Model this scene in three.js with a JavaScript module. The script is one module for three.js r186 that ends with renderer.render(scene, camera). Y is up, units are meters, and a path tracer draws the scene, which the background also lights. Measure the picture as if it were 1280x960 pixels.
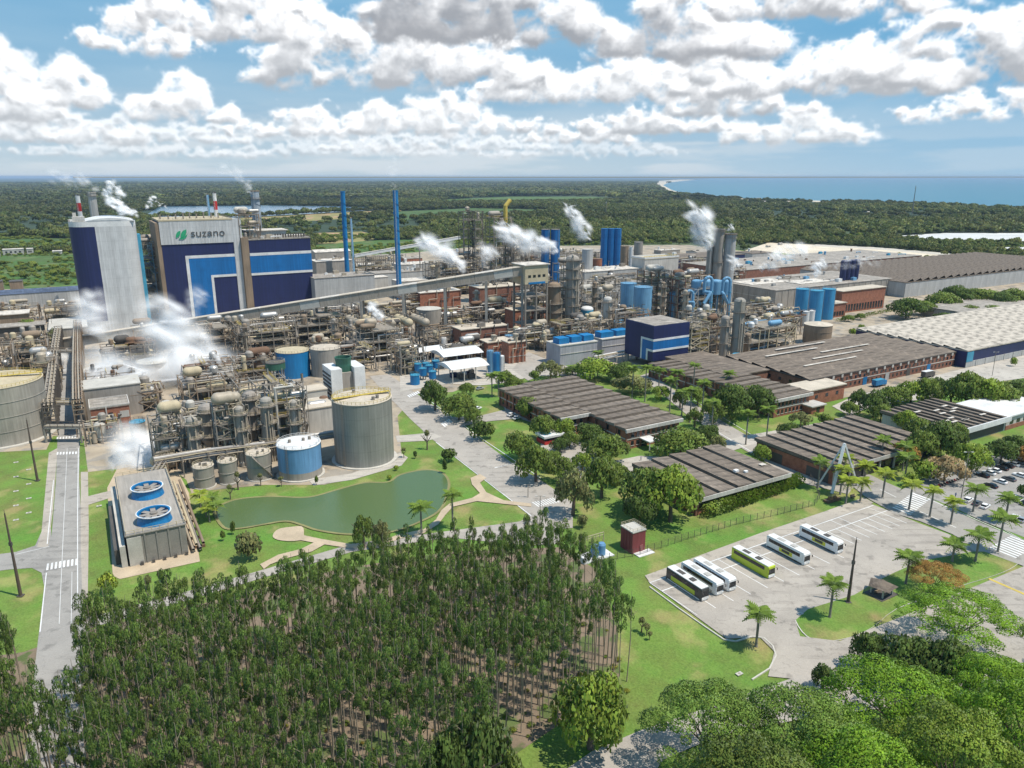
import * as THREE from 'three';
import { FontLoader } from 'three/addons/loaders/FontLoader.js';
import { MarchingCubes } from 'three/addons/objects/MarchingCubes.js';
import { TextGeometry } from 'three/addons/geometries/TextGeometry.js';

// ---------- camera, sky, sun, exposure ----------
const EYE = 100, FOC = 935, PITCH = Math.atan(259 / FOC), CP = Math.cos(PITCH), SP = Math.sin(PITCH);
const scene = new THREE.Scene();
const camera = new THREE.PerspectiveCamera(2 * Math.atan(480 / FOC) * 180 / Math.PI, 4 / 3, 1, 120000);
camera.position.set(0, EYE, 0);
camera.rotation.x = -PITCH;
const SUN = new THREE.Vector3(0.40, 0.90, 0.14).normalize();
const SUN_POWER = 4.6, EXPOSURE = 1.12, HAZE = 3.6e-5;
const renderer = new THREE.WebGLRenderer({ antialias: true });
renderer.toneMapping = THREE.LinearToneMapping;
renderer.toneMappingExposure = EXPOSURE;
renderer.shadowMap.enabled = true;
const sun = new THREE.DirectionalLight(new THREE.Color(1, 0.93, 0.82), SUN_POWER);
sun.position.copy(SUN).multiplyScalar(900).add(new THREE.Vector3(0, 0, -400));
sun.target.position.set(0, 0, -400);
sun.castShadow = true;
Object.assign(sun.shadow.camera, { left: -600, right: 600, top: 600, bottom: -600, near: 10, far: 2500 });
sun.shadow.mapSize.set(4096, 4096);
scene.add(sun, sun.target);
scene.fog = new THREE.FogExp2(new THREE.Color(0.46, 0.60, 0.78), HAZE);

// ---------- numbers ----------
function rnd(seed) { let s = seed | 0; return () => { s = (s + 0x6d2b79f5) | 0; let t = Math.imul(s ^ (s >>> 15), 1 | s); t = (t + Math.imul(t ^ (t >>> 7), 61 | t)) ^ t; return ((t ^ (t >>> 14)) >>> 0) / 4294967296; }; }
const clamp = (x, a = 0, b = 1) => Math.min(b, Math.max(a, x)), lerp = (a, b, t) => a + (b - a) * t;
const sstep = (a, b, x) => { const t = clamp((x - a) / (b - a)); return t * t * (3 - 2 * t); };
const HN = 256, HASH = new Float32Array(HN * HN);
{ const r = rnd(11); for (let i = 0; i < HN * HN; i++) HASH[i] = r(); }
function vn(x, y, per = HN) {              // value noise that repeats every per cells
  const xi = Math.floor(x), yi = Math.floor(y), fx = x - xi, fy = y - yi, m = (k) => ((k % per) + per) % per;
  const sx = fx * fx * (3 - 2 * fx), sy = fy * fy * (3 - 2 * fy), x0 = m(xi), x1 = m(xi + 1), y0 = m(yi) * HN, y1 = m(yi + 1) * HN;
  return (HASH[y0 + x0] * (1 - sx) + HASH[y0 + x1] * sx) * (1 - sy) + (HASH[y1 + x0] * (1 - sx) + HASH[y1 + x1] * sx) * sy;
}
function fbm(x, y, oct = 4, per = HN) { let s = 0, a = 0.5, t = 0; for (let o = 0; o < oct; o++) { s += a * vn(x + o * 17, y + o * 31, per); t += a; a *= 0.5; x *= 2; y *= 2; per = Math.min(HN, per * 2); } return s / t; }

// ---------- sky: air and cumulus, computed over directions ----------
const seen = (px, py) => {                 // a direction as [azimuth, elevation] in degrees
  const x = px - 640, y = 480 - py, fw = FOC * CP + y * SP, up = y * CP - FOC * SP;
  return [Math.atan2(x, fw) * 57.29578, Math.atan2(up, Math.hypot(x, fw)) * 57.29578];
};
const clouds = [];
// each cloud: base height and puffs, in degrees; dark = how grey its underside is
function cloud(base, puffs, o = {}) { clouds.push({ base, puffs, dark: 0.6, rough: 1, soft: 0.42, top: 1, ...o }); }
function cumulus(x0, x1, yb, yt, n, seed, o) {       // spans of the picture's sky, turned into directions
  const r = rnd(seed), p = [], b = seen((x0 + x1) / 2, yb)[1];
  for (let k = 0; k < n; k++) {
    const t = (k + 0.5) / n + (r() - 0.5) * 0.6 / n, hump = (0.35 + 0.65 * Math.sin(Math.PI * clamp(t * 0.9 + 0.05))) * (0.55 + 0.6 * r());
    const c = seen(lerp(x0, x1, t), yb), tp = seen(lerp(x0, x1, t), lerp(yb, yt, Math.min(1, hump)));
    const h = Math.max(0.15, tp[1] - b), w = Math.abs(seen(x1, yb)[0] - seen(x0, yb)[0]) / n * (0.9 + 0.7 * r());
    p.push([c[0], b + h * 0.4, Math.max(w, h * 0.7), h * 0.62]);
    p.push([c[0] + (r() - 0.5) * w, b + h * (0.45 + 0.3 * r()), h * 0.5, h * 0.42]);
  }
  cloud(b, p, o);
}
// far, low banks first
cumulus(-60, 330, 198, 168, 22, 1, { dark: 0.3, alpha: 0.6, rough: 1.35 });
cumulus(250, 640, 198, 166, 22, 2, { dark: 0.3, alpha: 0.6, rough: 1.35 });
cumulus(600, 850, 198, 170, 14, 3, { dark: 0.3, alpha: 0.5, rough: 1.4 });
cumulus(-90, 190, 184, 128, 9, 4, { dark: 0.5, alpha: 0.85, rough: 1.25 });
cumulus(60, 320, 182, 138, 10, 5, { dark: 0.45, alpha: 0.75, rough: 1.3 });
cumulus(285, 440, 176, 108, 5, 6, { dark: 0.5 });
cumulus(425, 625, 174, 96, 6, 7, { dark: 0.5 });
cumulus(400, 700, 190, 156, 12, 27, { dark: 0.4, alpha: 0.7, rough: 1.3 });
cumulus(655, 800, 182, 142, 6, 8, { dark: 0.6 });
cumulus(900, 1090, 184, 122, 6, 9, { dark: 0.5 });
cumulus(640, 950, 172, 124, 9, 10, { dark: 1.0, rough: 1.1 });
// middle
cumulus(155, 300, 156, 76, 5, 11, { dark: 0.5 });
cumulus(-70, 60, 160, 36, 4, 12, { dark: 0.5, rough: 1.15 });
cumulus(20, 145, 140, 58, 4, 13, { dark: 0.5 });
cumulus(1120, 1340, 154, 98, 7, 14, { dark: 0.5, rough: 1.25 });
cumulus(590, 890, 136, 40, 8, 15, { dark: 0.6 });
cumulus(840, 1190, 128, 6, 8, 16, { dark: 0.7, rough: 1.2 });
cumulus(840, 1010, 150, 84, 5, 26, { dark: 1.0 });
// near, high in the frame, their grey undersides in view
cumulus(110, 245, 74, -30, 4, 17, { dark: 0.5, rough: 1.15 });
cumulus(185, 375, 58, -66, 5, 18, { dark: 0.6, rough: 1.2 });
cumulus(330, 670, 118, -46, 8, 19, { dark: 0.85, rough: 1.1 });
cumulus(455, 745, 66, -80, 6, 20, { dark: 1.4, top: 0.85 });
cumulus(750, 980, 84, -44, 5, 21, { dark: 1.2 });
cumulus(1060, 1380, 118, -64, 6, 22, { dark: 0.9, rough: 1.15 });
cumulus(900, 1180, 30, -100, 5, 23, { dark: 0.7, rough: 1.2 });

function cloudField(a, e, c, fine = 6) {    // density of one cloud in a direction
  let d = 0;
  for (const p of c.puffs) { const x = (a - p[0]) / p[2], y = (e - p[1]) / p[3], q = x * x + y * y; if (q < 1) { const k = 1 - q; d += k * k * 1.05; } }
  if (d <= 0) return 0;
  const s = c.scale, wx = fbm(a * s * 0.8 + c.seed * 3, e * s + 5, 2) - 0.5, ax = a * s + wx * 1.1 + c.seed, ey = e * s * 1.35 + c.seed * 0.7;
  let n = 0, am = 0.5, t = 0, f = 1;         // billows: rounded lumps with sharp creases between
  for (let o = 0; o < fine; o++) { const q = vn(ax * f + o * 13, ey * f + o * 29), b = o < 2 ? q : 1 - Math.abs(2 * q - 1); n += am * b; t += am; am *= 0.52; f *= 2.05; }
  d = Math.min(d, 1.1) + (n / t - 0.55) * 2.35 * c.rough;
  return d * sstep(c.base - 0.15 - 0.1 * c.h, c.base + 0.15 + 0.16 * c.h, e + wx * 0.7);
}
{
  const r = rnd(99);                       // clouds of the same kind all round, beyond what is in view
  for (let k = 0; k < 70; k++) {
    const a = (r() * 2 - 1) * 180, b = 3 + 60 * Math.pow(r(), 1.3), w = 5 + 14 * r(), h = 1.5 + b * 0.14 * (0.5 + r());
    if (Math.abs(a) < 48 + w && b - h < 17) continue;
    const p = []; for (let j = 0; j < 7; j++) p.push([a + (r() - 0.5) * w, b + h * (0.3 + 0.5 * r()), w * (0.15 + 0.15 * r()), h * (0.4 + 0.4 * r())]);
    cloud(b, p, { dark: 0.6 });
  }
  let k = 0;
  for (const c of clouds) {
    let a0 = 1e9, a1 = -1e9, e1 = -1e9; for (const p of c.puffs) { a0 = Math.min(a0, p[0] - p[2]); a1 = Math.max(a1, p[0] + p[2]); e1 = Math.max(e1, p[1] + p[3]); }
    Object.assign(c, { a0, a1, e0: c.base - 0.6, e1, h: e1 - c.base, seed: 13.7 * ++k, scale: c.scale ?? clamp(2.6 / Math.max(0.6, e1 - c.base) + 0.45, 0.6, 2.6) });
  }
  clouds.sort((p, q) => q.base < p.base ? 1 : -1);   // the low ones are the far ones
}
function skyColour(a, e, out) {
  const t = Math.pow(clamp(e / 24), 0.55), low = Math.exp(-e / 2.6), right = sstep(-10, 40, a) * Math.exp(-e / 7);
  let R = lerp(0.40, 0.09, t), G = lerp(0.53, 0.355, t), Bl = lerp(0.61, 0.63, t);
  R += low * 0.13 - right * 0.18; G += low * 0.09 - right * 0.09; Bl += low * 0.04 + right * 0.02;
  const hi = clamp((e - 24) / 66); R = lerp(R, 0.045, hi); G = lerp(G, 0.17, hi); Bl = lerp(Bl, 0.46, hi);
  const veil = (fbm(a * 0.09 + 40, e * 0.5 + 7, 4) - 0.45) * 0.22 * sstep(0, 5, e); R += veil * 0.6; G += veil * 0.5; Bl += veil * 0.3;
  { const lowv = sstep(6.5, 1.2, e) * (0.25 + 0.75 * sstep(0.38, 0.62, fbm(a * 0.16 + 7, e * 1.5 + 3, 5))) * lerp(0.72, 0.30, sstep(5, 30, a)); R = lerp(R, 0.66, lowv); G = lerp(G, 0.71, lowv); Bl = lerp(Bl, 0.75, lowv); }   // pale vapour low down
  for (const c of clouds) {
    if (a < c.a0 || a > c.a1 || e < c.e0 || e > c.e1 + 0.3) continue;
    const d = cloudField(a, e, c);
    if (d <= 0.16) continue;
    const al = sstep(0.16, 0.16 + c.soft * 2.0, d) * (0.86 + 0.14 * sstep(0.3, 0.9, d));
    let over = 0; const st = c.h * 0.09, del = 0.11 / c.scale + 0.03 * c.h;   // how much cloud lies towards the sun, and which way its lumps face
    for (let s = 1; s <= 4; s++) over += Math.max(0, cloudField(a + st * s * 0.45, e + st * s, c, 3) - 0.1);
    const face = cloudField(a - del * 0.5, e - del, c, 5) - cloudField(a + del * 0.5, e + del, c, 5);
    const hgt = clamp((e - c.base) / c.h), lit = clamp(0.66 + 0.55 * face + 0.16 * (fbm(a * c.scale * 1.3, e * c.scale * 2.2, 3) - 0.5)) * Math.exp(-over * 0.26 * (0.2 + c.dark)) * lerp(1 - 0.42 * Math.min(1, c.dark), 1, sstep(0.02, 0.45, hgt));
    const far = Math.exp(-Math.max(0, c.base) / 3.0) * 0.72, w = clamp(lit * 2.1 - 0.10);
    const cr = lerp(0.50 - 0.12 * c.dark, 1.28 * c.top, w), cg = lerp(0.515 - 0.12 * c.dark, 1.28 * c.top, w), cb = lerp(0.54 - 0.115 * c.dark, 1.29 * c.top, w);
    const k = al * (c.alpha ?? 0.97);
    R = lerp(R, lerp(cr, 0.58, far), k); G = lerp(G, lerp(cg, 0.65, far), k); Bl = lerp(Bl, lerp(cb, 0.70, far), k);
  }
  out[0] = Math.max(0.01, R); out[1] = Math.max(0.01, G); out[2] = Math.max(0.01, Bl);
}
{
  const W = 4096, Hh = 2048, data = new Float32Array(W * Hh * 4), o = [0, 0, 0];
  const put = (x, y) => { const i = (y * W + x) * 4; data[i] = o[0]; data[i + 1] = o[1]; data[i + 2] = o[2]; data[i + 3] = 1; };
  for (let y = Hh / 2; y < Hh; y++) {
    const e = ((y + 0.5) / Hh - 0.5) * 180;
    for (let x = 0; x < W; x++) {
      let a = (((x + 0.5) / W - 0.5) * 360 + 90); if (a > 180) a -= 360;   // azimuth 0 is -z
      const fine = e < 18 && Math.abs(a) < 48, s = fine ? 1 : e > 40 ? 8 : 4;
      if (s > 1 && (x % s || y % s)) { const xs = x - x % s, ys = y - y % s, i = (ys * W + xs) * 4; if (data[i + 3]) { o[0] = data[i]; o[1] = data[i + 1]; o[2] = data[i + 2]; put(x, y); continue; } }
      skyColour(a, e, o); put(x, y);
    }
  }
  for (let y = 0; y < Hh / 2; y++) for (let x = 0; x < W; x++) { o[0] = 0.16; o[1] = 0.19; o[2] = 0.17; put(x, y); }
  const t = new THREE.DataTexture(data, W, Hh, THREE.RGBAFormat, THREE.FloatType);
  t.mapping = THREE.EquirectangularReflectionMapping; t.magFilter = t.minFilter = THREE.LinearFilter; t.needsUpdate = true;
  scene.background = t; scene.environment = t;
}

// ---------- places: a point of the ground, a height, a width from where they show in the photograph ----------
const TH = Math.PI / 6, UX = Math.cos(TH), UZ = -Math.sin(TH), VX = Math.sin(TH), VZ = Math.cos(TH);   // the plant's own grid
function gp(px, py, h = 0) {
  const dx = px - 640, dy = py - 480, t = (EYE - h) / (dy * CP + FOC * SP);
  return { x: dx * t, y: h, z: -(FOC * CP - dy * SP) * t };
}
const depthOf = (p, y = 0) => -p.z * CP - (y - EYE) * SP;
function hAt(p, py) { const k = (480 - py) / FOC, fw = -p.z; return EYE + fw * (k * CP - SP) / (CP + k * SP); }
const mpp = (p) => depthOf(p, p.y) / FOC;      // metres per pixel there
function back(p, m) { const l = Math.hypot(p.x, p.z); return { x: p.x + p.x / l * m, y: p.y, z: p.z + p.z / l * m }; }
function along(p, px2, ax = UX, az = UZ) {      // how far along a direction until it shows at px2
  const k = (px2 - 640) / FOC, d0 = depthOf(p, p.y);
  return (k * d0 - p.x) / (ax - k * (-az * CP));
}
const loc = (p, u, v) => ({ x: p.x + u * UX + v * VX, y: p.y, z: p.z + u * UZ + v * VZ });

// ---------- textures ----------
const toS = (x) => { x = clamp(x); return Math.round(255 * (x <= 0.0031308 ? x * 12.92 : 1.055 * Math.pow(x, 1 / 2.4) - 0.055)); };
function tex(n, metres, fn, raw) {
  const d = new Uint8Array(n * n * 4);
  for (let y = 0; y < n; y++) for (let x = 0; x < n; x++) { const c = fn(x / n, y / n), i = (y * n + x) * 4; for (let k = 0; k < 3; k++) { const v = Array.isArray(c) ? c[k] : c; d[i + k] = raw ? clamp(v) * 255 : toS(v); } d[i + 3] = 255; }
  const t = new THREE.DataTexture(d, n, n, THREE.RGBAFormat);
  t.wrapS = t.wrapT = THREE.RepeatWrapping; t.magFilter = THREE.LinearFilter; t.minFilter = THREE.LinearMipmapLinearFilter; t.generateMipmaps = true;
  if (!raw) t.colorSpace = THREE.SRGBColorSpace;
  t.repeat.set(1 / metres, 1 / metres); t.needsUpdate = true; return t;
}
const again = (t, m) => { const c = t.clone(); c.repeat.set(1 / m, 1 / (m.length ? m[1] : m)); if (m.length) c.repeat.x = 1 / m[0]; c.needsUpdate = true; return c; };
const T = {};
T.mottle = tex(512, 24, (u, v) => 0.62 + 0.42 * fbm(u * 6, v * 6, 6, 6) + 0.16 * (vn(u * 128, v * 128, 128) - 0.5));
T.stain = tex(512, 30, (u, v) => { const s = fbm(u * 40, v * 3, 4, 3 * 1) , p = fbm(u * 5, v * 5, 5, 5); return 0.5 + 0.35 * p + 0.32 * (vn(u * 64, v * 4, 64) * 0.6 + vn(u * 128, v * 8, 128) * 0.4) ** 1.2; });
T.panel = tex(512, 24, (u, v) => { const k = Math.floor(u * 24), e = Math.abs(u * 24 - k - 0.5); return 0.72 + 0.22 * HASH[k * 7 + 3] + 0.18 * (vn(u * 96, v * 3, 96) - 0.5) + 0.22 * (fbm(u * 6, v * 6, 5, 6) - 0.5) - (Math.abs(v * 4 - Math.round(v * 4)) < 0.02 ? 0.10 : 0) - (e > 0.44 ? 0.12 : 0) + 0.05 * vn(u * 128, v * 128, 128); });
T.brick = tex(512, 12, (u, v) => { const m = fbm(u * 8, v * 8, 5, 8), row = Math.floor(v * 96), c = HASH[row * 256 + (Math.floor(u * 48 + (row & 1) * 0.5) & 255)]; const w = 0.35 * sstep(0.5, 0.75, fbm(u * 30, v * 4, 4, 4) * 0.5 + 0.5 * fbm(u * 6 + 9, v * 6, 4, 6)); return [0.5 + 0.5 * m + 0.25 * (c - 0.5) - w * 0.3, 0.46 + 0.52 * m + 0.3 * (c - 0.5) - w * 0.1, 0.43 + 0.54 * m + 0.3 * (c - 0.5)]; });
T.cement = tex(1024, 30, (u, v) => { const m = fbm(u * 7, v * 7, 6, 7), s = vn(u * 250, v * 6, 250), b = vn(u * 10, v * 40, 40), patch = sstep(0.55, 0.72, fbm(u * 12 + 5, v * 12, 4, 12)); return 0.45 + 0.42 * m + 0.22 * (s - 0.5) + 0.14 * (b - 0.5) + 0.42 * patch * vn(u * 60, v * 60, 60) - 0.22 * sstep(0.52, 0.7, fbm(u * 4 + 70, v * 30, 4, 4)); });
T.patch = tex(512, 36, (u, v) => { const m = fbm(u * 8, v * 8, 5, 8), p = sstep(0.45, 0.62, fbm(u * 6 + 30, v * 18, 5, 6)), s = vn(u * 128, v * 12, 128); return 0.62 + 0.3 * m + 0.3 * p + 0.12 * (s - 0.5) - (fbm(u * 11 + 4, v * 11, 4, 11) > 0.62 ? 0.25 : 0); });
T.grass = tex(1024, 70, (u, v) => { const m = fbm(u * 5, v * 5, 6, 5), f = vn(u * 250, v * 250, 250), k = fbm(u * 14 + 3, v * 14, 4, 14), dry = sstep(0.5, 0.75, fbm(u * 9 + 40, v * 9 + 8, 5, 9)); return [0.055 + 0.09 * m + 0.05 * f + 0.12 * dry, 0.110 + 0.11 * k + 0.07 * f + 0.045 * dry, 0.014 + 0.022 * m + 0.016 * f + 0.045 * dry]; });
T.asphalt = tex(1024, 40, (u, v) => { const m = fbm(u * 6, v * 6, 6, 6), f = vn(u * 256, v * 256, 256), c = Math.abs(fbm(u * 9 + 3, v * 9, 4, 9) - 0.5) < 0.008 ? -0.12 : 0, o = sstep(0.62, 0.8, fbm(u * 16 + 9, v * 16, 4, 16)); return 0.66 + 0.34 * m + 0.14 * (f - 0.5) + c - 0.24 * o - 0.14 * sstep(0.55, 0.7, fbm(u * 3 + 60, v * 26, 4, 3)); });
T.soil = tex(1024, 34, (u, v) => { const m = fbm(u * 6, v * 6, 6, 6), f = vn(u * 220, v * 220, 220), g = sstep(0.47, 0.62, fbm(u * 10 + 7, v * 10, 5, 10)); return [lerp(0.21, 0.08, g) * (0.6 + 0.7 * m) + 0.05 * f, lerp(0.165, 0.13, g) * (0.6 + 0.7 * m) + 0.05 * f, lerp(0.12, 0.035, g) * (0.6 + 0.7 * m) + 0.02 * f]; });
T.yard = tex(1024, 60, (u, v) => { const m = fbm(u * 8, v * 8, 6, 8), f = vn(u * 250, v * 250, 250), k = sstep(0.5, 0.66, fbm(u * 13 + 5, v * 13, 5, 13)), o = sstep(0.56, 0.7, fbm(u * 7 + 50, v * 7 + 4, 4, 7)); return [lerp(0.40, 0.30, k) * (0.62 + 0.6 * m) - 0.12 * o + 0.05 * f, lerp(0.345, 0.28, k) * (0.62 + 0.6 * m) - 0.11 * o + 0.05 * f, lerp(0.27, 0.25, k) * (0.62 + 0.6 * m) - 0.09 * o + 0.04 * f]; });
T.land = tex(1024, 2600, (u, v) => { const m = fbm(u * 10, v * 10, 7, 10), k = fbm(u * 5 + 9, v * 5, 5, 5), f = vn(u * 256, v * 256, 256), open = sstep(0.56, 0.66, k); return [0.018 + 0.022 * m + open * 0.035, 0.034 + 0.026 * m + open * 0.04 + 0.008 * f, 0.018 + 0.012 * m + open * 0.012]; });
T.bump = tex(512, 8, (u, v) => fbm(u * 20, v * 20, 5, 20), true);
T.wave = tex(512, 40, (u, v) => fbm(u * 14, v * 14, 5, 14), true);
T.puff = tex(128, 1, (u, v) => { const q = Math.hypot(u - 0.5, v - 0.5) * 2, n = fbm(u * 4, v * 4, 3, 64); return clamp((1 - q) * 1.15 + (n - 0.5) * 0.35 * (1 - q)) ** 1.6; }, true);

// ---------- materials ----------
const mats = new Map();
function M(rgb, o = {}) {                     // rgb linear; o.t a mottling map over it
  const key = JSON.stringify([rgb, { ...o, t: undefined }]) + (o.t ? o.t.uuid : '');
  if (!mats.has(key)) {
    const m = new (o.through ? THREE.MeshPhysicalMaterial : THREE.MeshStandardMaterial)({ roughness: o.rough ?? 0.8, metalness: o.metal ?? 0, vertexColors: !!o.vc, side: THREE.DoubleSide });
    m.color.setRGB(...rgb);
    if (o.t) m.map = o.t;
    if (o.bump) { m.bumpMap = o.bumpMap ?? T.bump; m.bumpScale = o.bump; }
    if (o.through) { m.transmission = o.through; m.thickness = 0; m.specularIntensity = 0.25; }
    mats.set(key, m);
  }
  return mats.get(key);
}
const C = {
  steel: M([0.27, 0.235, 0.195], { t: T.stain, rough: 0.65 }), dark: M([0.10, 0.09, 0.08], { t: T.mottle, rough: 0.8 }), rust: M([0.20, 0.115, 0.07], { t: T.mottle, rough: 0.9 }),
  pipe: M([0.46, 0.39, 0.295], { t: T.mottle, rough: 0.55 }), silver: M([0.52, 0.50, 0.47], { t: T.stain, rough: 0.42, metal: 0.35 }), lag: M([0.36, 0.32, 0.275], { t: T.stain, rough: 0.6 }),
  cream: M([0.56, 0.47, 0.31], { t: T.mottle }), yellow: M([0.62, 0.46, 0.09], { t: T.mottle, rough: 0.6 }), concrete: M([0.38, 0.345, 0.30], { t: T.stain, rough: 0.9 }), paleconc: M([0.56, 0.53, 0.47], { t: T.mottle, rough: 0.9 }),
  white: M([0.78, 0.775, 0.755], { t: T.mottle, rough: 0.6 }), wall: M([0.60, 0.60, 0.59], { t: T.panel, rough: 0.65 }), grey: M([0.46, 0.455, 0.44], { t: T.panel, rough: 0.7 }),
  navy: M([0.014, 0.022, 0.098], { t: T.panel, rough: 0.55 }), blue: M([0.004, 0.15, 0.42], { t: T.panel, rough: 0.55 }), tankblue: M([0.008, 0.20, 0.47], { t: T.stain, rough: 0.5 }), paleblue: M([0.17, 0.38, 0.58], { t: T.stain, rough: 0.5 }), oldblue: M([0.15, 0.34, 0.58], { t: T.stain, rough: 0.6 }), teal: M([0.06, 0.34, 0.52], { t: T.stain, rough: 0.5 }),
  brick: M([0.40, 0.165, 0.10], { t: T.brick, rough: 0.95 }), brickdark: M([0.29, 0.135, 0.09], { t: T.brick, rough: 0.95 }), gutter: M([0.05, 0.045, 0.04], { rough: 1 }), roofpatch: M([0.50, 0.445, 0.37], { t: T.patch, rough: 0.95 }), roof: M([0.245, 0.195, 0.15], { t: T.cement, rough: 0.95, bump: 0.03 }), roofpale: M([0.46, 0.41, 0.35], { t: T.cement, rough: 0.95 }), roofwhite: M([0.66, 0.60, 0.52], { t: T.patch, rough: 0.9 }), fascia: M([0.58, 0.55, 0.50], { t: T.stain, rough: 0.9 }),
  basin: M([0.29, 0.275, 0.245], { t: T.mottle, rough: 0.9 }), grating: M([0.30, 0.26, 0.21], { t: T.mottle, rough: 0.9 }), roofB: M([0.29, 0.235, 0.185], { t: T.cement, rough: 0.95, bump: 0.03 }), gallery: M([0.40, 0.345, 0.28], { t: T.stain, rough: 0.9 }), glass: M([0.02, 0.025, 0.03], { rough: 0.12 }), red: M([0.52, 0.03, 0.03], { t: T.mottle }), brown: M([0.30, 0.22, 0.15], { t: T.stain, rough: 0.8 }), green: M([0.035, 0.13, 0.085], { t: T.stain, rough: 0.6 }), maroon: M([0.27, 0.055, 0.06], { t: T.stain, rough: 0.7 }),
  tank: M([0.37, 0.34, 0.29], { t: T.stain, rough: 0.62 }), tankroof: M([0.60, 0.52, 0.41], { t: T.mottle, rough: 0.85 }), bark: M([0.165, 0.125, 0.095], { t: T.mottle, rough: 1 }), gumbark: M([0.36, 0.29, 0.215], { t: T.mottle, rough: 1 }), palmbark: M([0.27, 0.245, 0.205], { t: T.mottle, rough: 1 }),
  rubber: M([0.02, 0.02, 0.02], { rough: 0.9 }), chrome: M([0.6, 0.6, 0.6], { rough: 0.25, metal: 0.9 }), lampglass: M([0.8, 0.8, 0.78], { rough: 0.15 }), paint: M([0.80, 0.80, 0.78], { t: T.mottle, rough: 0.8 }), kerb: M([0.60, 0.57, 0.50], { t: T.mottle, rough: 0.95 }),
};

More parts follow.
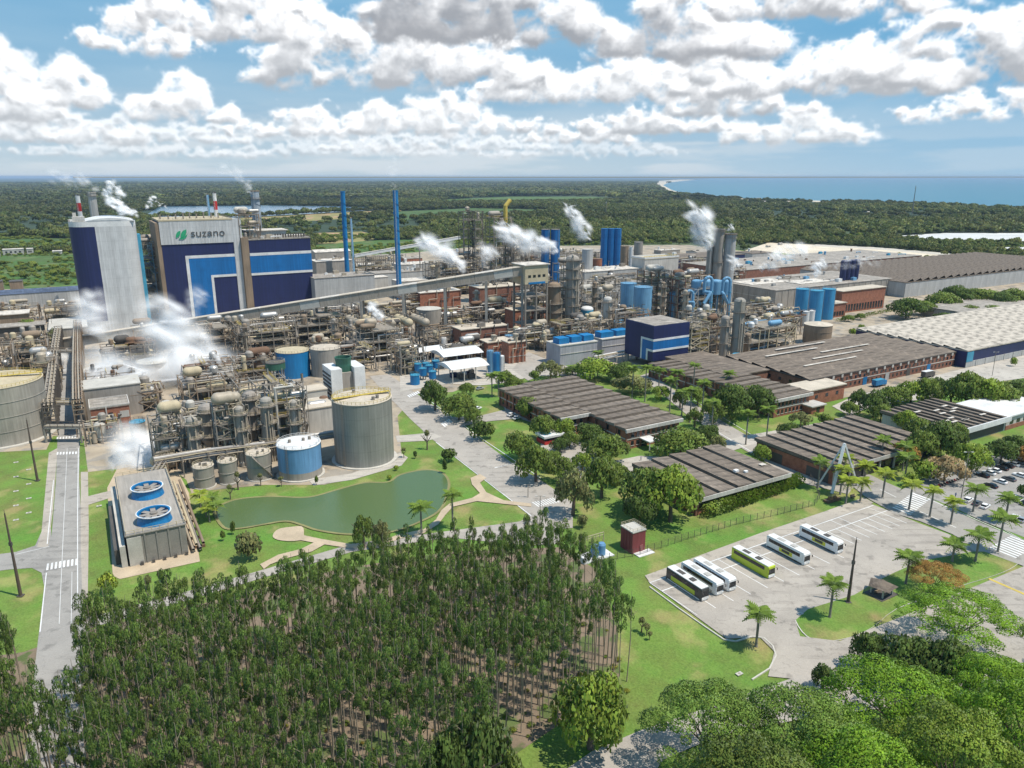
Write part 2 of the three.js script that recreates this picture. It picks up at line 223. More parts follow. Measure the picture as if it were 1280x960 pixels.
// ---------- geometry ----------
class G {
  constructor() { this.p = []; this.n = []; this.u = []; this.i = []; this.c = null; }
  v(x, y, z, a, b, c, s, t) { this.p.push(x, y, z); this.n.push(a, b, c); this.u.push(s, t); return this.p.length / 3 - 1; }
  quad(a, b, c, d, su, sv) {               // four corners anticlockwise seen from outside
    const ux = b[0] - a[0], uy = b[1] - a[1], uz = b[2] - a[2], wx = d[0] - a[0], wy = d[1] - a[1], wz = d[2] - a[2];
    let nx = uy * wz - uz * wy, ny = uz * wx - ux * wz, nz = ux * wy - uy * wx; const l = Math.hypot(nx, ny, nz) || 1; nx /= l; ny /= l; nz /= l;
    const w = su ?? Math.hypot(ux, uy, uz), h = sv ?? Math.hypot(wx, wy, wz), ou = Math.abs(ny) > 0.7 ? 0 : a[0] * 0.7 + a[2] * 0.3;
    const k = this.v(...a, nx, ny, nz, ou, a[1]); this.v(...b, nx, ny, nz, ou + w, a[1]); this.v(...c, nx, ny, nz, ou + w, a[1] + h); this.v(...d, nx, ny, nz, ou, a[1] + h);
    this.i.push(k, k + 1, k + 2, k, k + 2, k + 3); return this;
  }
  box(x, y, z, w, h, d, ry = 0) {
    const c = Math.cos(ry), s = Math.sin(ry), P = (a, b, e) => [x + a * c + e * s, y + b, z - a * s + e * c], X = w / 2, Z = d / 2;
    this.quad(P(-X, 0, Z), P(X, 0, Z), P(X, h, Z), P(-X, h, Z)).quad(P(X, 0, -Z), P(-X, 0, -Z), P(-X, h, -Z), P(X, h, -Z));
    this.quad(P(X, 0, Z), P(X, 0, -Z), P(X, h, -Z), P(X, h, Z)).quad(P(-X, 0, -Z), P(-X, 0, Z), P(-X, h, Z), P(-X, h, -Z));
    this.quad(P(-X, h, Z), P(X, h, Z), P(X, h, -Z), P(-X, h, -Z)).quad(P(-X, 0, -Z), P(X, 0, -Z), P(X, 0, Z), P(-X, 0, Z));
    return this;
  }
  lathe(x, z, prof, seg = 20, a0 = 0, a1 = Math.PI * 2) {   // prof: [radius, height] upwards
    for (let k = 0; k + 1 < prof.length; k++) {
      const [r0, y0] = prof[k], [r1, y1] = prof[k + 1], l = Math.hypot(r1 - r0, y1 - y0) || 1, ny = (r0 - r1) / l, nr = (y1 - y0) / l, b = this.p.length / 3, rm = Math.max(r0, r1);
      for (let s = 0; s <= seg; s++) { const a = a0 + (a1 - a0) * s / seg, c = Math.cos(a), q = Math.sin(a); this.v(x + r0 * c, y0, z + r0 * q, c * nr, ny, q * nr, a * rm, y0); this.v(x + r1 * c, y1, z + r1 * q, c * nr, ny, q * nr, a * rm, y0 + l); }
      for (let s = 0; s < seg; s++) { const i = b + s * 2; this.i.push(i, i + 1, i + 2, i + 2, i + 1, i + 3); }
    }
    return this;
  }
  cyl(x, y, z, r, h, seg = 16, r2 = r) { return this.lathe(x, z, [[r, y], [r2, y + h], [0, y + h]], seg); }
  bar(p, q, r, seg = 6) {                  // a round bar between two points
    const d = [q[0] - p[0], q[1] - p[1], q[2] - p[2]], l = Math.hypot(...d); if (l < 1e-4) return this; d[0] /= l; d[1] /= l; d[2] /= l;
    const ref = Math.abs(d[1]) < 0.9 ? [0, 1, 0] : [1, 0, 0], a = [d[1] * ref[2] - d[2] * ref[1], d[2] * ref[0] - d[0] * ref[2], d[0] * ref[1] - d[1] * ref[0]], al = Math.hypot(...a); a[0] /= al; a[1] /= al; a[2] /= al;
    const e = [d[1] * a[2] - d[2] * a[1], d[2] * a[0] - d[0] * a[2], d[0] * a[1] - d[1] * a[0]], b = this.p.length / 3, r2 = Array.isArray(r) ? r[1] : r, r1 = Array.isArray(r) ? r[0] : r;
    for (let s = 0; s <= seg; s++) { const t = s / seg * Math.PI * 2, c = Math.cos(t), k = Math.sin(t), n = [a[0] * c + e[0] * k, a[1] * c + e[1] * k, a[2] * c + e[2] * k];
      this.v(p[0] + n[0] * r1, p[1] + n[1] * r1, p[2] + n[2] * r1, ...n, t * r1, 0); this.v(q[0] + n[0] * r2, q[1] + n[1] * r2, q[2] + n[2] * r2, ...n, t * r1, l); }
    for (let s = 0; s < seg; s++) { const i = b + s * 2; this.i.push(i, i + 2, i + 1, i + 2, i + 3, i + 1); }
    return this;
  }
  beam(p, q, w, h = w) {                   // a square bar
    const d = new THREE.Vector3(q[0] - p[0], q[1] - p[1], q[2] - p[2]), l = d.length() || 1e-6; d.divideScalar(l);
    const ref = Math.abs(d.y) < 0.95 ? new THREE.Vector3(0, 1, 0) : new THREE.Vector3(UX, 0, UZ), a = new THREE.Vector3().crossVectors(d, ref).normalize().multiplyScalar(w / 2), e = new THREE.Vector3().crossVectors(a, d).normalize().multiplyScalar(h / 2);
    const P = (o, s, t) => [o[0] + a.x * s + e.x * t, o[1] + a.y * s + e.y * t, o[2] + a.z * s + e.z * t], S = [[-1, -1], [1, -1], [1, 1], [-1, 1]];
    for (let k = 0; k < 4; k++) { const A = S[k], D = S[(k + 1) % 4]; this.quad(P(p, ...A), P(q, ...A), P(q, ...D), P(p, ...D)); }
    this.quad(P(p, -1, -1), P(p, -1, 1), P(p, 1, 1), P(p, 1, -1)); this.quad(P(q, -1, -1), P(q, 1, -1), P(q, 1, 1), P(q, -1, 1));
    return this;
  }
  pipe(pts, r, seg = 7) { for (let k = 0; k + 1 < pts.length; k++) { this.bar(pts[k], pts[k + 1], r, seg); if (k) this.ball(...pts[k], r * 1.02, 5); } return this; }
  ball(x, y, z, r, seg = 8, sy = 1) {
    const b = this.p.length / 3, rows = Math.max(4, seg - 1);
    for (let j = 0; j <= rows; j++) for (let s = 0; s <= seg; s++) { const t = j / rows * Math.PI, a = s / seg * Math.PI * 2, n = [Math.sin(t) * Math.cos(a), Math.cos(t), Math.sin(t) * Math.sin(a)]; this.v(x + n[0] * r, y + n[1] * r * sy, z + n[2] * r, ...n, a * r, t * r); }
    for (let j = 0; j < rows; j++) for (let s = 0; s < seg; s++) { const i = b + j * (seg + 1) + s; this.i.push(i, i + 1, i + seg + 1, i + 1, i + seg + 2, i + seg + 1); }
    return this;
  }
  rail(pts, h = 1.1, w = 0.09, step = 2.4) {    // a handrail along points
    for (let k = 0; k + 1 < pts.length; k++) {
      const [a, b] = [pts[k], pts[k + 1]], up = (p, e) => [p[0], p[1] + e, p[2]], l = Math.hypot(b[0] - a[0], b[1] - a[1], b[2] - a[2]), n = Math.max(1, Math.round(l / step));
      this.beam(up(a, h), up(b, h), w); this.beam(up(a, h * 0.5), up(b, h * 0.5), w * 0.8);
      for (let j = 0; j <= n; j++) { const p = [0, 1, 2].map((c) => lerp(a[c], b[c], j / n)); this.beam(p, up(p, h), w); }
    }
    return this;
  }
  poly(pts, y) {                           // a flat sheet; pts are {x, z}
    let q = pts; const area = q.reduce((s, a, k) => { const b = q[(k + 1) % q.length]; return s + a.x * b.z - b.x * a.z; }, 0);
    if (area > 0) q = [...q].reverse();
    const b = this.p.length / 3; for (const a of q) this.v(a.x, y, a.z, 0, 1, 0, a.x, a.z);
    for (const f of THREE.ShapeUtils.triangulateShape(q.map((a) => new THREE.Vector2(a.x, -a.z)), [])) this.i.push(b + f[0], b + f[1], b + f[2]);
    return this;
  }
  skirt(pts, y0, y1) { for (let k = 0; k < pts.length; k++) { const a = pts[k], b = pts[(k + 1) % pts.length]; this.quad([a.x, y0, a.z], [b.x, y0, b.z], [b.x, y1, b.z], [a.x, y1, a.z]); } return this; }
  strip(a, b, w, y) { const dx = b.x - a.x, dz = b.z - a.z, l = Math.hypot(dx, dz) || 1, nx = -dz / l * w / 2, nz = dx / l * w / 2; return this.poly([{ x: a.x + nx, z: a.z + nz }, { x: b.x + nx, z: b.z + nz }, { x: b.x - nx, z: b.z - nz }, { x: a.x - nx, z: a.z - nz }], y); }
  geo() {
    const g = new THREE.BufferGeometry(); g.setAttribute('position', new THREE.BufferAttribute(new Float32Array(this.p), 3)); g.setAttribute('normal', new THREE.BufferAttribute(new Float32Array(this.n), 3)); g.setAttribute('uv', new THREE.BufferAttribute(new Float32Array(this.u), 2));
    if (this.c) g.setAttribute('color', new THREE.BufferAttribute(new Float32Array(this.c), 3));
    g.setIndex(this.i); return g;
  }
  mesh(name, m, parent) { return put(name, this.geo(), m, parent); }
}
const taken = new Map();
function numbered(name) { const k = taken.get(name) ?? 0; taken.set(name, k + 1); return k ? name + '_' + String(k).padStart(3, '0') : name; }
function put(name, geo, m, parent) { if (!m) throw new Error('no material: ' + name); const o = new THREE.Mesh(geo instanceof G ? geo.geo() : geo, m); o.name = parent ? name : numbered(name); o.castShadow = o.receiveShadow = true; (parent ?? scene).add(o); return o; }
function tag(o, label, category, group, kind) { if (label) o.userData.label = label; if (category) o.userData.category = category; if (group) o.userData.group = group; if (kind) o.userData.kind = kind; return o; }
function thing(name, label, category, p, turn = TH, group) { const o = new THREE.Group(); o.name = numbered(name); o.position.set(p.x, p.y ?? 0, p.z); o.rotation.y = turn; scene.add(o); return tag(o, label, category, group); }
function copy(o, name, label, p, turn) { const c = o.clone(); c.name = numbered(name); c.userData = { ...o.userData }; if (label) c.userData.label = label; if (p) c.position.set(p.x, p.y ?? 0, p.z); if (turn !== undefined) c.rotation.y = turn; scene.add(c); return c; }
const ground = (name, label, geo, m) => tag(put(name, geo, m), label, 'ground', null, 'structure');
const px = (...a) => { const r = []; for (let k = 0; k < a.length; k += 2) r.push(gp(a[k], a[k + 1])); return r; };
function smooth(pts, n = 4) {               // a closed soft outline through points
  const r = [], L = pts.length, c = (a, b, d, e, t) => 0.5 * (2 * b + (d - a) * t + (2 * a - 5 * b + 4 * d - e) * t * t + (3 * b - a - 3 * d + e) * t * t * t);
  for (let k = 0; k < L; k++) for (let j = 0; j < n; j++) { const [a, b, d, e] = [pts[(k + L - 1) % L], pts[k], pts[(k + 1) % L], pts[(k + 2) % L]], t = j / n; r.push({ x: c(a.x, b.x, d.x, e.x, t), y: 0, z: c(a.z, b.z, d.z, e.z, t) }); }
  return r;
}
function inside(p, poly) { let w = false; for (let i = 0, j = poly.length - 1; i < poly.length; j = i++) { const a = poly[i], b = poly[j]; if ((a.z > p.z) !== (b.z > p.z) && p.x < (b.x - a.x) * (p.z - a.z) / (b.z - a.z) + a.x) w = !w; } return w; }

// ---------- the land ----------
const FAR = 60000;
ground('ground', 'flat wooded plain running out to the horizon', new G().poly([{ x: -FAR, z: 400 }, { x: FAR, z: 400 }, { x: FAR, z: -FAR }, { x: -FAR, z: -FAR }], -0.6), M([1, 1, 1], { t: T.land, rough: 1 }));
const green1 = M([1, 1, 1], { t: T.grass, rough: 1, bump: 0.12 }), scrubm = M([0.42, 0.52, 0.6], { t: again(T.grass, 160), rough: 1 }), brightm = M([0.50, 0.60, 0.65], { t: again(T.grass, 160), rough: 1 }), drym = M([1.9, 1.05, 2.2], { t: again(T.grass, 190), rough: 1 }), sandm = M([0.72, 0.62, 0.47], { t: again(T.mottle, 120), rough: 1 }), pondwhite = M([0.66, 0.66, 0.64], { t: again(T.mottle, 260), rough: 0.9 });
let sheetY = -0.5;
const field = (name, label, m, ...a) => { sheetY += 0.012; const q = px(...a); ground(name, label, new G().poly(q, sheetY), m); return q; };
const openLand = [];                        // where no far forest stands
const keep = (q) => (openLand.push(q), q);
const sea = keep(field('sea', 'pale turquoise sea out to the horizon on the right', (() => { const m = M([0.05, 0.175, 0.235], { rough: 0.36, bump: 0.9, bumpMap: again(T.wave, 70) }); return m; })(), 822, 231, 836, 239, 858, 244.5, 900, 248, 1000, 250.5, 1120, 254, 1300, 262, 1700, 275, 2300, 260, 2600, 222.4, 1500, 221.6, 900, 222.2, 850, 226));
const beach = field('beach', 'pale curved beach between forest and sea', M([0.66, 0.58, 0.45], { t: again(T.mottle, 300), rough: 1 }), 818, 231, 824, 226, 850, 224.2, 870, 224.6, 836, 228, 829, 231.5, 840, 237.5, 860, 243.3, 905, 247, 1000, 250, 1120, 253.6, 1300, 261.6, 1300, 263.4, 1118, 255, 990, 251.3, 900, 249.2, 850, 245.4, 830, 240);
keep(beach);
const lake = keep(field('lake', 'blue lake behind the boiler houses', M([0.10, 0.19, 0.27], { rough: 0.18, bump: 0.3, bumpMap: again(T.wave, 40) }), 180, 270, 285, 272, 385, 267, 455, 263, 482, 261, 470, 259.5, 420, 257.6, 330, 256.6, 200, 258));
keep(field('lake_shore', 'bare brown shore south of the lake', drym, 180, 271, 285, 273, 385, 268, 455, 264, 500, 262, 505, 266, 420, 274, 300, 281, 200, 281));
keep(field('field', 'bare orange-brown field beyond the blue chimney', drym, 395, 291, 452, 289, 480, 296, 440, 304, 392, 304));
keep(field('field', 'bright green pasture strip far beyond the yellow pipe', brightm, 560, 249, 640, 245.5, 740, 246, 800, 250, 720, 252.5, 600, 254, 540, 254));
keep(field('field', 'pale green scrub beside the lake shore', scrubm, 500, 264, 590, 260, 690, 262, 680, 268, 560, 272, 480, 276));
keep(field('scrub', 'green scrub land behind the blue chimneys', brightm, 392, 306, 470, 300, 580, 298, 600, 306, 560, 320, 420, 330, 392, 326));
keep(field('scrub', 'bright green scrub left of the white tower', brightm, -160, 318, -20, 315, 80, 316, 250, 322, 300, 330, 300, 352, 90, 362, -200, 372));
keep(field('scrub', 'pale pasture with a few trees left of the tower', scrubm, -120, 300, 40, 296, 110, 299, 110, 312, -20, 314, -160, 316));
keep(field('settling_pond', 'white settling pond right of the paper mill', pondwhite, 1095, 296, 1180, 291, 1300, 291, 1420, 293, 1420, 303, 1290, 306, 1170, 305));
keep(field('settling_pond', 'narrow white settling pond nearest the tree belt', pondwhite, 1215, 310, 1290, 307.5, 1420, 307, 1420, 318, 1255, 318));
keep(field('field', 'sandy open ground along the road behind the mill', sandm, 925, 315, 960, 303, 1030, 306, 1120, 313, 1300, 330, 1420, 342, 1420, 350, 1290, 343, 1180, 332, 1080, 326, 960, 326));
keep(field('road', 'pale sandy road running behind the mill to the right', M([0.62, 0.57, 0.48], { t: T.asphalt, rough: 1 }), 1020, 305, 1100, 309, 1290, 325, 1420, 335, 1420, 337.5, 1290, 328, 1100, 311.5, 1015, 307));
// the plant and its surroundings
const site = [gp(-330, 372), gp(-40, 366), gp(92, 356), gp(200, 345), gp(392, 326.5), gp(480, 318.5), gp(600, 308), gp(700, 307), gp(860, 305.8), gp(930, 313), gp(1080, 324), gp(1290, 343), gp(1700, 366), gp(2400, 700), gp(2000, 1300), gp(600, 1300), gp(-700, 1300), gp(-900, 700)];
keep(site);
ground('lawn', 'mown grass over the whole of the factory grounds', new G().poly(site, -0.05), green1);
const yardm = M([0.92, 0.87, 0.81], { t: T.yard, rough: 0.95 });
const yard = px(-500, 560, -330, 376, 92, 358, 200, 347, 392, 327, 600, 308, 860, 306, 930, 314, 1080, 326, 1290, 345, 1600, 362, 1700, 455, 1300, 440, 1200, 470, 1040, 500, 960, 480, 860, 462, 790, 460, 690, 452, 640, 470, 600, 476, 566, 490, 520, 492, 497, 520, 503, 576, 440, 598, 405, 606, 330, 606, 250, 614, 240, 618, 233, 600, 215, 585, 152, 585, 110, 590, 104, 545, 66, 545, 58, 562, -60, 568);
ground('yard', 'dusty paved yard under the whole plant', new G().poly(yard, 0), yardm);
const asph = M([0.355, 0.335, 0.305], { t: T.asphalt, rough: 0.95 }), asphold = M([0.43, 0.39, 0.34], { t: T.asphalt, rough: 0.95 }), pave = M([0.47, 0.415, 0.345], { t: T.asphalt, rough: 0.95 }), sandpath = M([0.54, 0.43, 0.30], { t: T.mottle, rough: 1 }), pale = M([0.52, 0.475, 0.41], { t: T.asphalt, rough: 0.95 });
let roadY = 0.02;
const sheet = (name, label, m, q) => { roadY += 0.004; ground(name, label, new G().poly(q, roadY), m); return q; };
const line = (a, b, w) => new G().strip(a, b, w, roadY + 0.05);
function marks(label, segs, m = C.paint) { roadY += 0.004; const g = new G(); for (const [a, b, w] of segs) g.strip(a, b, w, roadY); return ground('road_marking', label, g, m); }
const dashes = (a, b, n, w, fill = 0.5) => Array.from({ length: n }, (_, k) => { const f = (t) => ({ x: lerp(a.x, b.x, t), z: lerp(a.z, b.z, t) }); return [f(k / n), f((k + fill) / n), w]; });
function crossing(label, a, b, len, n, ax) {      // zebra bars along a-b; ax the direction the bars run
  const segs = []; for (let k = 0; k < n; k++) { const t = (k + 0.5) / n, x = lerp(a.x, b.x, t), z = lerp(a.z, b.z, t); segs.push([{ x: x - ax[0] * len / 2, z: z - ax[1] * len / 2 }, { x: x + ax[0] * len / 2, z: z + ax[1] * len / 2 }, Math.hypot(b.x - a.x, b.z - a.z) / n * 0.5]); }
  return marks(label, segs);
}
const VD = [VX, VZ], UD = [UX, UZ];
const road1 = sheet('road', 'main plant road running straight up the left side', asph, px(88, 400, 104, 400, 102, 470, 100, 545, 99, 600, 104, 690, 106, 800, 108, 960, 30, 960, 44, 830, 50, 780, 57, 716, 63, 690, 70, 600, 72, 545, 78, 470));
sheet('road', 'side road joining the main road from the left', asph, px(-400, 705, -60, 700, 20, 690, 44, 682, 54, 660, 62, 640, 66, 690, 62, 735, 56, 738, 52, 716, 40, 710, 10, 712, -60, 722, -400, 740));
sheet('pavement', 'pale strip of paving along the left edge of the main road', pave, px(61, 566, 72, 560, 66, 640, 60, 684, 46, 684, 52, 664));
sheet('pavement', 'pale strip of paving along the right edge of the main road', pave, px(101, 590, 110, 590, 111, 660, 109, 800, 105, 800, 101, 690));
marks('white edge lines of the main plant road', [[gp(67, 600), gp(59, 680), 0.2], [gp(58, 716), gp(50, 790), 0.22], [gp(98, 560), gp(97, 640), 0.2], [gp(97, 640), gp(97, 760), 0.2], [gp(62, 683), gp(20, 693), 0.18]]);
marks('faded centre line of the main plant road', [...dashes(gp(84, 560), gp(74, 780), 1, 0.1, 1), ...dashes(gp(90, 715), gp(89, 780), 1, 0.1, 1)]);
crossing('zebra crossing on the main road beside the side road', gp(57, 709), gp(98, 702), 4, 8, [0.47, 0.88]);
crossing('zebra crossing under the pipe bridge', gp(70, 548), gp(96, 546), 3, 7, [0.47, 0.88]);
crossing('upper zebra crossing beside the large left tank', gp(70, 567), gp(97, 566), 3, 7, [0.47, 0.88]);
// the cooling unit's apron and paths
sheet('pavement', 'sandy apron round the concrete cooling unit', sandpath, px(134, 610, 152, 575, 215, 575, 236, 616, 250, 702, 150, 724, 141, 720));
sheet('path', 'sandy cross path from road to cooling unit', pave, px(104, 622, 152, 610, 152, 618, 108, 632));
const diag = sheet('road', 'diagonal road from the tank to the office junction', asphold, px(462, 470, 486, 468, 520, 492, 560, 519, 600, 549, 640, 579, 680, 603, 716, 628, 716, 660, 664, 664, 662, 645, 620, 610, 572, 573, 540, 549, 512, 523, 498, 508, 476, 486));
sheet('road', 'road along the top of the eucalyptus plantation', asphold, px(664, 644, 700, 640, 700, 680, 660, 682, 560, 672, 440, 690, 330, 722, 230, 752, 110, 786, 100, 775, 225, 742, 330, 712, 440, 680, 560, 664, 650, 652));
sheet('path', 'pale spur of pavement beside the large grey tank', pale, px(494, 545, 540, 541, 552, 546, 535, 551, 497, 553));
sheet('pavement', 'pale concrete foot round the big grey tank', pale, px(385, 600, 440, 592, 500, 566, 510, 572, 502, 582, 440, 600, 392, 607));
marks('white kerb line left of the diagonal road', [[gp(545, 553), gp(620, 611), 0.3], [gp(620, 611), gp(664, 645), 0.3]]);
marks('white kerb line right of the diagonal road', [[gp(522, 490), gp(600, 547), 0.3], [gp(600, 547), gp(676, 598), 0.3]]);
crossing('zebra crossing at the plantation end of the diagonal road', gp(668, 631), gp(696, 625), 4, 9, VD);
crossing('zebra crossing by the office car park entrance', gp(623, 584), gp(648, 578), 4, 8, UD);
crossing('faded zebra crossing by the round tree beside the road', gp(553, 532), gp(566, 524), 5, 6, [0.4, 0.91]);
crossing('faded zebra crossing near the blue tanks', gp(510, 496), gp(524, 490), 4, 6, [0.4, 0.91]);
// office car park and yards
sheet('car_park', 'sandy car park beside the brick office', asphold, px(640, 482, 626, 504, 636, 519, 660, 527, 690, 534, 712, 520, 716, 500, 690, 488));
sheet('car_park', 'paved court round the white kiosk', asphold, px(676, 545, 700, 542, 740, 560, 770, 590, 760, 600, 735, 592, 716, 604, 700, 590, 676, 575));
sheet('road', 'car park entrance off the diagonal road', asphold, px(560, 522, 600, 520, 640, 510, 640, 524, 600, 528, 574, 534));
sheet('pavement', 'pale paved yard round the white roofed sheds', pale, px(500, 470, 560, 462, 640, 452, 672, 456, 690, 462, 640, 478, 600, 482, 560, 480, 500, 490));
sheet('road', 'road in front of the navy cube and grey blocks', asphold, px(640, 462, 660, 440, 690, 452, 740, 468, 740, 474, 700, 470, 676, 470, 660, 476));
const avenue = sheet('road', 'palm avenue between the brick offices', asphold, px(800, 470, 812, 466, 860, 500, 905, 528, 960, 560, 1000, 585, 1040, 596, 1070, 606, 1060, 618, 1010, 606, 960, 580, 906, 548, 860, 520));
sheet('path', 'pale crossing path at the head of the palm avenue', pale, px(870, 560, 930, 545, 1020, 530, 1060, 520, 1066, 525, 1000, 545, 940, 556, 890, 572));
sheet('path', 'pale forecourt path in front of the brick office', pale, px(770, 576, 800, 570, 830, 572, 850, 578, 830, 590, 780, 590));
marks('white edge line of the palm avenue', [[gp(860, 518), gp(905, 545), 0.3], [gp(905, 545), gp(960, 577), 0.3], [gp(866, 500), gp(960, 556), 0.25]]);
// long brick works forecourt
sheet('road', 'pale paved road in front of the long brick works', pale, px(1040, 508, 1066, 496, 1120, 482, 1200, 462, 1300, 440, 1300, 470, 1230, 480, 1150, 500, 1090, 508, 1062, 520));
// bus park
const busPark = sheet('bus_park', 'wide paved bus park with white bays', M([0.43, 0.385, 0.33], { t: T.asphalt, rough: 0.95 }), px(810, 727, 870, 706, 950, 678, 1030, 651, 1088, 630, 1114, 640, 1150, 655, 1185, 668, 1202, 676, 1240, 690, 1215, 690, 1150, 702, 1105, 722, 1068, 744, 1010, 762, 994, 776, 1000, 796, 1050, 802, 1130, 770, 1300, 700, 1420, 700, 1420, 790, 1290, 800, 1150, 850, 1000, 850, 960, 846, 968, 815, 950, 797, 908, 799));
sheet('pavement', 'sandy walkway along the head of the bus bays', pave, px(806, 720, 950, 667, 1030, 640, 1080, 622, 1092, 629, 1030, 652, 950, 680, 812, 728));
const busm = []; {
  const A = gp(812, 729), Bq = gp(1092, 632), L = Math.hypot(Bq.x - A.x, Bq.z - A.z), d = [(Bq.x - A.x) / L, (Bq.z - A.z) / L], e = [-d[1], d[0]];
  const at = (u, v) => ({ x: A.x + d[0] * u + e[0] * v, z: A.z + d[1] * u + e[1] * v });
  busm.push([at(0, 0), at(L, 0), 0.25], [at(0, 4.6), at(L, 4.6), 0.25]);
  for (let u = 0; u < L - 1; u += u < L * 0.6 ? 6.0 : 3.6) busm.push([at(u, 4.6), at(u, u < L * 0.6 ? 17 : 13), 0.2], [at(u, 0), at(u, u % 2 < 1 ? 4.6 : 0.1), 0.16]);
}
marks('white bay lines of the bus park', busm);
// entrance road with its crossings
sheet('road', 'entrance road with a palm median from the gate', M([0.37, 0.345, 0.31], { t: T.asphalt, rough: 0.95 }), px(1070, 585, 1100, 600, 1128, 612, 1160, 622, 1200, 642, 1240, 660, 1290, 680, 1420, 730, 1420, 775, 1290, 712, 1230, 690, 1190, 668, 1150, 652, 1118, 642, 1082, 622, 1056, 600));
marks('white edge lines of the entrance road', [[gp(1140, 616), gp(1200, 641), 0.25], [gp(1200, 641), gp(1275, 674), 0.25], [gp(1100, 612), gp(1120, 622), 0.25], [gp(1150, 640), gp(1195, 660), 0.25]]);
crossing('zebra crossing in front of the gate', gp(1126, 640), gp(1152, 620), 6, 11, VD);
crossing('zebra crossing where the entrance road meets the bus park', gp(1252, 692), gp(1280, 676), 7, 9, VD);
sheet('car_park', 'staff car park at the right edge', asph, px(1128, 612, 1168, 592, 1210, 574, 1290, 545, 1420, 520, 1420, 720, 1280, 672, 1228, 652, 1190, 634, 1160, 622));
marks('yellow edge line of the road beneath the large trees', [[gp(1236, 724), gp(1300, 752), 0.9]], C.yellow);
sheet('road', 'road in the corner below the large spreading trees', asphold, px(690, 975, 740, 940, 800, 914, 900, 880, 1000, 845, 1060, 845, 1300, 790, 1300, 860, 1000, 900, 900, 920, 830, 950, 800, 990));
// paths of the pond park
sheet('path', 'round sandy lookout beside the pond', sandpath, smooth(px(341, 670, 348, 662, 366, 659, 378, 659, 380, 668, 378, 675, 362, 677, 346, 675)));
sheet('path', 'curving sandy path along the pond', sandpath, px(372, 668, 400, 674, 440, 681, 470, 680, 497, 669, 530, 662, 545, 650, 552, 638, 562, 630, 590, 623, 600, 617, 590, 606, 588, 598, 600, 593, 608, 598, 600, 604, 608, 616, 630, 626, 664, 630, 664, 634, 626, 630, 596, 627, 566, 634, 557, 644, 548, 656, 530, 667, 500, 674, 470, 685, 438, 686, 398, 680, 366, 674));
sheet('path', 'sandy branch path from the lookout to the plantation', sandpath, px(398, 676, 408, 680, 390, 690, 360, 698, 338, 706, 330, 712, 325, 706, 348, 694, 376, 687));
const pond = smooth(px(268, 641, 276, 632, 300, 624, 340, 621, 385, 622, 420, 613, 455, 604, 485, 603, 500, 594, 528, 588, 550, 590, 561, 602, 558, 622, 548, 640, 520, 655, 495, 664, 470, 668, 430, 668, 396, 663, 378, 657, 358, 652, 330, 656, 300, 661, 280, 660), 4);
roadY += 0.004;
ground('pond', 'green ornamental pond between tanks and plantation', new G().poly(pond, roadY), Object.assign(new THREE.MeshPhysicalMaterial({ color: new THREE.Color().setRGB(0.088, 0.135, 0.05), roughness: 0.14, specularIntensity: 0.6, bumpMap: T.bump, bumpScale: 0.04 })));
{ const g = new G(); for (let k = 0; k < pond.length; k++) { const a = pond[k], b = pond[(k + 1) % pond.length]; g.strip(a, b, 0.9, roadY + 0.004 + (k & 1) * 0.003); } ground('pond_bank', 'worn earth rim round the green pond', g, M([0.26, 0.24, 0.10], { t: T.mottle, rough: 1 })); }
ground('soil', 'brown leaf-strewn soil beneath the eucalyptus plantation', new G().poly(px(-300, 860, 30, 815, 100, 790, 240, 758, 420, 712, 560, 690, 700, 684, 745, 712, 770, 780, 775, 850, 700, 905, 560, 1000, 300, 1300, -600, 1300), 0.012), M([0.86, 0.8, 0.8], { t: T.soil, rough: 1 }));
const island = (label, q, y = 0.13) => {      // raised grass with a pale kerb round it
  const o = thing('traffic_island', label, 'traffic island', { x: 0, y: 0, z: 0 }, 0); o.userData.kind = 'structure';
  const g = new G(); const cx = q.reduce((s, p) => s + p.x, 0) / q.length, cz = q.reduce((s, p) => s + p.z, 0) / q.length;
  const inn = q.map((p) => { const l = Math.hypot(p.x - cx, p.z - cz), k = 1 - 0.28 / l; return { x: cx + (p.x - cx) * k, z: cz + (p.z - cz) * k }; });
  g.skirt(q, 0, y).poly(q, y); g.mesh('kerb', C.kerb, o);
  new G().poly(inn, y + 0.012).mesh('turf', green1, o);
  return o;
};
island('long grassy island with palms and the tall mast in the bus park', smooth(px(994, 777, 998, 768, 1012, 759, 1040, 752, 1068, 741, 1090, 729, 1110, 719, 1150, 702, 1190, 690, 1225, 684, 1262, 690, 1276, 700, 1262, 712, 1236, 722, 1210, 730, 1170, 744, 1120, 762, 1090, 785, 1060, 798, 1030, 802, 1008, 796), 3));
{ const q = px(812, 734, 850, 762, 880, 783, 905, 800, 920, 802, 940, 796, 955, 798, 966, 808, 970, 820, 962, 836, 940, 850), g = new G(), t = thing('kerb', 'pale kerb round the grass corner beside the bus park', 'kerb', { x: 0, y: 0, z: 0 }, 0); t.userData.kind = 'structure'; for (let k = 0; k + 1 < q.length; k++) g.beam([q[k].x, 0.08, q[k].z], [q[k + 1].x, 0.08, q[k + 1].z], 0.32, 0.3); g.mesh('kerbstone', C.kerb, t); }
island('narrow palm median of the entrance road before the crossing', smooth(px(1058, 594, 1066, 593, 1086, 604, 1112, 618, 1108, 625, 1094, 624, 1076, 612), 3));
island('second palm median of the entrance road after the crossing', smooth(px(1136, 636, 1150, 634, 1180, 648, 1198, 658, 1194, 664, 1176, 660, 1150, 648), 3));
island('grass verge with a mast beside the car park', smooth(px(1146, 616, 1168, 616, 1200, 632, 1230, 643, 1218, 646, 1190, 638, 1166, 628), 3));
island('grass verge along the lower edge of the car park', smooth(px(1226, 645, 1240, 644, 1290, 664, 1330, 682, 1320, 690, 1280, 676, 1240, 654), 3));

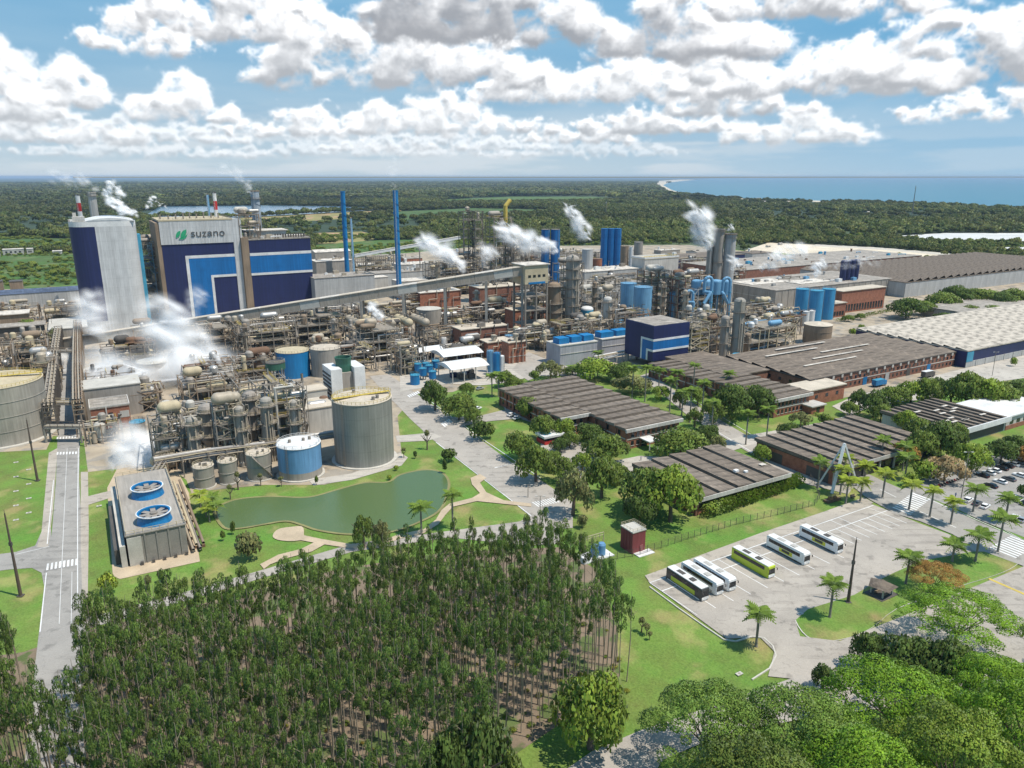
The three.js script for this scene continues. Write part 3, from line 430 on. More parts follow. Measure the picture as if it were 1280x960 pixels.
// ---------- builders of the plant ----------
const cache = new Map();
const once = (key, f) => { if (!cache.has(key)) cache.set(key, f()); return cache.get(key); };
const P2 = (a) => Array.isArray(a) ? gp(a[0], a[1]) : a;
// a box of a building from its near left foot: c = that corner in the picture, x2 = where its right foot shows, d = depth, top = where its top shows
function block(name, label, cat, o) {
  const p = o.p ?? gp(...o.c), w = o.w ?? Math.max(1, along(p, o.x2)), h = o.h ?? hAt(p, o.top), d = o.d, t = thing(name, label, cat, p, TH, o.group), y0 = o.y0 ?? 0;
  const g = new G(), wallTop = h - (o.cap ?? 0.5);
  g.quad([0, y0, 0], [w, y0, 0], [w, wallTop, 0], [0, wallTop, 0]).quad([w, y0, 0], [w, y0, -d], [w, wallTop, -d], [w, wallTop, 0]).quad([w, y0, -d], [0, y0, -d], [0, wallTop, -d], [w, wallTop, -d]).quad([0, y0, -d], [0, y0, 0], [0, wallTop, 0], [0, wallTop, -d]);
  if (y0) g.quad([0, y0, -d], [w, y0, -d], [w, y0, 0], [0, y0, 0]);
  g.mesh('wall', o.wall, t);
  if (o.roof !== null) {
    const e = o.eave ?? 0.3, r = new G();
    if (o.gable) { const k = o.gable, m = d / 2; r.quad([-e, wallTop, e], [w + e, wallTop, e], [w + e, wallTop + k, -m], [-e, wallTop + k, -m]).quad([w + e, wallTop, -d - e], [-e, wallTop, -d - e], [-e, wallTop + k, -m], [w + e, wallTop + k, -m]).quad([-e, wallTop - 0.3, e], [w + e, wallTop - 0.3, e], [w + e, wallTop, e], [-e, wallTop, e]);
      new G().poly([{ x: 0, z: 0 }], 0); g.i.length = g.i.length; r.i.push(...(() => { const b = r.v(0, wallTop, 0, -1, 0, 0, 0, 0); r.v(0, wallTop, -d, -1, 0, 0, d, 0); r.v(0, wallTop + k, -m, -1, 0, 0, m, k); const c = r.v(w, wallTop, 0, 1, 0, 0, 0, 0); r.v(w, wallTop, -d, 1, 0, 0, d, 0); r.v(w, wallTop + k, -m, 1, 0, 0, m, k); return [b, b + 2, b + 1, c, c + 1, c + 2]; })()); }
    else r.box(w / 2, wallTop, -d / 2, w + e * 2, h - wallTop, d + e * 2);
    r.mesh('roof', o.roof ?? C.roofpale, t);
    if (o.parapet) { const q = new G(), k = o.parapet; q.box(w / 2, h, e - 0.15, w + e * 2, k, 0.3).box(w / 2, h, -d - e + 0.15, w + e * 2, k, 0.3).box(-e + 0.15, h, -d / 2, 0.3, k, d + e * 2 - 0.62).box(w + e - 0.15, h, -d / 2, 0.3, k, d + e * 2 - 0.62); q.mesh('parapet', o.parapetm ?? C.fascia, t); }
  }
  return { t, w, d, h, p };
}
function win(t, face, at, y, ww, wh, b, m = C.glass, name = 'window', sill) {     // one window on a face of a block
  const o = put(name, once('win' + ww + ',' + wh, () => new G().box(0, 0, 0, ww, wh, 0.12).geo()), m, t);
  if (face === 'front') o.position.set(at, y, 0.03); else if (face === 'back') o.position.set(at, y, -b.d - 0.03); else { o.rotation.y = Math.PI / 2; o.position.set(face === 'left' ? -0.03 : b.w + 0.03, y, -at); }
  if (sill) { const s = put('sill', once('sill' + ww, () => new G().box(0, -0.22, 0.04, ww + 0.4, 0.2, 0.22).geo()), sill, o); s.name = 'sill'; }
  return o;
}
function winRow(b, face, n, y, ww, wh, m, margin = 1.5, sill) { const L = (face === 'left' || face === 'right' ? b.d : b.w) - margin * 2; for (let k = 0; k < n; k++) win(b.t, face, margin + L * (k + 0.5) / n, y, ww, wh, b, m, 'window', sill); }
function clutter(b, seed, n, m = [C.steel, C.pipe, C.white]) {      // fans, ducts and boxes that stand on a flat roof
  const r = rnd(seed);
  for (let k = 0; k < n; k++) {
    const x = b.w * (0.08 + 0.84 * r()), z = -b.d * (0.1 + 0.8 * r()), mm = m[Math.floor(r() * m.length)], kind = r();
    if (kind < 0.4) { const s = 1 + 2.5 * r(); new G().box(x, b.h, z, s * 1.5, s * 0.8, s).box(x, b.h + s * 0.8, z, s * 0.8, 0.3, s * 0.6).mesh('roof_unit', mm, b.t); }
    else if (kind < 0.7) { const s = 0.5 + 0.8 * r(); new G().lathe(x, z, [[s, b.h], [s, b.h + s * 2.4], [s * 1.3, b.h + s * 2.6], [s * 1.3, b.h + s * 3], [0, b.h + s * 3.3]], 10).mesh('roof_vent', mm, b.t); }
    else { const s = 0.25 + 0.3 * r(), l = 4 + 10 * r(); new G().pipe([[x, b.h, z], [x, b.h + 1.2, z], [clamp(x + l, 0, b.w), b.h + 1.2, z], [clamp(x + l, 0, b.w), b.h, z]], s, 6).mesh('roof_duct', mm, b.t); }
  }
}
// an upright round thing: at = its near foot in the picture, rp = half its width there
function ctr(at, rp) { const p0 = gp(...at), r = rp * mpp(p0); return { p0, r, p: back(p0, r) }; }
function tank(name, label, o) {
  const q = o.p ? { p: o.p, r: o.r, p0: back(o.p, -o.r) } : ctr(o.at, o.rp), r = q.r, h = o.h ?? hAt(q.p0, o.top), t = thing(name, label, o.cat ?? 'tank', q.p, o.turn ?? TH, o.group), seg = r > 6 ? 40 : r > 2 ? 24 : 14, y0 = o.y0 ?? 0;
  if (o.foot) new G().cyl(0, 0, 0, r * 1.12, 0.35, seg).mesh('plinth', C.paleconc, t);
  if (y0) { const g = new G(); for (let k = 0; k < 6; k++) { const a = k / 6 * 6.283; g.bar([Math.cos(a) * r * 0.8, 0, Math.sin(a) * r * 0.8], [Math.cos(a) * r * 0.8, y0, Math.sin(a) * r * 0.8], 0.15 + r * 0.03, 6); } g.mesh('support', o.legm ?? C.steel, t); }
  const shell = new G().lathe(0, 0, o.cone ? [[r * 0.2, y0], [r, y0 + r * o.cone], [r, h]] : [[r, y0], [r, h]], seg);
  if (y0 && !o.cone) shell.cyl(0, y0, 0, r, 0.02, seg);
  shell.mesh('shell', o.m ?? C.tank, t);
  if (o.low) new G().lathe(0, 0, [[r + 0.02, 0.36], [r + 0.05, h * o.low]], seg).mesh('lower_band', o.lowm ?? C.concrete, t);
  if (o.rings) for (let k = 1; k <= o.rings; k++) { const y = y0 + (h - y0) * k / (o.rings + 1); new G().lathe(0, 0, [[r, y - 0.13], [r + 0.16, y - 0.1], [r + 0.16, y + 0.1], [r, y + 0.13]], seg).mesh('band', o.ringm ?? o.m ?? C.tank, t); }
  const dome = o.dome ?? 0.08;
  new G().lathe(0, 0, dome > 0.3 ? [[r, h], [r * 0.94, h + r * dome * 0.45], [r * 0.72, h + r * dome * 0.8], [r * 0.4, h + r * dome * 0.96], [0, h + r * dome]] : [[r + 0.15, h - 0.15], [r + 0.15, h + 0.05], [0, h + r * dome]], seg).mesh('roof', o.roof ?? C.tankroof, t);
  if (o.rail) { const n = Math.max(10, Math.round(r * 2)), pts = []; for (let k = 0; k <= n; k++) pts.push([Math.cos(k / n * 6.2832) * r * 0.97, h, Math.sin(k / n * 6.2832) * r * 0.97]); new G().rail(pts, 1.1, o.railw ?? 0.09, 2).mesh('railing', o.railm ?? C.yellow, t); }
  if (o.stair) { const n = Math.round(h / 0.9), g = new G(); for (let k = 0; k < n; k++) { const a0 = o.stair + k / n * o.turnby, a1 = o.stair + (k + 1) / n * o.turnby, P = (a, y, e) => [Math.cos(a) * (r + e), y, Math.sin(a) * (r + e)]; g.beam(P(a0, h * k / n, 0.5), P(a1, h * (k + 1) / n, 0.5), 0.9, 0.15); g.beam(P(a0, h * k / n + 1, 0.95), P(a1, h * (k + 1) / n + 1, 0.95), 0.08); } g.mesh('stair', o.stairm ?? C.yellow, t); }
  if (o.ladder) { const a = o.ladder, c = Math.cos(a) * (r + 0.3), s = Math.sin(a) * (r + 0.3), g = new G(); for (const e of [-0.25, 0.25]) g.beam([c - s * e / r, y0, s + c * e / r], [c - s * e / r, h + 1, s + c * e / r], 0.08); for (let y = y0 + 0.5; y < h; y += 0.9) g.lathe(c, s, [[0.45, y], [0.45, y + 0.08]], 8); g.mesh('ladder', o.ladderm ?? C.steel, t); }
  if (o.vents) { const R = rnd(o.vents); for (let k = 0; k < 3; k++) { const a = R() * 6.28, e = r * (0.2 + 0.5 * R()); new G().cyl(Math.cos(a) * e, h, Math.sin(a) * e, 0.3 + r * 0.03, 1 + r * 0.05, 8).mesh('vent', C.steel, t); } }
  if (o.walk) new G().rail([[-r, h + r * dome + 0.1, -1], [r, h + r * dome + 0.1, -1]], 1.1, 0.1, 2).rail([[-r, h + r * dome + 0.1, 1], [r, h + r * dome + 0.1, 1]], 1.1, 0.1, 2).box(0, h + r * dome, 0, r * 2, 0.1, 2).mesh('walkway', o.railm ?? C.yellow, t);
  return { t, r, h, p: q.p };
}
// a slim process column with ringed platforms
function columnVessel(name, label, o) {
  const q = o.p ? { p: o.p, r: o.r, p0: o.p } : ctr(o.at, o.rp), r = q.r, h = o.h ?? hAt(q.p0, o.top), t = thing(name, label, o.cat ?? 'process column', q.p, TH, o.group);
  const prof = o.prof ? o.prof.map(([a, b]) => [a * r, b * h]) : [[r * 1.15, 0], [r * 1.15, h * 0.06], [r, h * 0.08], [r, h * 0.55], [r * 0.93, h * 0.57], [r * 0.93, h - r * 0.7]];
  const [lr, ly] = prof[prof.length - 1];
  new G().lathe(0, 0, [...prof, [lr * 0.8, ly + lr * 0.35], [lr * 0.4, ly + lr * 0.55], [0, ly + lr * 0.6]], r > 3 ? 26 : 16).mesh('shell', o.m ?? C.lag, t);
  const n = o.decks ?? 4, R = rnd(o.seed ?? 5);
  for (let k = 0; k < n; k++) {
    const y = h * (0.2 + 0.78 * (k + 0.5) / n), e = r + 1.3, sides = 10, a0 = R() * 6, span = k === n - 1 ? 6.2832 : 3.5 + R() * 2.7, pts = [];
    const pl = new G().lathe(0, 0, [[r * 0.9, y], [e, y], [e, y + 0.2], [r * 0.9, y + 0.2]], 14, a0, a0 + span).mesh('platform', o.deckm ?? C.steel, t);
    for (let s = 0; s <= sides; s++) pts.push([Math.cos(a0 + span * s / sides) * e, y + 0.2, Math.sin(a0 + span * s / sides) * e]);
    new G().rail(pts, 1.1, 0.1, 1.6).mesh('railing', o.railm ?? C.pipe, pl);
  }
  for (let k = 0; k < (o.pipes ?? 2); k++) { const a = 0.3 + R() * 2.8, c = Math.cos(a) * (r + 0.5), s = Math.sin(a) * (r + 0.5), y1 = h * (0.6 + 0.4 * R()); new G().pipe([[c, 0, s], [c, y1, s], [c * 0.3, y1 + 0.6, s * 0.3]], 0.2 + 0.03 * r, 6).mesh('pipe', o.pipem ?? C.pipe, t); }
  const a = 1.2, g = new G(); for (const e of [-0.3, 0.3]) g.beam([Math.cos(a) * (r + 0.35) + e, 0, Math.sin(a) * (r + 0.35)], [Math.cos(a) * (r + 0.35) + e, h * 0.96, Math.sin(a) * (r + 0.35)], 0.1); for (let y = 1; y < h * 0.95; y += 1.5) g.beam([Math.cos(a) * (r + 0.35) - 0.3, y, Math.sin(a) * (r + 0.35)], [Math.cos(a) * (r + 0.35) + 0.3, y, Math.sin(a) * (r + 0.35)], 0.08); g.mesh('ladder', C.steel, t);
  return { t, r, h, p: q.p };
}
function chimney(name, label, o) {
  const p = gp(...o.at), h = o.h ?? hAt(p, o.top), r = o.rp * mpp(p), t = thing(name, label, 'chimney', p, 0, o.group);
  if (o.hoops) { const n = o.hoops; for (let k = 0; k < n; k++) new G().lathe(0, 0, [[lerp(r * 1.25, r, k / n), h * (o.from ?? 0) + h * (1 - (o.from ?? 0)) * k / n], [lerp(r * 1.25, r, (k + 1) / n), h * (o.from ?? 0) + h * (1 - (o.from ?? 0)) * (k + 1) / n]], 18).mesh('band', k % 2 ? C.white : C.red, t); if (o.from) new G().cyl(0, 0, 0, r * 1.3, h * o.from, 18).mesh('shaft', C.concrete, t); }
  else new G().lathe(0, 0, [[r * 1.2, 0], [r * 1.02, h * 0.3], [r, h], [r * 0.86, h], [r * 0.86, h - 3]], 22).mesh('shaft', o.m, t);
  const cap = new G().lathe(0, 0, [[r, h - 0.8], [r * 1.12, h - 0.7], [r * 1.12, h], [r * 0.9, h + 0.02]], 18); cap.mesh('rim', o.capm ?? C.dark, t);
  for (const y of o.decks ?? []) { const pl = new G().lathe(0, 0, [[r, h * y], [r + 1.1, h * y], [r + 1.1, h * y + 0.2], [r, h * y + 0.2]], 16).mesh('platform', C.steel, t), pts = []; for (let s = 0; s <= 10; s++) pts.push([Math.cos(s * 0.62832) * (r + 1.05), h * y + 0.2, Math.sin(s * 0.62832) * (r + 1.05)]); new G().rail(pts, 1.1, 0.1, 1.6).mesh('railing', C.steel, pl); }
  if (o.spiral) { const g = new G(), n = 60, y0 = h * 0.55; for (let k = 0; k < n; k++) { const P = (q) => [Math.cos(q * 0.42) * (r + 0.12), lerp(y0, h - 1.5, q / n), Math.sin(q * 0.42) * (r + 0.12)]; for (const ph of [0]) g.beam(P(k + ph), P(k + 1 + ph), 0.5, 0.18); } g.mesh('helical_strake', o.m, t); }
  const g = new G(); for (const e of [-0.3, 0.3]) g.beam([e, 0, r * 1.1 + 0.3], [e, h, r + 0.3], 0.1); for (let y = 1; y < h; y += 2) g.beam([-0.3, y, r * 1.06 + 0.3], [0.3, y, r * 1.06 + 0.3], 0.09); g.mesh('ladder', o.ladderm ?? C.white, t);
  return { t, p, h, r };
}
// an open steel structure full of vessels, ducts and pipes
function unit(label, o) {
  const p = o.p ?? gp(...o.c), R = rnd(o.seed), w = o.w ?? along(p, o.x2), d = o.d, h = o.h ?? hAt(p, o.top), t = thing(o.name ?? 'process_structure', label, o.cat ?? 'process structure', p, TH, o.group), fm = o.frame ?? C.steel, pm = o.pipesm ?? [C.pipe, C.silver, C.lag, C.steel, C.cream, C.paleconc];
  const nx = Math.max(1, Math.round(w / 7)), nz = Math.max(1, Math.round(d / 7)), lv = o.levels ?? Math.max(1, Math.round(h / 5.5)), ly = (k) => h * k / lv, cw = 0.42;
  for (let a = 0; a <= nx; a++) { const g = new G(); for (let b = 0; b <= nz; b++) g.box(w * a / nx, 0, -d * b / nz, cw, h, cw); for (let k = 1; k <= lv; k++) g.beam([w * a / nx, ly(k) - 0.4, 0], [w * a / nx, ly(k) - 0.4, -d], 0.35); g.mesh('column_row', fm, t); }
  for (let k = 1; k <= lv; k++) {
    const part = o.full ? (k === lv ? 0.6 : 1) : k === lv ? 0.45 * R() * R() : 0.35 + 0.5 * R(), x0 = (1 - part) * w * R(), x1 = x0 + part * w, y = ly(k), dk = new G();
    dk.box((x0 + x1) / 2, y - 0.15, -d / 2, x1 - x0, 0.15, d); for (let b = 0; b <= nz; b++) dk.beam([0, y - 0.45, -d * b / nz], [w, y - 0.45, -d * b / nz], 0.32);
    const deck = dk.mesh('deck', o.deckm ?? C.grating, t);
    new G().rail([[x0, y, 0.05], [x1, y, 0.05], [x1, y, -d], [x0, y, -d], [x0, y, 0.05]], 1.1, 0.1, 2.4).mesh('railing', o.railm ?? (R() < 0.5 ? C.yellow : C.pipe), deck);
    if (R() < 0.7) { const x = w * (R() < 0.5 ? 0 : 1 - 1 / nx), g = new G(); g.beam([x, ly(k - 1), 0.3], [x + w / nx, y, 0.3], 0.25).beam([x + w / nx, ly(k - 1), 0.3], [x, y, 0.3], 0.25); g.mesh('brace', fm, t); }
  }
  const nv = Math.round(1.5 * (o.vessels ?? w * d / 45));
  for (let k = 0; k < nv; k++) {
    const r = (0.8 + 1.5 * R()) * (o.vr ?? 1), x = r + (w - 2 * r) * R(), z = -(r + (d - 2 * r) * R()), y = ly(R() < 0.35 ? lv : Math.floor(R() * lv)), m = pm[Math.floor(R() * pm.length)];
    if (R() < 0.55) { const vh = Math.min(Math.max(2.5, h - y + 3), 2.5 + 5 * R()); new G().lathe(x, z, [[r * 0.5, y], [r, y + r * 0.5], [r, y + vh], [r * 0.7, y + vh + r * 0.4], [0, y + vh + r * 0.55]], 14).mesh('vessel', m, t); }
    else { const l = Math.min(w * 0.4, 3 + 5 * R()), g = new G().bar([x - l / 2, y + r + 0.6, z], [x + l / 2, y + r + 0.6, z], r, 12).ball(x - l / 2, y + r + 0.6, z, r, 10).ball(x + l / 2, y + r + 0.6, z, r, 10); for (const e of [-0.3, 0.3]) g.box(x + l * e, y, z, 0.4, 0.8, r * 1.4); g.mesh('drum', m, t); }
  }
  const np = Math.round(1.7 * (o.pipes ?? (w + d + h) / 5));
  for (let k = 0; k < np; k++) {
    const r = 0.16 + 0.5 * R() * R() * (o.pr ?? 1), m = pm[Math.floor(R() * pm.length)], y = ly(R() * lv) + 1.3, z = -d * R(), x0 = w * R() * 0.5, x1 = x0 + w * (0.3 + 0.5 * R()), yy = clamp(y + (R() - 0.4) * h * 0.5, 0.6, h + 2.5), z2 = R() < 0.5 ? z : -d * R();
    const pts = [[x0, R() < 0.4 ? 0 : y + 0.01, z], [x0, y, z], [x1, y, z], [x1, y, z2], [x1, yy, z2]]; if (R() < 0.4) pts.push([x1 + 3 * (R() - 0.5), yy + 0.01, z2 + 1.5]);
    new G().pipe(pts, r, 6).mesh('pipe', m, t);
  }
  if (o.boxes) for (let k = 0; k < o.boxes; k++) { const s = 2 + 3 * R(), y = ly(Math.floor(R() * lv)); new G().box(s / 2 + (w - s) * R(), y, -s / 2 - (d - s) * R(), s, 1.5 + 2 * R(), s * 0.8).mesh('cabin', [C.brick, C.grey, C.fascia, C.brown][Math.floor(R() * 4)], t); }
  if (o.stair ?? true) { const g = new G(), x = w + 1; for (let k = 0; k < lv; k++) { const a = k % 2 ? -4 : 0, b = k % 2 ? 0 : -4; g.beam([x, ly(k), a - 0.5], [x, ly(k + 1), b - 0.5], 0.9, 0.2); g.beam([x + 0.4, ly(k) + 1, a - 0.5], [x + 0.4, ly(k + 1) + 1, b - 0.5], 0.1); } for (const z of [0, -5]) g.box(x + 0.5, 0, z, 0.2, h, 0.2); g.mesh('stair', o.stairm ?? C.steel, t); }
  return { t, w, d, h, p };
}
// pipes on bents between ground points
function rack(label, o) {
  const pts = o.pts.map(P2), o0 = pts[0], t = thing('pipe_rack', label, 'pipe rack', o0, 0, o.group), R = rnd(o.seed), h = o.h, w = o.w ?? 4, lv = o.levels ?? 2, n = o.n ?? 6, L = pts.map((q) => [q.x - o0.x, q.z - o0.z]);
  const norm = L.map((q, k) => { const a = L[Math.max(0, k - 1)], b = L[Math.min(L.length - 1, k + 1)], l = Math.hypot(b[0] - a[0], b[1] - a[1]); return [-(b[1] - a[1]) / l, (b[0] - a[0]) / l]; });
  for (let k = 0; k + 1 < L.length; k++) {
    const [a, b] = [L[k], L[k + 1]], len = Math.hypot(b[0] - a[0], b[1] - a[1]), m = Math.max(1, Math.round(len / (o.step ?? 7)));
    for (let j = k ? 1 : 0; j <= m; j++) { const f = j / m, x = lerp(a[0], b[0], f), z = lerp(a[1], b[1], f), nx = norm[k][0] * w / 2, nz = norm[k][1] * w / 2, g = new G(); g.beam([x + nx, 0, z + nz], [x + nx, h, z + nz], 0.36).beam([x - nx, 0, z - nz], [x - nx, h, z - nz], 0.36); for (let q = 0; q < lv; q++) g.beam([x + nx, h - q * 1.9 - 0.2, z + nz], [x - nx, h - q * 1.9 - 0.2, z - nz], 0.32); g.mesh('bent', o.frame ?? C.steel, t); }
  }
  for (let k = 0; k < n; k++) { const e = (k % Math.ceil(n / lv) + 0.5) / Math.ceil(n / lv) - 0.5, q = Math.floor(k / Math.ceil(n / lv)), r = (0.15 + 0.28 * R()) * (o.pr ?? 1), y = h - q * 1.9 + r; new G().pipe(L.map((a, j) => [a[0] + norm[j][0] * w * e, y, a[1] + norm[j][1] * w * e]), r, 7).mesh('pipe', (o.pm ?? [C.pipe, C.silver, C.lag, C.cream, C.steel])[Math.floor(R() * (o.pm?.length ?? 5))], t); }
  return t;
}
// steam: many soft flakes of vapour that fill a drifting volume
const flake = (() => { const g = new G(); g.quad([-1, 0, -1], [-1, 0, 1], [1, 0, 1], [1, 0, -1]); const q = g.geo(); q.setAttribute('uv', new THREE.BufferAttribute(new Float32Array([0, 0, 1, 0, 1, 1, 0, 1]), 2)); return q; })();
function vapour(op) { return once('vapour' + op, () => { const m = new THREE.MeshPhysicalMaterial({ color: new THREE.Color(0.97, 0.97, 0.97), roughness: 1, transparent: true, opacity: op, alphaMap: T.puff, side: THREE.DoubleSide, transmission: 0.3, thickness: 0, specularIntensity: 0 }); return m; }); }
function plume(name, label, o) {            // path of [x, y, z, radius], n flakes
  const R = rnd(o.seed), n = o.n, mesh = new THREE.InstancedMesh(flake, vapour(o.op ?? 0.3), n), m = new THREE.Matrix4(), q = new THREE.Quaternion(), q2 = new THREE.Quaternion(), nv = new THREE.Vector3(), up = new THREE.Vector3(0, 1, 0), path = o.path;
  for (let k = 0; k < n; k++) {
    const t = Math.pow(R(), o.thick ?? 1) * (path.length - 1), i = Math.min(path.length - 2, Math.floor(t)), f = t - i, c = [0, 1, 2, 3].map((j) => lerp(path[i][j], path[i + 1][j], f)), rr = c[3];
    const a = R() * 6.283, b = Math.acos(2 * R() - 1), l = Math.cbrt(R()) * rr * 0.8, s = rr * (0.5 + 0.45 * R());
    nv.set(SUN.x + (R() - 0.5) * 1.3, SUN.y * 0.8 + (R() - 0.5) * 0.9, SUN.z + (R() - 0.5) * 1.3 + 0.25).normalize(); q.setFromUnitVectors(up, nv).multiply(q2.setFromAxisAngle(up, R() * 6.28));
    m.compose(new THREE.Vector3(c[0] + Math.sin(b) * Math.cos(a) * l, c[1] + Math.cos(b) * l * 0.85, c[2] + Math.sin(b) * Math.sin(a) * l), q, new THREE.Vector3(s, s, s)); mesh.setMatrixAt(k, m);
  }
  mesh.name = numbered(name); scene.add(mesh); return tag(mesh, label, 'steam', null, 'stuff');
}
// the point that shows at a pixel at a given distance (metres along the view) from the camera
function far(pxx, pyy, depth) { const x = (pxx - 640) / FOC * depth, y = (480 - pyy) / FOC * depth; return [x, EYE + y * CP - depth * SP, -(depth * CP + y * SP)]; }

// ---------- boiler houses, towers and chimneys on the left ----------
{ // white and navy boiler tower with a barrel roof
  const p = gp(107, 420), w = along(p, 188), h = hAt(p, 278), t = thing('boiler_tower', 'tall white boiler tower with a navy left third and a curved white roof', 'industrial tower', p);
  const d = 40, rr = 9, shape = (y0, y1, x0, x1, m, nm) => { const g = new G(), pts = []; for (let k = 0; k <= 8; k++) { const a = Math.PI - k / 8 * Math.PI / 2; if (x0 < rr) pts.push([rr + rr * Math.cos(a), -rr + rr * Math.sin(a)]); } pts.push([Math.max(x0, rr), 0], [Math.min(x1, w - rr), 0]); if (x1 > w - rr) for (let k = 1; k <= 8; k++) { const a = Math.PI / 2 - k / 8 * Math.PI / 2; pts.push([w - rr + rr * Math.cos(a), -rr + rr * Math.sin(a)]); } if (x0 < rr) pts.unshift([0, -d]); if (x1 > w - rr) pts.push([w, -d]); for (let k = 0; k + 1 < pts.length; k++) if (Math.hypot(pts[k][0] - pts[k + 1][0], pts[k][1] - pts[k + 1][1]) > 0.01) g.quad([pts[k][0], y0, pts[k][1]], [pts[k + 1][0], y0, pts[k + 1][1]], [pts[k + 1][0], y1, pts[k + 1][1]], [pts[k][0], y1, pts[k][1]]); g.mesh(nm, m, t); };
  const cut = w * 0.37;
  shape(h * 0.12, h - 3.2, 0, cut, C.navy, 'navy_wall'); shape(0, h * 0.12, 0, cut, C.grey, 'lower_wall'); shape(0, h - 3.2, cut, w, C.wall, 'wall'); shape(h - 3.2, h, 0, w, C.white, 'cornice');
  new G().box(w / 2, 0, -d, w, h, 0.5).mesh('rear_wall', C.grey, t);
  const rf = new G(), n = 16; for (let k = 0; k < n; k++) { const X = (j) => w * 0.22 + (w * 0.76) * j / n, Y = (j) => h + 2.2 * Math.sin(Math.PI * j / n); rf.quad([X(k), Y(k), -1.5], [X(k + 1), Y(k + 1), -1.5], [X(k + 1), Y(k + 1), -d], [X(k), Y(k), -d]); rf.quad([X(k), h, -1.5], [X(k + 1), h, -1.5], [X(k + 1), Y(k + 1), -1.5], [X(k), Y(k), -1.5]); } rf.mesh('curved_roof', C.white, t);
  new G().box(w / 2, h - 0.1, -d / 2 - 2, w - 2, 0.2, d - 5).mesh('flat_roof', C.paleconc, t);
  new G().rail([[1.5, h, -rr], [rr, h, -1.2], [w - rr, h, -1.2], [w - 1.5, h, -rr]], 1.3, 0.12, 3).mesh('railing', C.white, t);
  new G().box(6, h, -9, 7, 3, 6).box(4, h + 3, -9, 2, 2.4, 2).mesh('roof_cabin', C.fascia, t);
  new G().box(w + 1.5, 0, -26, 3, h * 0.86, 9).mesh('duct_shaft', C.teal, t);
}
chimney('striped_chimney', 'red and white striped chimney at the left edge of the white tower', { at: [118, 386], top: 243, rp: 2.4, hoops: 14 });
chimney('grey_chimney', 'stubby grey flue rising behind the white tower roof', { at: [137, 398], top: 240, rp: 4.6, m: C.silver, capm: C.concrete, decks: [0.97] });
chimney('striped_chimney', 'red and white striped chimney behind the boiler house with the sign', { at: [283, 390], top: 240, rp: 2.1, hoops: 14 });
chimney('slim_chimney', 'slim blue grey flue just left of the striped chimney', { at: [274, 386], top: 242, rp: 1.4, m: C.paleblue });
chimney('grey_chimney', 'blue grey chimney with trailing smoke and diagonal bands right of the sign', { at: [331, 384], top: 238, rp: 5, m: M([0.34, 0.40, 0.46], { t: T.stain }), capm: C.brown, spiral: true, decks: [0.93] });
chimney('blue_chimney', 'left one of the two tall blue chimneys', { at: [436, 372], top: 239, rp: 2.7, m: C.tankblue, capm: C.tankblue, ladderm: C.tankblue, spiral: true });
chimney('blue_chimney', 'right and nearer one of the two tall blue chimneys, with white ladder', { at: [500, 386], top: 238, rp: 3.1, m: C.tankblue, capm: C.tankblue, spiral: true });
chimney('slim_chimney', 'short pale teal flue between the two tall blue chimneys', { at: [443, 352], top: 272, rp: 1.3, m: C.paleblue });
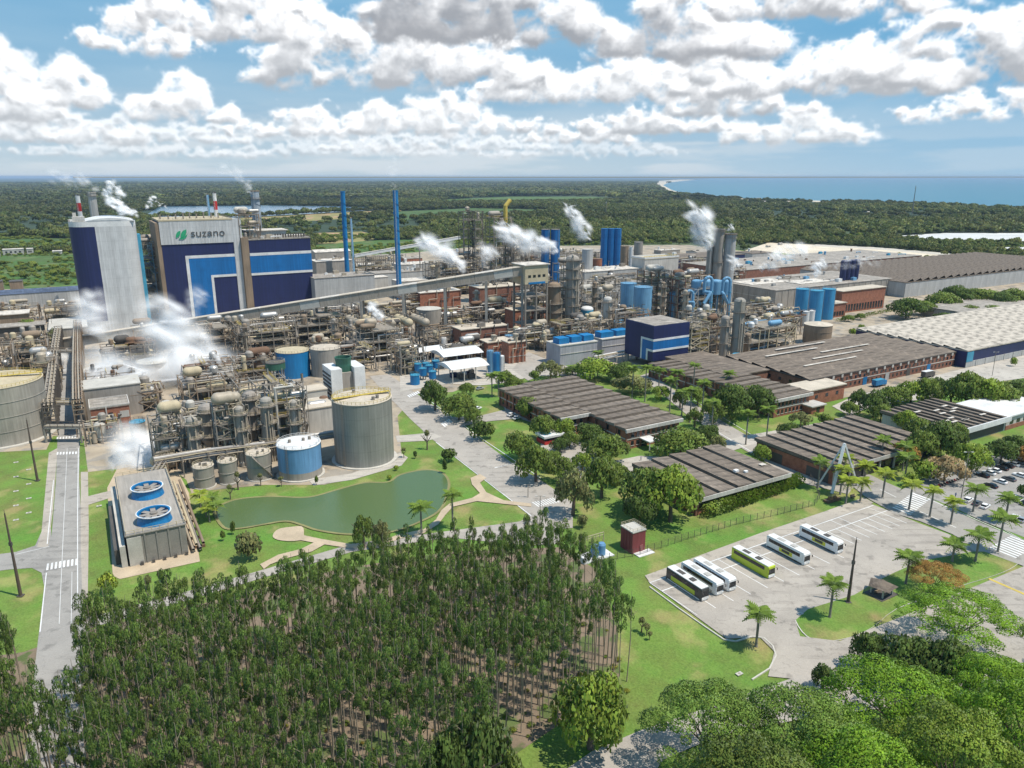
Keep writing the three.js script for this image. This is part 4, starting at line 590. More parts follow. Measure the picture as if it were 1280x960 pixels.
// the boiler house with the sign: two blocks that share a painted L of blue and white
{
  const p = gp(214, 404), wA = along(p, 301), h = hAt(p, 277), t = thing('boiler_house', 'navy boiler house with a white sign band and blue and white corner stripes', 'boiler house', p);
  const d = 42, W = new G(), box = (g, x0, x1, y0, y1, z = 0.04) => g.quad([x0, y0, z], [x1, y0, z], [x1, y1, z], [x0, y1, z]);
  W.box(wA / 2, 0, -d / 2, wA, h, d).mesh('wall', C.navy, t);
  new G().box(wA / 2, h * 0.776, 0.2, wA + 0.5, h * 0.224, 0.6).mesh('sign_band', C.wall, t);
  new G().box(wA / 2, h, -d / 2, wA + 1, 1, d + 1.4).mesh('roof', C.cream, t);
  const st = (nm, m, x0, x1, y0, y1, e) => new G().box((x0 + x1) / 2, y0, 0.1, x1 - x0, y1 - y0, e).mesh(nm, m, t);
  const yT = h * 0.66, x1 = wA * 0.30, s = 2.0, y2 = h * 0.455, x2 = wA * 0.63;
  st('white_stripe', C.white, x1, x1 + s, 0, yT, 0.5); st('white_stripe', C.white, x1 + s, wA, yT - s, yT, 0.5);
  st('blue_field', C.blue, x1 + s, x2, 0, yT - s, 0.36); st('blue_field', C.blue, x2, wA, y2, yT - s, 0.36);
  st('white_stripe', C.white, x2, x2 + s * 0.85, 0, y2, 0.62); st('white_stripe', C.white, x2 + s * 0.85, wA, y2 - s * 0.85, y2, 0.62);
  new G().box(wA + 3.2, 0, -3.5, 6.2, h + 0.8, 8).mesh('corner_pier', C.wall, t);
  new G().box(-1.4, 0, -d / 2, 2.6, h - 1, d).mesh('side_lift_shaft', C.brown, t);
  for (let k = 1; k < 22; k++) new G().box(wA * k / 22, h * 0.776 + 0.1, 0.55, 0.28, h * 0.224 - 0.2, 0.12).mesh('cladding_rib', C.wall, t);
  // the sign: a green leaf mark and the word
  const font = await new FontLoader().loadAsync('fonts/droid/droid_sans_regular.typeface.json'), tg = new TextGeometry('suzano', { font, size: 4.4, depth: 0.25, curveSegments: 6 });
  tg.computeBoundingBox(); tg.scale((wA * 0.47) / (tg.boundingBox.max.x - tg.boundingBox.min.x), 1, 1);
  const word = put('lettering', tg, C.dark, t); word.position.set(wA * 0.405, h * 0.845, 0.66);
  const leaf = (pts) => { const sh = new THREE.Shape(); sh.moveTo(...pts[0]); sh.bezierCurveTo(...pts[1], ...pts[2], ...pts[3]); sh.bezierCurveTo(...pts[4], ...pts[5], ...pts[0]); const g = put('leaf_mark', new THREE.ExtrudeGeometry(sh, { depth: 0.25, bevelEnabled: false, curveSegments: 10 }), M([0.02, 0.33, 0.15], { rough: 0.6 }), t); g.position.set(wA * 0.205, h * 0.83, 0.66); return g; };
  leaf([[0, 0.6], [-0.4, 3.4], [1.2, 5.2], [3.2, 5.4], [3.4, 3.2], [2.2, 1.2]]); leaf([[3.0, 0.2], [2.6, 3.2], [4.2, 5.6], [7.0, 6.2], [7.4, 3.4], [5.6, 0.8]]); leaf([[1.6, 0], [3.2, 1.0], [6.6, 1.2], [7.8, 3.6], [6.2, -0.8], [3.4, -1.2]]);
  const R = rnd(4); for (let k = 0; k < 9; k++) { const x = wA * (0.05 + 0.1 * k); new G().cyl(x, h + 1, -6 - 8 * R(), 0.5, 2.5 + 2 * R(), 8).mesh('roof_vent', C.steel, t); }
  new G().rail([[0, h + 1, 0.3], [wA, h + 1, 0.3], [wA, h + 1, -d]], 1.2, 0.12, 3).mesh('railing', C.steel, t);
  // second block of the same house
  const q = loc(p, wA + 10, 3), wB = along(q, 394), hB = hAt(loc(q, wB / 2, 0), 299), b = thing('boiler_house', 'lower navy boiler block with blue and white level stripes', 'boiler house', q);
  const dB = 36; new G().box(wB / 2, 0, -dB / 2, wB, hB, dB).mesh('wall', C.navy, b);
  const sb = (nm, m, y0, y1, e) => new G().box(wB / 2, y0, 0.1, wB + 0.3, y1 - y0, e).mesh(nm, m, b), k2 = h - hB;
  sb('white_stripe', C.white, yT - s, yT, 0.5); sb('blue_field', C.blue, y2, yT - s, 0.36); sb('white_stripe', C.white, y2 - s * 0.85, y2, 0.5);
  new G().box(wB / 2, hB, -dB / 2, wB + 0.6, 0.8, dB + 0.6).mesh('roof', C.roofpale, b);
  new G().box(-2.6, 0, -6, 5, hB + 2, 12).mesh('stair_tower', C.brown, b);
  new G().box(wB * 0.35, hB + 0.8, -dB * 0.5, wB * 0.62, 5, dB * 0.5).mesh('penthouse', C.fascia, b); new G().box(wB * 0.35, hB + 5.8, -dB * 0.5, wB * 0.68, 0.5, dB * 0.56).mesh('penthouse_roof', C.roofwhite, b);
  clutter({ t: b, w: wB, d: dB * 0.4, h: hB + 0.8 }, 31, 8); new G().rail([[0, hB + 0.8, 0], [wB, hB + 0.8, 0], [wB, hB + 0.8, -dB]], 1.2, 0.12, 3).mesh('railing', C.steel, b);
  for (let k = 0; k < 12; k++) new G().box(wB * 0.45 + k * 1.9, hB + 0.8, -4, 0.7, 3, 1.4).mesh('exhaust_stub', C.dark, b);
}
unit('rusty roof frames on the gap between the signed house and the lower navy block', { p: { x: -196, y: 0, z: -548 }, w: 14, d: 12, h: 74, seed: 51, vessels: 5, pipes: 10, levels: 9, frame: C.brown });
unit('rusty boiler structure filling the gap between white tower and signed house', { c: [186, 400], w: 16, d: 34, top: 305, seed: 52, frame: C.paleblue, pipes: 12, boxes: 3 });
// ---------- the long inclined conveyor ----------
{
  const a = [-268, 3, -432], b = [12, 43, -466], t = thing('conveyor_gallery', 'long pale inclined conveyor gallery crossing in front of the boiler houses', 'conveyor', { x: a[0], y: 0, z: a[2] }, 0);
  const D = [b[0] - a[0], b[1] - a[1], b[2] - a[2]], n = 24, at = (f, e = 0) => [D[0] * f, a[1] + D[1] * f + e, D[2] * f];
  for (let k = 0; k < n; k++) { const g = new G(); g.beam(at(k / n, 2), at((k + 0.985) / n, 2), 5.6, 4.6); g.mesh('wall_panel', k % 5 === 2 ? C.paleconc : C.gallery, t); new G().beam(at(k / n, 4.55), at((k + 0.99) / n, 4.55), 6.4, 0.35).mesh('roof_panel', k % 4 === 1 ? C.roofwhite : C.tankroof, t); }
  new G().beam(at(0, -0.6), at(1, -0.6), 6.0, 0.5).mesh('floor_girder', C.concrete, t);
  for (const f of [0.16, 0.3, 0.42, 0.53, 0.63, 0.72, 0.81, 0.9, 0.98]) { const q = at(f), g = new G(); for (const z of [-3, 3]) g.box(q[0], 0, q[2] + z, 1.5, q[1] - 0.7, 1.1); for (let y = 8; y < q[1] - 2; y += 9) g.box(q[0], y, q[2], 0.9, 0.9, 5); g.mesh('trestle', C.concrete, t); }
}
{ const b = block('transfer_house', 'pale transfer house at the top of the long conveyor', 'industrial building', { p: { x: 8, y: 0, z: -460 }, w: 17, d: 15, h: 48, y0: 36, wall: C.cream, roof: C.roofwhite, eave: 0.8 });
  for (const [x, z] of [[0.6, -0.6], [16.4, -0.6], [0.6, -14.4], [16.4, -14.4], [8.5, -0.6]]) new G().box(x, 0, z, 1, 36, 1).mesh('leg', C.steel, b.t); new G().box(8.5, 36, 0.2, 12, 1.2, 0.4).mesh('blue_band', C.tankblue, b.t); for (const y of [10, 19, 28]) new G().box(8.5, y, -7.5, 17, 0.6, 15).mesh('deck', C.steel, b.t); winRow(b, 'front', 4, 40, 2, 1.6); }
{ const A = gp(445, 352), B2 = gp(576, 344), t = thing('thin_conveyor', 'thin white far conveyor rising behind the blue chimneys', 'conveyor', A, 0), h0 = hAt(A, 320), h1 = hAt(B2, 297), d = [B2.x - A.x, B2.z - A.z]; new G().beam([0, h0, 0], [d[0], h1, d[1]], 3, 2.6).mesh('gallery', C.white, t); new G().beam([0, h0 + 1.5, 0], [d[0], h1 + 1.5, d[1]], 3.4, 0.3).mesh('roof', C.roofwhite, t); for (const f of [0.1, 0.35, 0.6, 0.85]) new G().box(d[0] * f, 0, d[1] * f, 1, lerp(h0, h1, f) - 1.2, 1).mesh('trestle', C.steel, t); }
// ---------- left edge: pipes, sheds, tanks ----------
tank('storage_tank', 'big grey storage tank with cream roof and yellow rails at the left edge', { at: [8, 559], rp: 54, top: 487, roof: C.cream, rail: true, foot: true, rings: 3, walk: true, vents: 3 });
block('long_shed', 'long dark blue roofed shed far left behind the tank yard', 'shed', { c: [-60, 392], x2: 112, d: 12, top: 372, wall: C.grey, roof: M([0.10, 0.14, 0.22], { t: T.cement }), gable: 3 });
for (const [a, b, tp, l] of [[14, 30, 352, 'wider one of two brown chip silos far left'], [-4, 5, 352, 'brown chip silo cut by the left edge']]) block('chip_silo', l, 'silo', { c: [a, 368], x2: b, d: 12, top: tp, wall: C.brown, roof: C.dark });
block('white_roof_shed', 'white roofed shed at the left edge above the pipes', 'shed', { c: [-30, 418], x2: 38, d: 16, top: 396, wall: C.brown, roof: C.roofwhite, eave: 1 });
block('open_shed', 'beige roofed open shed in front of the white roofed one', 'shed', { c: [-30, 436], x2: 58, d: 12, top: 412, wall: C.dark, roof: C.roofpale, eave: 1.2 });
block('flat_yard_building', 'flat pale building with a plain roof left of the white tower', 'industrial building', { c: [64, 432], x2: 112, d: 40, top: 412, wall: C.concrete, roof: C.paleconc });
for (const [c, x2, d, tp, l, s] of [[[8, 466], 62, 16, 430, 'tangled beige pipe structure above the big left tank', 61], [[-40, 480], 20, 18, 436, 'beige pipe structure cut by the left edge', 62], [[44, 492], 74, 14, 452, 'dense rack of brown pipes just right of the big left tank', 63], [[24, 448], 60, 12, 420, 'low beige evaporator rack behind the left pipes', 64], [[58, 404], 100, 14, 384, 'low workshop frames by the foot of the white tower', 65], [[-10, 405], 50, 14, 385, 'low rusty frames beyond the white roofed shed', 66]]) unit(l, { c, x2, d, top: tp, seed: s, frame: C.brown, pipesm: [C.pipe, C.cream, C.lag, C.brown, C.silver], pipes: 22, vessels: 6, railm: C.cream });
rack('tall pipe rack running along the right side of the main road', { pts: [[104, 545], [102, 500], [101, 460], [101, 430]], h: 15, w: 4, levels: 4, n: 14, seed: 71, frame: C.brown, pm: [C.pipe, C.cream, C.brown, C.lag] });
rack('tall pipe rack running along the left side of the main road', { pts: [[66, 545], [70, 500], [74, 460], [77, 436]], h: 14, w: 4, levels: 4, n: 12, seed: 72, frame: C.dark, pm: [C.pipe, C.cream, C.lag] });
for (const [y, h, l, m] of [[530, 9, 'lower cream pipe bridge over the main road', C.cream], [552, 6, 'nearest low pipe bridge over the main road', C.dark], [470, 13, 'far pipe bridge over the main road', C.brown]]) {
  const A = gp(60, y), B2 = gp(106, y), t = thing('pipe_bridge', l, 'pipe bridge', A, 0), d = [B2.x - A.x, B2.z - A.z];
  new G().beam([0, h, 0], [d[0], h, d[1]], 3.4, 0.5).mesh('deck', C.concrete, t); for (const e of [-1.6, 1.6]) new G().rail([[0, h + 0.2, e], [d[0], h + 0.2, d[1] + e]], 1.6, 0.2, 3).mesh('railing', m, t);
  for (const f of [0.02, 0.98]) new G().box(d[0] * f, 0, d[1] * f - 1.4, 0.6, h, 0.6).box(d[0] * f, 0, d[1] * f + 1.4, 0.6, h, 0.6).mesh('pier', C.concrete, t);
  for (let k = 0; k < 4; k++) new G().bar([0, h + 0.6, -1 + k * 0.7], [d[0], h + 0.6, d[1] - 1 + k * 0.7], 0.22, 7).mesh('pipe', [C.pipe, C.silver, C.cream, C.lag][k], t);
}
{ const b = block('brick_building', 'red brick plant building beside the main road with an outside stair', 'brick building', { c: [117, 540], x2: 165, d: 14, top: 511, wall: C.brick, roof: C.roofpale, parapet: 0.4 }); win(b.t, 'front', b.w * 0.86, 4.5, 3.4, 2.8, b, C.fascia); win(b.t, 'front', b.w * 0.5, 5, 1.6, 2.2, b); new G().box(b.w * 0.4, 0, 0.3, 0.5, b.h, 0.5).mesh('downpipe', C.fascia, b.t); new G().beam([b.w * 0.45, 0, 1.3], [b.w * 0.66, 4, 1.3], 1.2, 0.3).rail([[b.w * 0.45, 0.2, 1.9], [b.w * 0.66, 4.2, 1.9]], 1.1, 0.1).mesh('stair', C.brown, b.t);
  block('concrete_hall', 'grey concrete hall behind the brick building by the road', 'industrial building', { p: loc(b.p, -2, -18), w: b.w + 8, d: 16, h: b.h + 4, wall: C.concrete, roof: C.paleconc }); }
tank('storage_tank', 'wide flat roofed tank half hidden in the steam', { at: [130, 489], rp: 22, top: 466, roof: C.paleconc, m: C.concrete, rail: true, railm: C.cream });
tank('storage_tank', 'wide flat tank behind the large steam cloud', { at: [196, 478], rp: 21, top: 455, roof: C.paleconc, m: C.concrete, rail: true, railm: C.cream });
tank('clarifier_tank', 'round clarifier with a turquoise water top beside the evaporators', { at: [176, 560], rp: 9, top: 529, m: C.concrete, roof: C.teal, rail: true, railm: C.steel });
unit('pipe and pump structure in front of the brick building', { c: [108, 558], x2: 150, d: 9, top: 534, seed: 73, pipes: 14, vessels: 2, frame: C.brown });
{ // the concrete cooling unit with two blue fan rings
  const p = gp(163, 708), w = along(p, 236), d = 46, h = hAt(p, 671), t = thing('cooling_unit', 'long grey concrete cooling unit with two blue fan rings beside the pond park', 'cooling tower', p);
  new G().box(w / 2, 0, -d / 2, w, h, d).mesh('wall', C.basin, t); new G().box(w / 2, h, -d / 2, w + 0.6, 0.35, d + 0.6).mesh('deck', C.concrete, t);
  new G().box(w * 0.12, 0, 0.15, w * 0.24, h * 0.93, 0.3).mesh('plain_panel', C.paleconc, t); for (const f of [0.3, 0.5, 0.7, 0.9]) new G().box(w * f, 0, 0.12, 0.4, h, 0.2).mesh('pilaster', C.basin, t);
  const dk = new G().rail([[0, h + 0.35, 0], [w, h + 0.35, 0], [w, h + 0.35, -d], [0, h + 0.35, -d], [0, h + 0.35, 0]], 1.1, 0.12, 2.2); dk.mesh('railing', C.cream, t);
  for (const z of [-6, -26]) { const ring = new G().lathe(w * 0.52, z, [[w * 0.31, h + 0.35], [w * 0.285, h + 1.6], [w * 0.29, h + 2.9], [w * 0.305, h + 3.1], [w * 0.265, h + 3.0], [w * 0.255, h + 0.5]], 30).mesh('fan_ring', C.tankblue, t); new G().lathe(w * 0.52, z, [[w * 0.31, h + 2.9], [w * 0.31, h + 3.12], [w * 0.29, h + 3.14]], 30).mesh('white_rim', C.white, ring); const bl = new G(); for (let k = 0; k < 8; k++) { const a = k * 0.785; bl.beam([w * 0.52, h + 2.4, z], [w * 0.52 + Math.cos(a) * w * 0.25, h + 2.5, z + Math.sin(a) * w * 0.25], 1.3, 0.15); } bl.mesh('fan_blade', C.lag, ring); new G().cyl(w * 0.52, h + 1.9, z, 1, 1, 12).mesh('hub', C.steel, ring); }
  new G().box(-1.2, 0, -d / 2, 1.4, h * 0.7, d).mesh('channel_wall', C.paleconc, t); new G().box(-2.6, 0, -d * 0.4, 1.2, h * 0.5, d * 0.7).mesh('dark_channel', C.dark, t);
  for (let k = 0; k < 4; k++) new G().bar([w + 1.2 + k * 0.9, 1.2 + (k % 2) * 1.4, 1], [w + 1.2 + k * 0.9, 1.2 + (k % 2) * 1.4, -d - 4], 0.42, 8).mesh('pipe', [C.pipe, C.cream, C.lag, C.brown][k], t);
  for (let k = 0; k < 8; k++) new G().box(w + 2.6, 0, -2 - k * 6, 4, 0.8, 0.5).mesh('pipe_support', C.rust, t);
  for (let k = 0; k < 5; k++) new G().box(w * (0.2 + k * 0.19), 0, 0.8, 0.7, 1, 0.7).mesh('pump', C.dark, t);
}
// ---------- the evaporator plant ----------
const evap = [[212, 585, 9, 522, 1], [230, 560, 8.5, 512, 1], [247, 588, 7.5, 522, 0], [264, 566, 10, 508, 1], [284, 558, 8, 500, 1], [305, 583, 6.5, 508, 0], [318, 560, 9, 490, 1], [339, 577, 8, 497, 0], [357, 562, 9.5, 488, 1], [372, 574, 6, 500, 0]];
const evname = ['first', 'second', 'third', 'fourth', 'fifth', 'sixth', 'seventh', 'eighth', 'ninth', 'tenth'];
evap.forEach(([x, y, r, tp, wide], k) => columnVessel('evaporator', `grey evaporator vessel, ${evname[k]} from the left in the evaporator plant by the pond`, { at: [x, y], rp: r, top: tp, m: wide ? C.lag : C.tank, decks: 3, seed: 80 + k, pipes: 3, cat: 'evaporator', prof: wide ? [[0.6, 0], [0.6, 0.14], [1, 0.26], [1, 0.92]] : undefined, railm: C.cream }));
unit('steel frame with pipes on the left end of the evaporator plant', { c: [196, 592], x2: 232, d: 10, top: 528, seed: 91, pipes: 22, vessels: 5, railm: C.cream });
unit('steel frame with stair in the middle of the evaporator plant', { c: [276, 586], x2: 312, d: 9, top: 512, seed: 92, pipes: 20, vessels: 5, railm: C.cream });
unit('tall frame and stairs at the right end of the evaporator plant', { c: [344, 570], x2: 384, d: 9, top: 488, seed: 93, pipes: 22, vessels: 4, railm: C.yellow });
unit('long pipe deck behind the evaporator vessels', { c: [205, 566], x2: 340, d: 12, top: 520, seed: 94, pipes: 30, vessels: 12, railm: C.yellow });
unit('yellow railed deck on top of the right evaporators', { c: [306, 560], x2: 366, d: 14, top: 484, seed: 95, pipes: 12, vessels: 5, railm: C.yellow, levels: 2 });
rack('pipe rack with yellow rails along the front of the evaporators', { pts: [[196, 600], [262, 588], [330, 579], [400, 567], [446, 560]], h: 7.5, w: 5, levels: 2, n: 9, seed: 96, pm: [C.pipe, C.cream, C.lag, C.silver] });
rack('low brown pipe rack at the corner of the cooling unit', { pts: [[192, 618], [204, 600], [214, 588]], h: 6, w: 4, n: 6, seed: 97, frame: C.brown });
for (const [x, y, r, tp, l] of [[257, 612, 12.5, 586, 'leftmost small grey tank below the evaporators'], [287, 606, 11.5, 579, 'small grey tank between two others below the evaporators'], [326, 602, 15, 570, 'grey tank with a slanting stair left of the blue tank']]) tank('storage_tank', l, { at: [x, y], rp: r, top: tp, foot: true, rail: true, railm: C.cream, rings: 1, vents: x, stair: x === 326 ? 0.6 : 0, turnby: 1.6, stairm: C.lag });
tank('blue_tank', 'weathered pale blue tank with a white roof beside the big grey tank', { at: [377, 602], rp: 27, top: 562, m: C.oldblue, roof: C.white, low: 0.24, foot: true, rail: true, railm: C.white, ladder: 2.4, vents: 7 });
tank('storage_tank', 'biggest grey tank beside the pond, with yellow walkway on top', { at: [457, 586], rp: 37.5, top: 507, m: M([0.31, 0.305, 0.275], { t: T.panel, rough: 0.5, metal: 0.2 }), foot: true, rail: true, walk: true, rings: 0, ladder: 2.6, vents: 9 });
// behind the big tank
tank('blue_tank', 'bright blue tank with cream roof behind the evaporators', { at: [368, 474], rp: 21, top: 442, m: C.tankblue, roof: C.cream, rail: true, railm: C.cream });
tank('storage_tank', 'grey tank right of the bright blue tank', { at: [409, 472], rp: 19, top: 438, m: C.concrete, roof: C.tankroof, rail: true, railm: C.steel });
tank('storage_tank', 'dark brown tank left of the bright blue tank', { at: [326, 474], rp: 16, top: 446, m: C.brown, roof: C.brown, rail: true, railm: C.steel });
tank('fan_stack', 'dark green cooling fan ring above the evaporator deck', { at: [348, 500], rp: 12, top: 455, y0: 14, m: C.green, roof: C.dark, dome: -0.1, rail: true, railm: C.cream, cat: 'cooling fan' });
{ const p = gp(416, 500), w = along(p, 458), h = hAt(p, 463), t = thing('cooling_tower', 'white twin cooling tower with a green fan stack between', 'cooling tower', p); for (const f of [0.16, 0.84]) new G().box(w * f, 0, -7, w * 0.32, h, 14).mesh('white_casing', C.white, t); new G().box(w * 0.5, 0, -7, w * 0.36, h * 0.82, 10).mesh('core', C.concrete, t); const f = new G().lathe(w * 0.5, -7, [[w * 0.24, h * 0.82], [w * 0.22, h + 1], [w * 0.24, h + 4], [w * 0.21, h + 4], [w * 0.2, h]], 24).mesh('fan_stack', C.green, t); for (let k = 0; k < 6; k++) new G().box(-0.2, h * (0.1 + k * 0.13), -7, 0.3, h * 0.06, 12).mesh('louvre', C.dark, t); }
block('flat_building', 'low sand coloured building left of the white cooling tower', 'industrial building', { c: [376, 508], x2: 410, d: 9, top: 490, wall: C.paleconc, roof: C.tankroof });
block('flat_building', 'pale concrete building between evaporators and biggest tank', 'industrial building', { c: [380, 546], x2: 420, d: 14, top: 512, wall: C.fascia, roof: C.tankroof });
// pipes and drums across the middle left
for (const [c, x2, d, tp, l, s, e] of [
  [[300, 450], 372, 22, 408, 'pipe structure just below the left half of the conveyor', 101, {}], [[372, 440], 430, 24, 398, 'pipe structure below the conveyor near its middle', 102, {}], [[392, 420], 450, 16, 386, 'dark blue grey pipe racks under the conveyor', 103, { frame: C.dark }], [[232, 452], 300, 22, 414, 'rusty structure below the signed boiler house', 104, { frame: C.brown }],
  [[452, 456], 500, 26, 416, 'heat exchanger deck left of the concrete silo', 105, { full: true }], [[502, 470], 530, 20, 436, 'tall open concrete frame left of the blue tank cluster', 106, {}], [[535, 440], 592, 18, 414, 'pipe mass in front of the concrete silo', 107, {}], [[465, 410], 520, 18, 388, 'dark pipe gallery behind the heat exchangers', 108, { frame: C.dark }], [[555, 420], 600, 16, 392, 'pipe racks right of the concrete silo', 109, { frame: C.dark }],
  [[170, 440], 236, 16, 412, 'beige pipe structure at the foot of the tower', 110, { frame: C.brown }], [[150, 520], 200, 16, 492, 'low pipe deck in the steam beside the tanks', 111, { frame: C.brown }], [[230, 505], 300, 16, 478, 'pipe deck behind the evaporators in the steam', 112, { frame: C.brown }], [[330, 420], 390, 12, 396, 'pipe racks right below the signed boiler house', 113, { frame: C.brown }]]) unit(l, { c, x2, d, top: tp, seed: s, pipes: 24, vessels: 8, pipesm: [C.pipe, C.cream, C.lag, C.silver, C.brown], ...e });
for (const [c, x2, d, tp, l, sd, e] of [[[112, 498], 168, 14, 470, 'pipe deck over the flat tanks left of the evaporators', 201, { frame: C.brown }], [[232, 486], 300, 14, 458, 'brown pipe deck behind the steam above the evaporators', 202, { frame: C.brown }], [[296, 480], 340, 12, 452, 'tangled pipes left of the dark brown tank', 203, {}], [[428, 470], 470, 14, 440, 'pipe frame between the grey tank and heat exchangers', 204, {}], [[392, 456], 432, 10, 430, 'pipe frame behind the bright blue tank', 205, {}], [[476, 444], 516, 16, 412, 'tall pipe frame beside the heat exchanger drums', 206, { frame: C.brown }], [[386, 540], 424, 10, 516, 'low pipe frame left of the biggest tank', 207, {}], [[560, 452], 604, 10, 434, 'pipe frame behind the curved white roofs', 208, {}], [[590, 412], 640, 12, 384, 'tall pipe frame between conveyor legs', 209, { frame: C.dark }], [[700, 440], 740, 12, 406, 'pipe frame in front of the tall digester', 210, { frame: C.brown }], [[770, 428], 812, 14, 392, 'pipe frame before the pale blue bleach towers', 211, {}], [[884, 444], 906, 12, 404, 'brown pipe frame left of the grey columns', 212, { frame: C.brown }], [[940, 428], 1000, 12, 404, 'pipe frame above the cream open structure', 213, { frame: C.brown }], [[650, 398], 684, 12, 366, 'frame of many floors left of the stout digester', 214, { frame: C.dark }], [[740, 372], 800, 12, 346, 'pipes on the roofline behind the bleach towers', 215, {}], [[846, 384], 890, 12, 346, 'brown frame below the looping ducts', 216, { frame: C.rust }], [[500, 398], 560, 12, 372, 'pipe frame behind the concrete silo', 217, { frame: C.dark }], [[130, 462], 200, 14, 436, 'pipe deck at the low end of the long conveyor', 218, { frame: C.brown }], [[404, 408], 470, 10, 388, 'pipe frame under the corrugated hall', 219, { frame: C.dark }], [[256, 436], 330, 12, 408, 'pipe frame right under the painted house', 220, { frame: C.brown }], [[560, 352], 606, 10, 322, 'frame of pipes left of the dark slim towers', 221, {}], [[636, 372], 676, 12, 318, 'pipe tower below the bent yellow vent', 222, { railm: C.yellow }]]) unit(l, { c, x2, d, top: tp, seed: sd, pipes: 26, vessels: 8, pipesm: [C.pipe, C.cream, C.lag, C.silver, C.brown, C.rust, C.dark], ...e });
for (const [x, y, r, tp, l] of [[310, 452, 3, 404, 'slim brown column left of the brown tank'], [345, 440, 2.6, 396, 'slim column under the conveyor right of the house'], [420, 446, 3, 398, 'slim column between grey tank and heat exchangers'], [468, 440, 2.6, 396, 'slim column at the heat exchanger deck'], [596, 404, 2.6, 362, 'slim column between the brick blocks'], [660, 418, 3, 372, 'slim column by the platform tower'], [742, 414, 3, 352, 'slim column right of the tall digester'], [826, 412, 2.6, 352, 'slim column before the brown frame'], [854, 412, 3, 362, 'slim column left of the steel deck'], [946, 420, 2.6, 386, 'slim column over the cream structure'], [250, 452, 2.6, 412, 'slim column below the painted stripes'], [616, 366, 2.4, 306, 'slim column left of the yellow vent tower'], [658, 372, 2.6, 300, 'slim column right of the yellow vent tower'], [548, 372, 2.4, 326, 'slim column in the steam behind the conveyor']]) columnVessel('process_vessel', l, { at: [x, y], rp: r, top: tp, decks: 4, seed: x, m: [C.lag, C.brown, C.pipe][x % 3], pipes: 3 });
for (let k = 0; k < 5; k++) { const p = loc(gp(446, 436), k * 9, k * 4), t = thing('heat_exchanger', `cream heat exchanger drum, ${evname[k]} from the left in the row under the conveyor`, 'heat exchanger', p), h = 14; new G().bar([0, h + 2.4, 6], [0, h + 2.4, -12], 2.5, 18).ball(0, h + 2.4, 6, 2.5, 14).ball(0, h + 2.4, -12, 2.5, 14).mesh('drum', k % 2 ? C.cream : C.pipe, t); new G().box(0, 0, 3, 1, h, 1).box(0, 0, -9, 1, h, 1).mesh('saddle', C.concrete, t); for (const z of [5, 0, -6]) new G().lathe(0, z, [[0.5, h + 4.6], [0.5, h + 6.4], [0.7, h + 6.4], [0.7, h + 6.8], [0, h + 6.8]], 8).mesh('nozzle', C.steel, t); }

// ---------- behind and right of the conveyor ----------
const B = (l, o, cat = 'industrial building', name = 'plant_building') => block(name, l, cat, o);
{ const b = B('grey corrugated hall right of the navy boiler block', { c: [396, 392], x2: 470, d: 26, top: 348, wall: C.grey, roof: C.roofpale }); clutter(b, 41, 6); const k = B('higher pale hall behind the corrugated hall', { c: [398, 372], x2: 442, d: 20, top: 327, wall: C.concrete, roof: C.roofwhite }); clutter(k, 42, 6); }
B('small white hall behind the blue chimney foot', { c: [452, 368], x2: 486, d: 14, top: 348, wall: C.fascia, roof: C.roofwhite });
B('low pale hall right of the nearer blue chimney', { c: [500, 374], x2: 552, d: 18, top: 352, wall: C.fascia, roof: C.roofwhite });
B('far white roofed hall between the blue chimneys', { c: [396, 346], x2: 440, d: 20, top: 315, wall: C.concrete, roof: C.roofwhite, gable: 2 });
tank('concrete_silo', 'round concrete silo standing under the conveyor', { at: [537, 422], rp: 15.5, top: 388, m: C.concrete, roof: C.paleconc, cat: 'silo' });
for (const [c, x2, d, tp, l, wall, rf] of [[[526, 396], 576, 16, 366, 'brick hall with a cream roof behind the concrete silo', C.brick, C.roofwhite], [[600, 394], 650, 18, 360, 'brick block behind the tall conveyor legs', C.brickdark, C.tankroof], [[642, 414], 672, 12, 388, 'brick block with flat pale roof beside the tall grey digester', C.brick, C.tankroof], [[655, 404], 684, 14, 380, 'upper brick block just behind the flat roofed brick block', C.brick, C.tankroof], [[577, 440], 634, 12, 412, 'long brick building with a beige roof below the conveyor', C.brickdark, C.tankroof], [[610, 448], 640, 10, 428, 'lower brick block at the end of the long beige roof', C.brick, C.tankroof], [[636, 455], 657, 8, 428, 'brick cube with a white line at the grass corner', C.brick, C.tankroof]]) {
  const b = B(l, { c, x2, d, top: tp, wall, roof: rf, eave: 0.5 }, 'brick building', 'brick_building'); new G().box(b.w / 2, b.h * 0.3, 0.05, b.w, 0.35, 0.14).mesh('band_course', C.fascia, b.t); clutter(b, c[0], 5, [C.steel, C.pipe, C.dark]); for (let k = 0; k < 3; k++) new G().pipe([[b.w * (0.2 + 0.3 * k), 0, 0.8], [b.w * (0.2 + 0.3 * k), b.h * 0.7, 0.8], [b.w * (0.4 + 0.3 * k), b.h * 0.7, 0.8], [b.w * (0.4 + 0.3 * k), b.h + 1, 0.8]], 0.3, 6).mesh('pipe', [C.pipe, C.dark, C.lag][k], b.t); if (b.w > 22) winRow(b, 'front', 3, b.h * 0.12, 1.8, 2.6, C.dark);
}
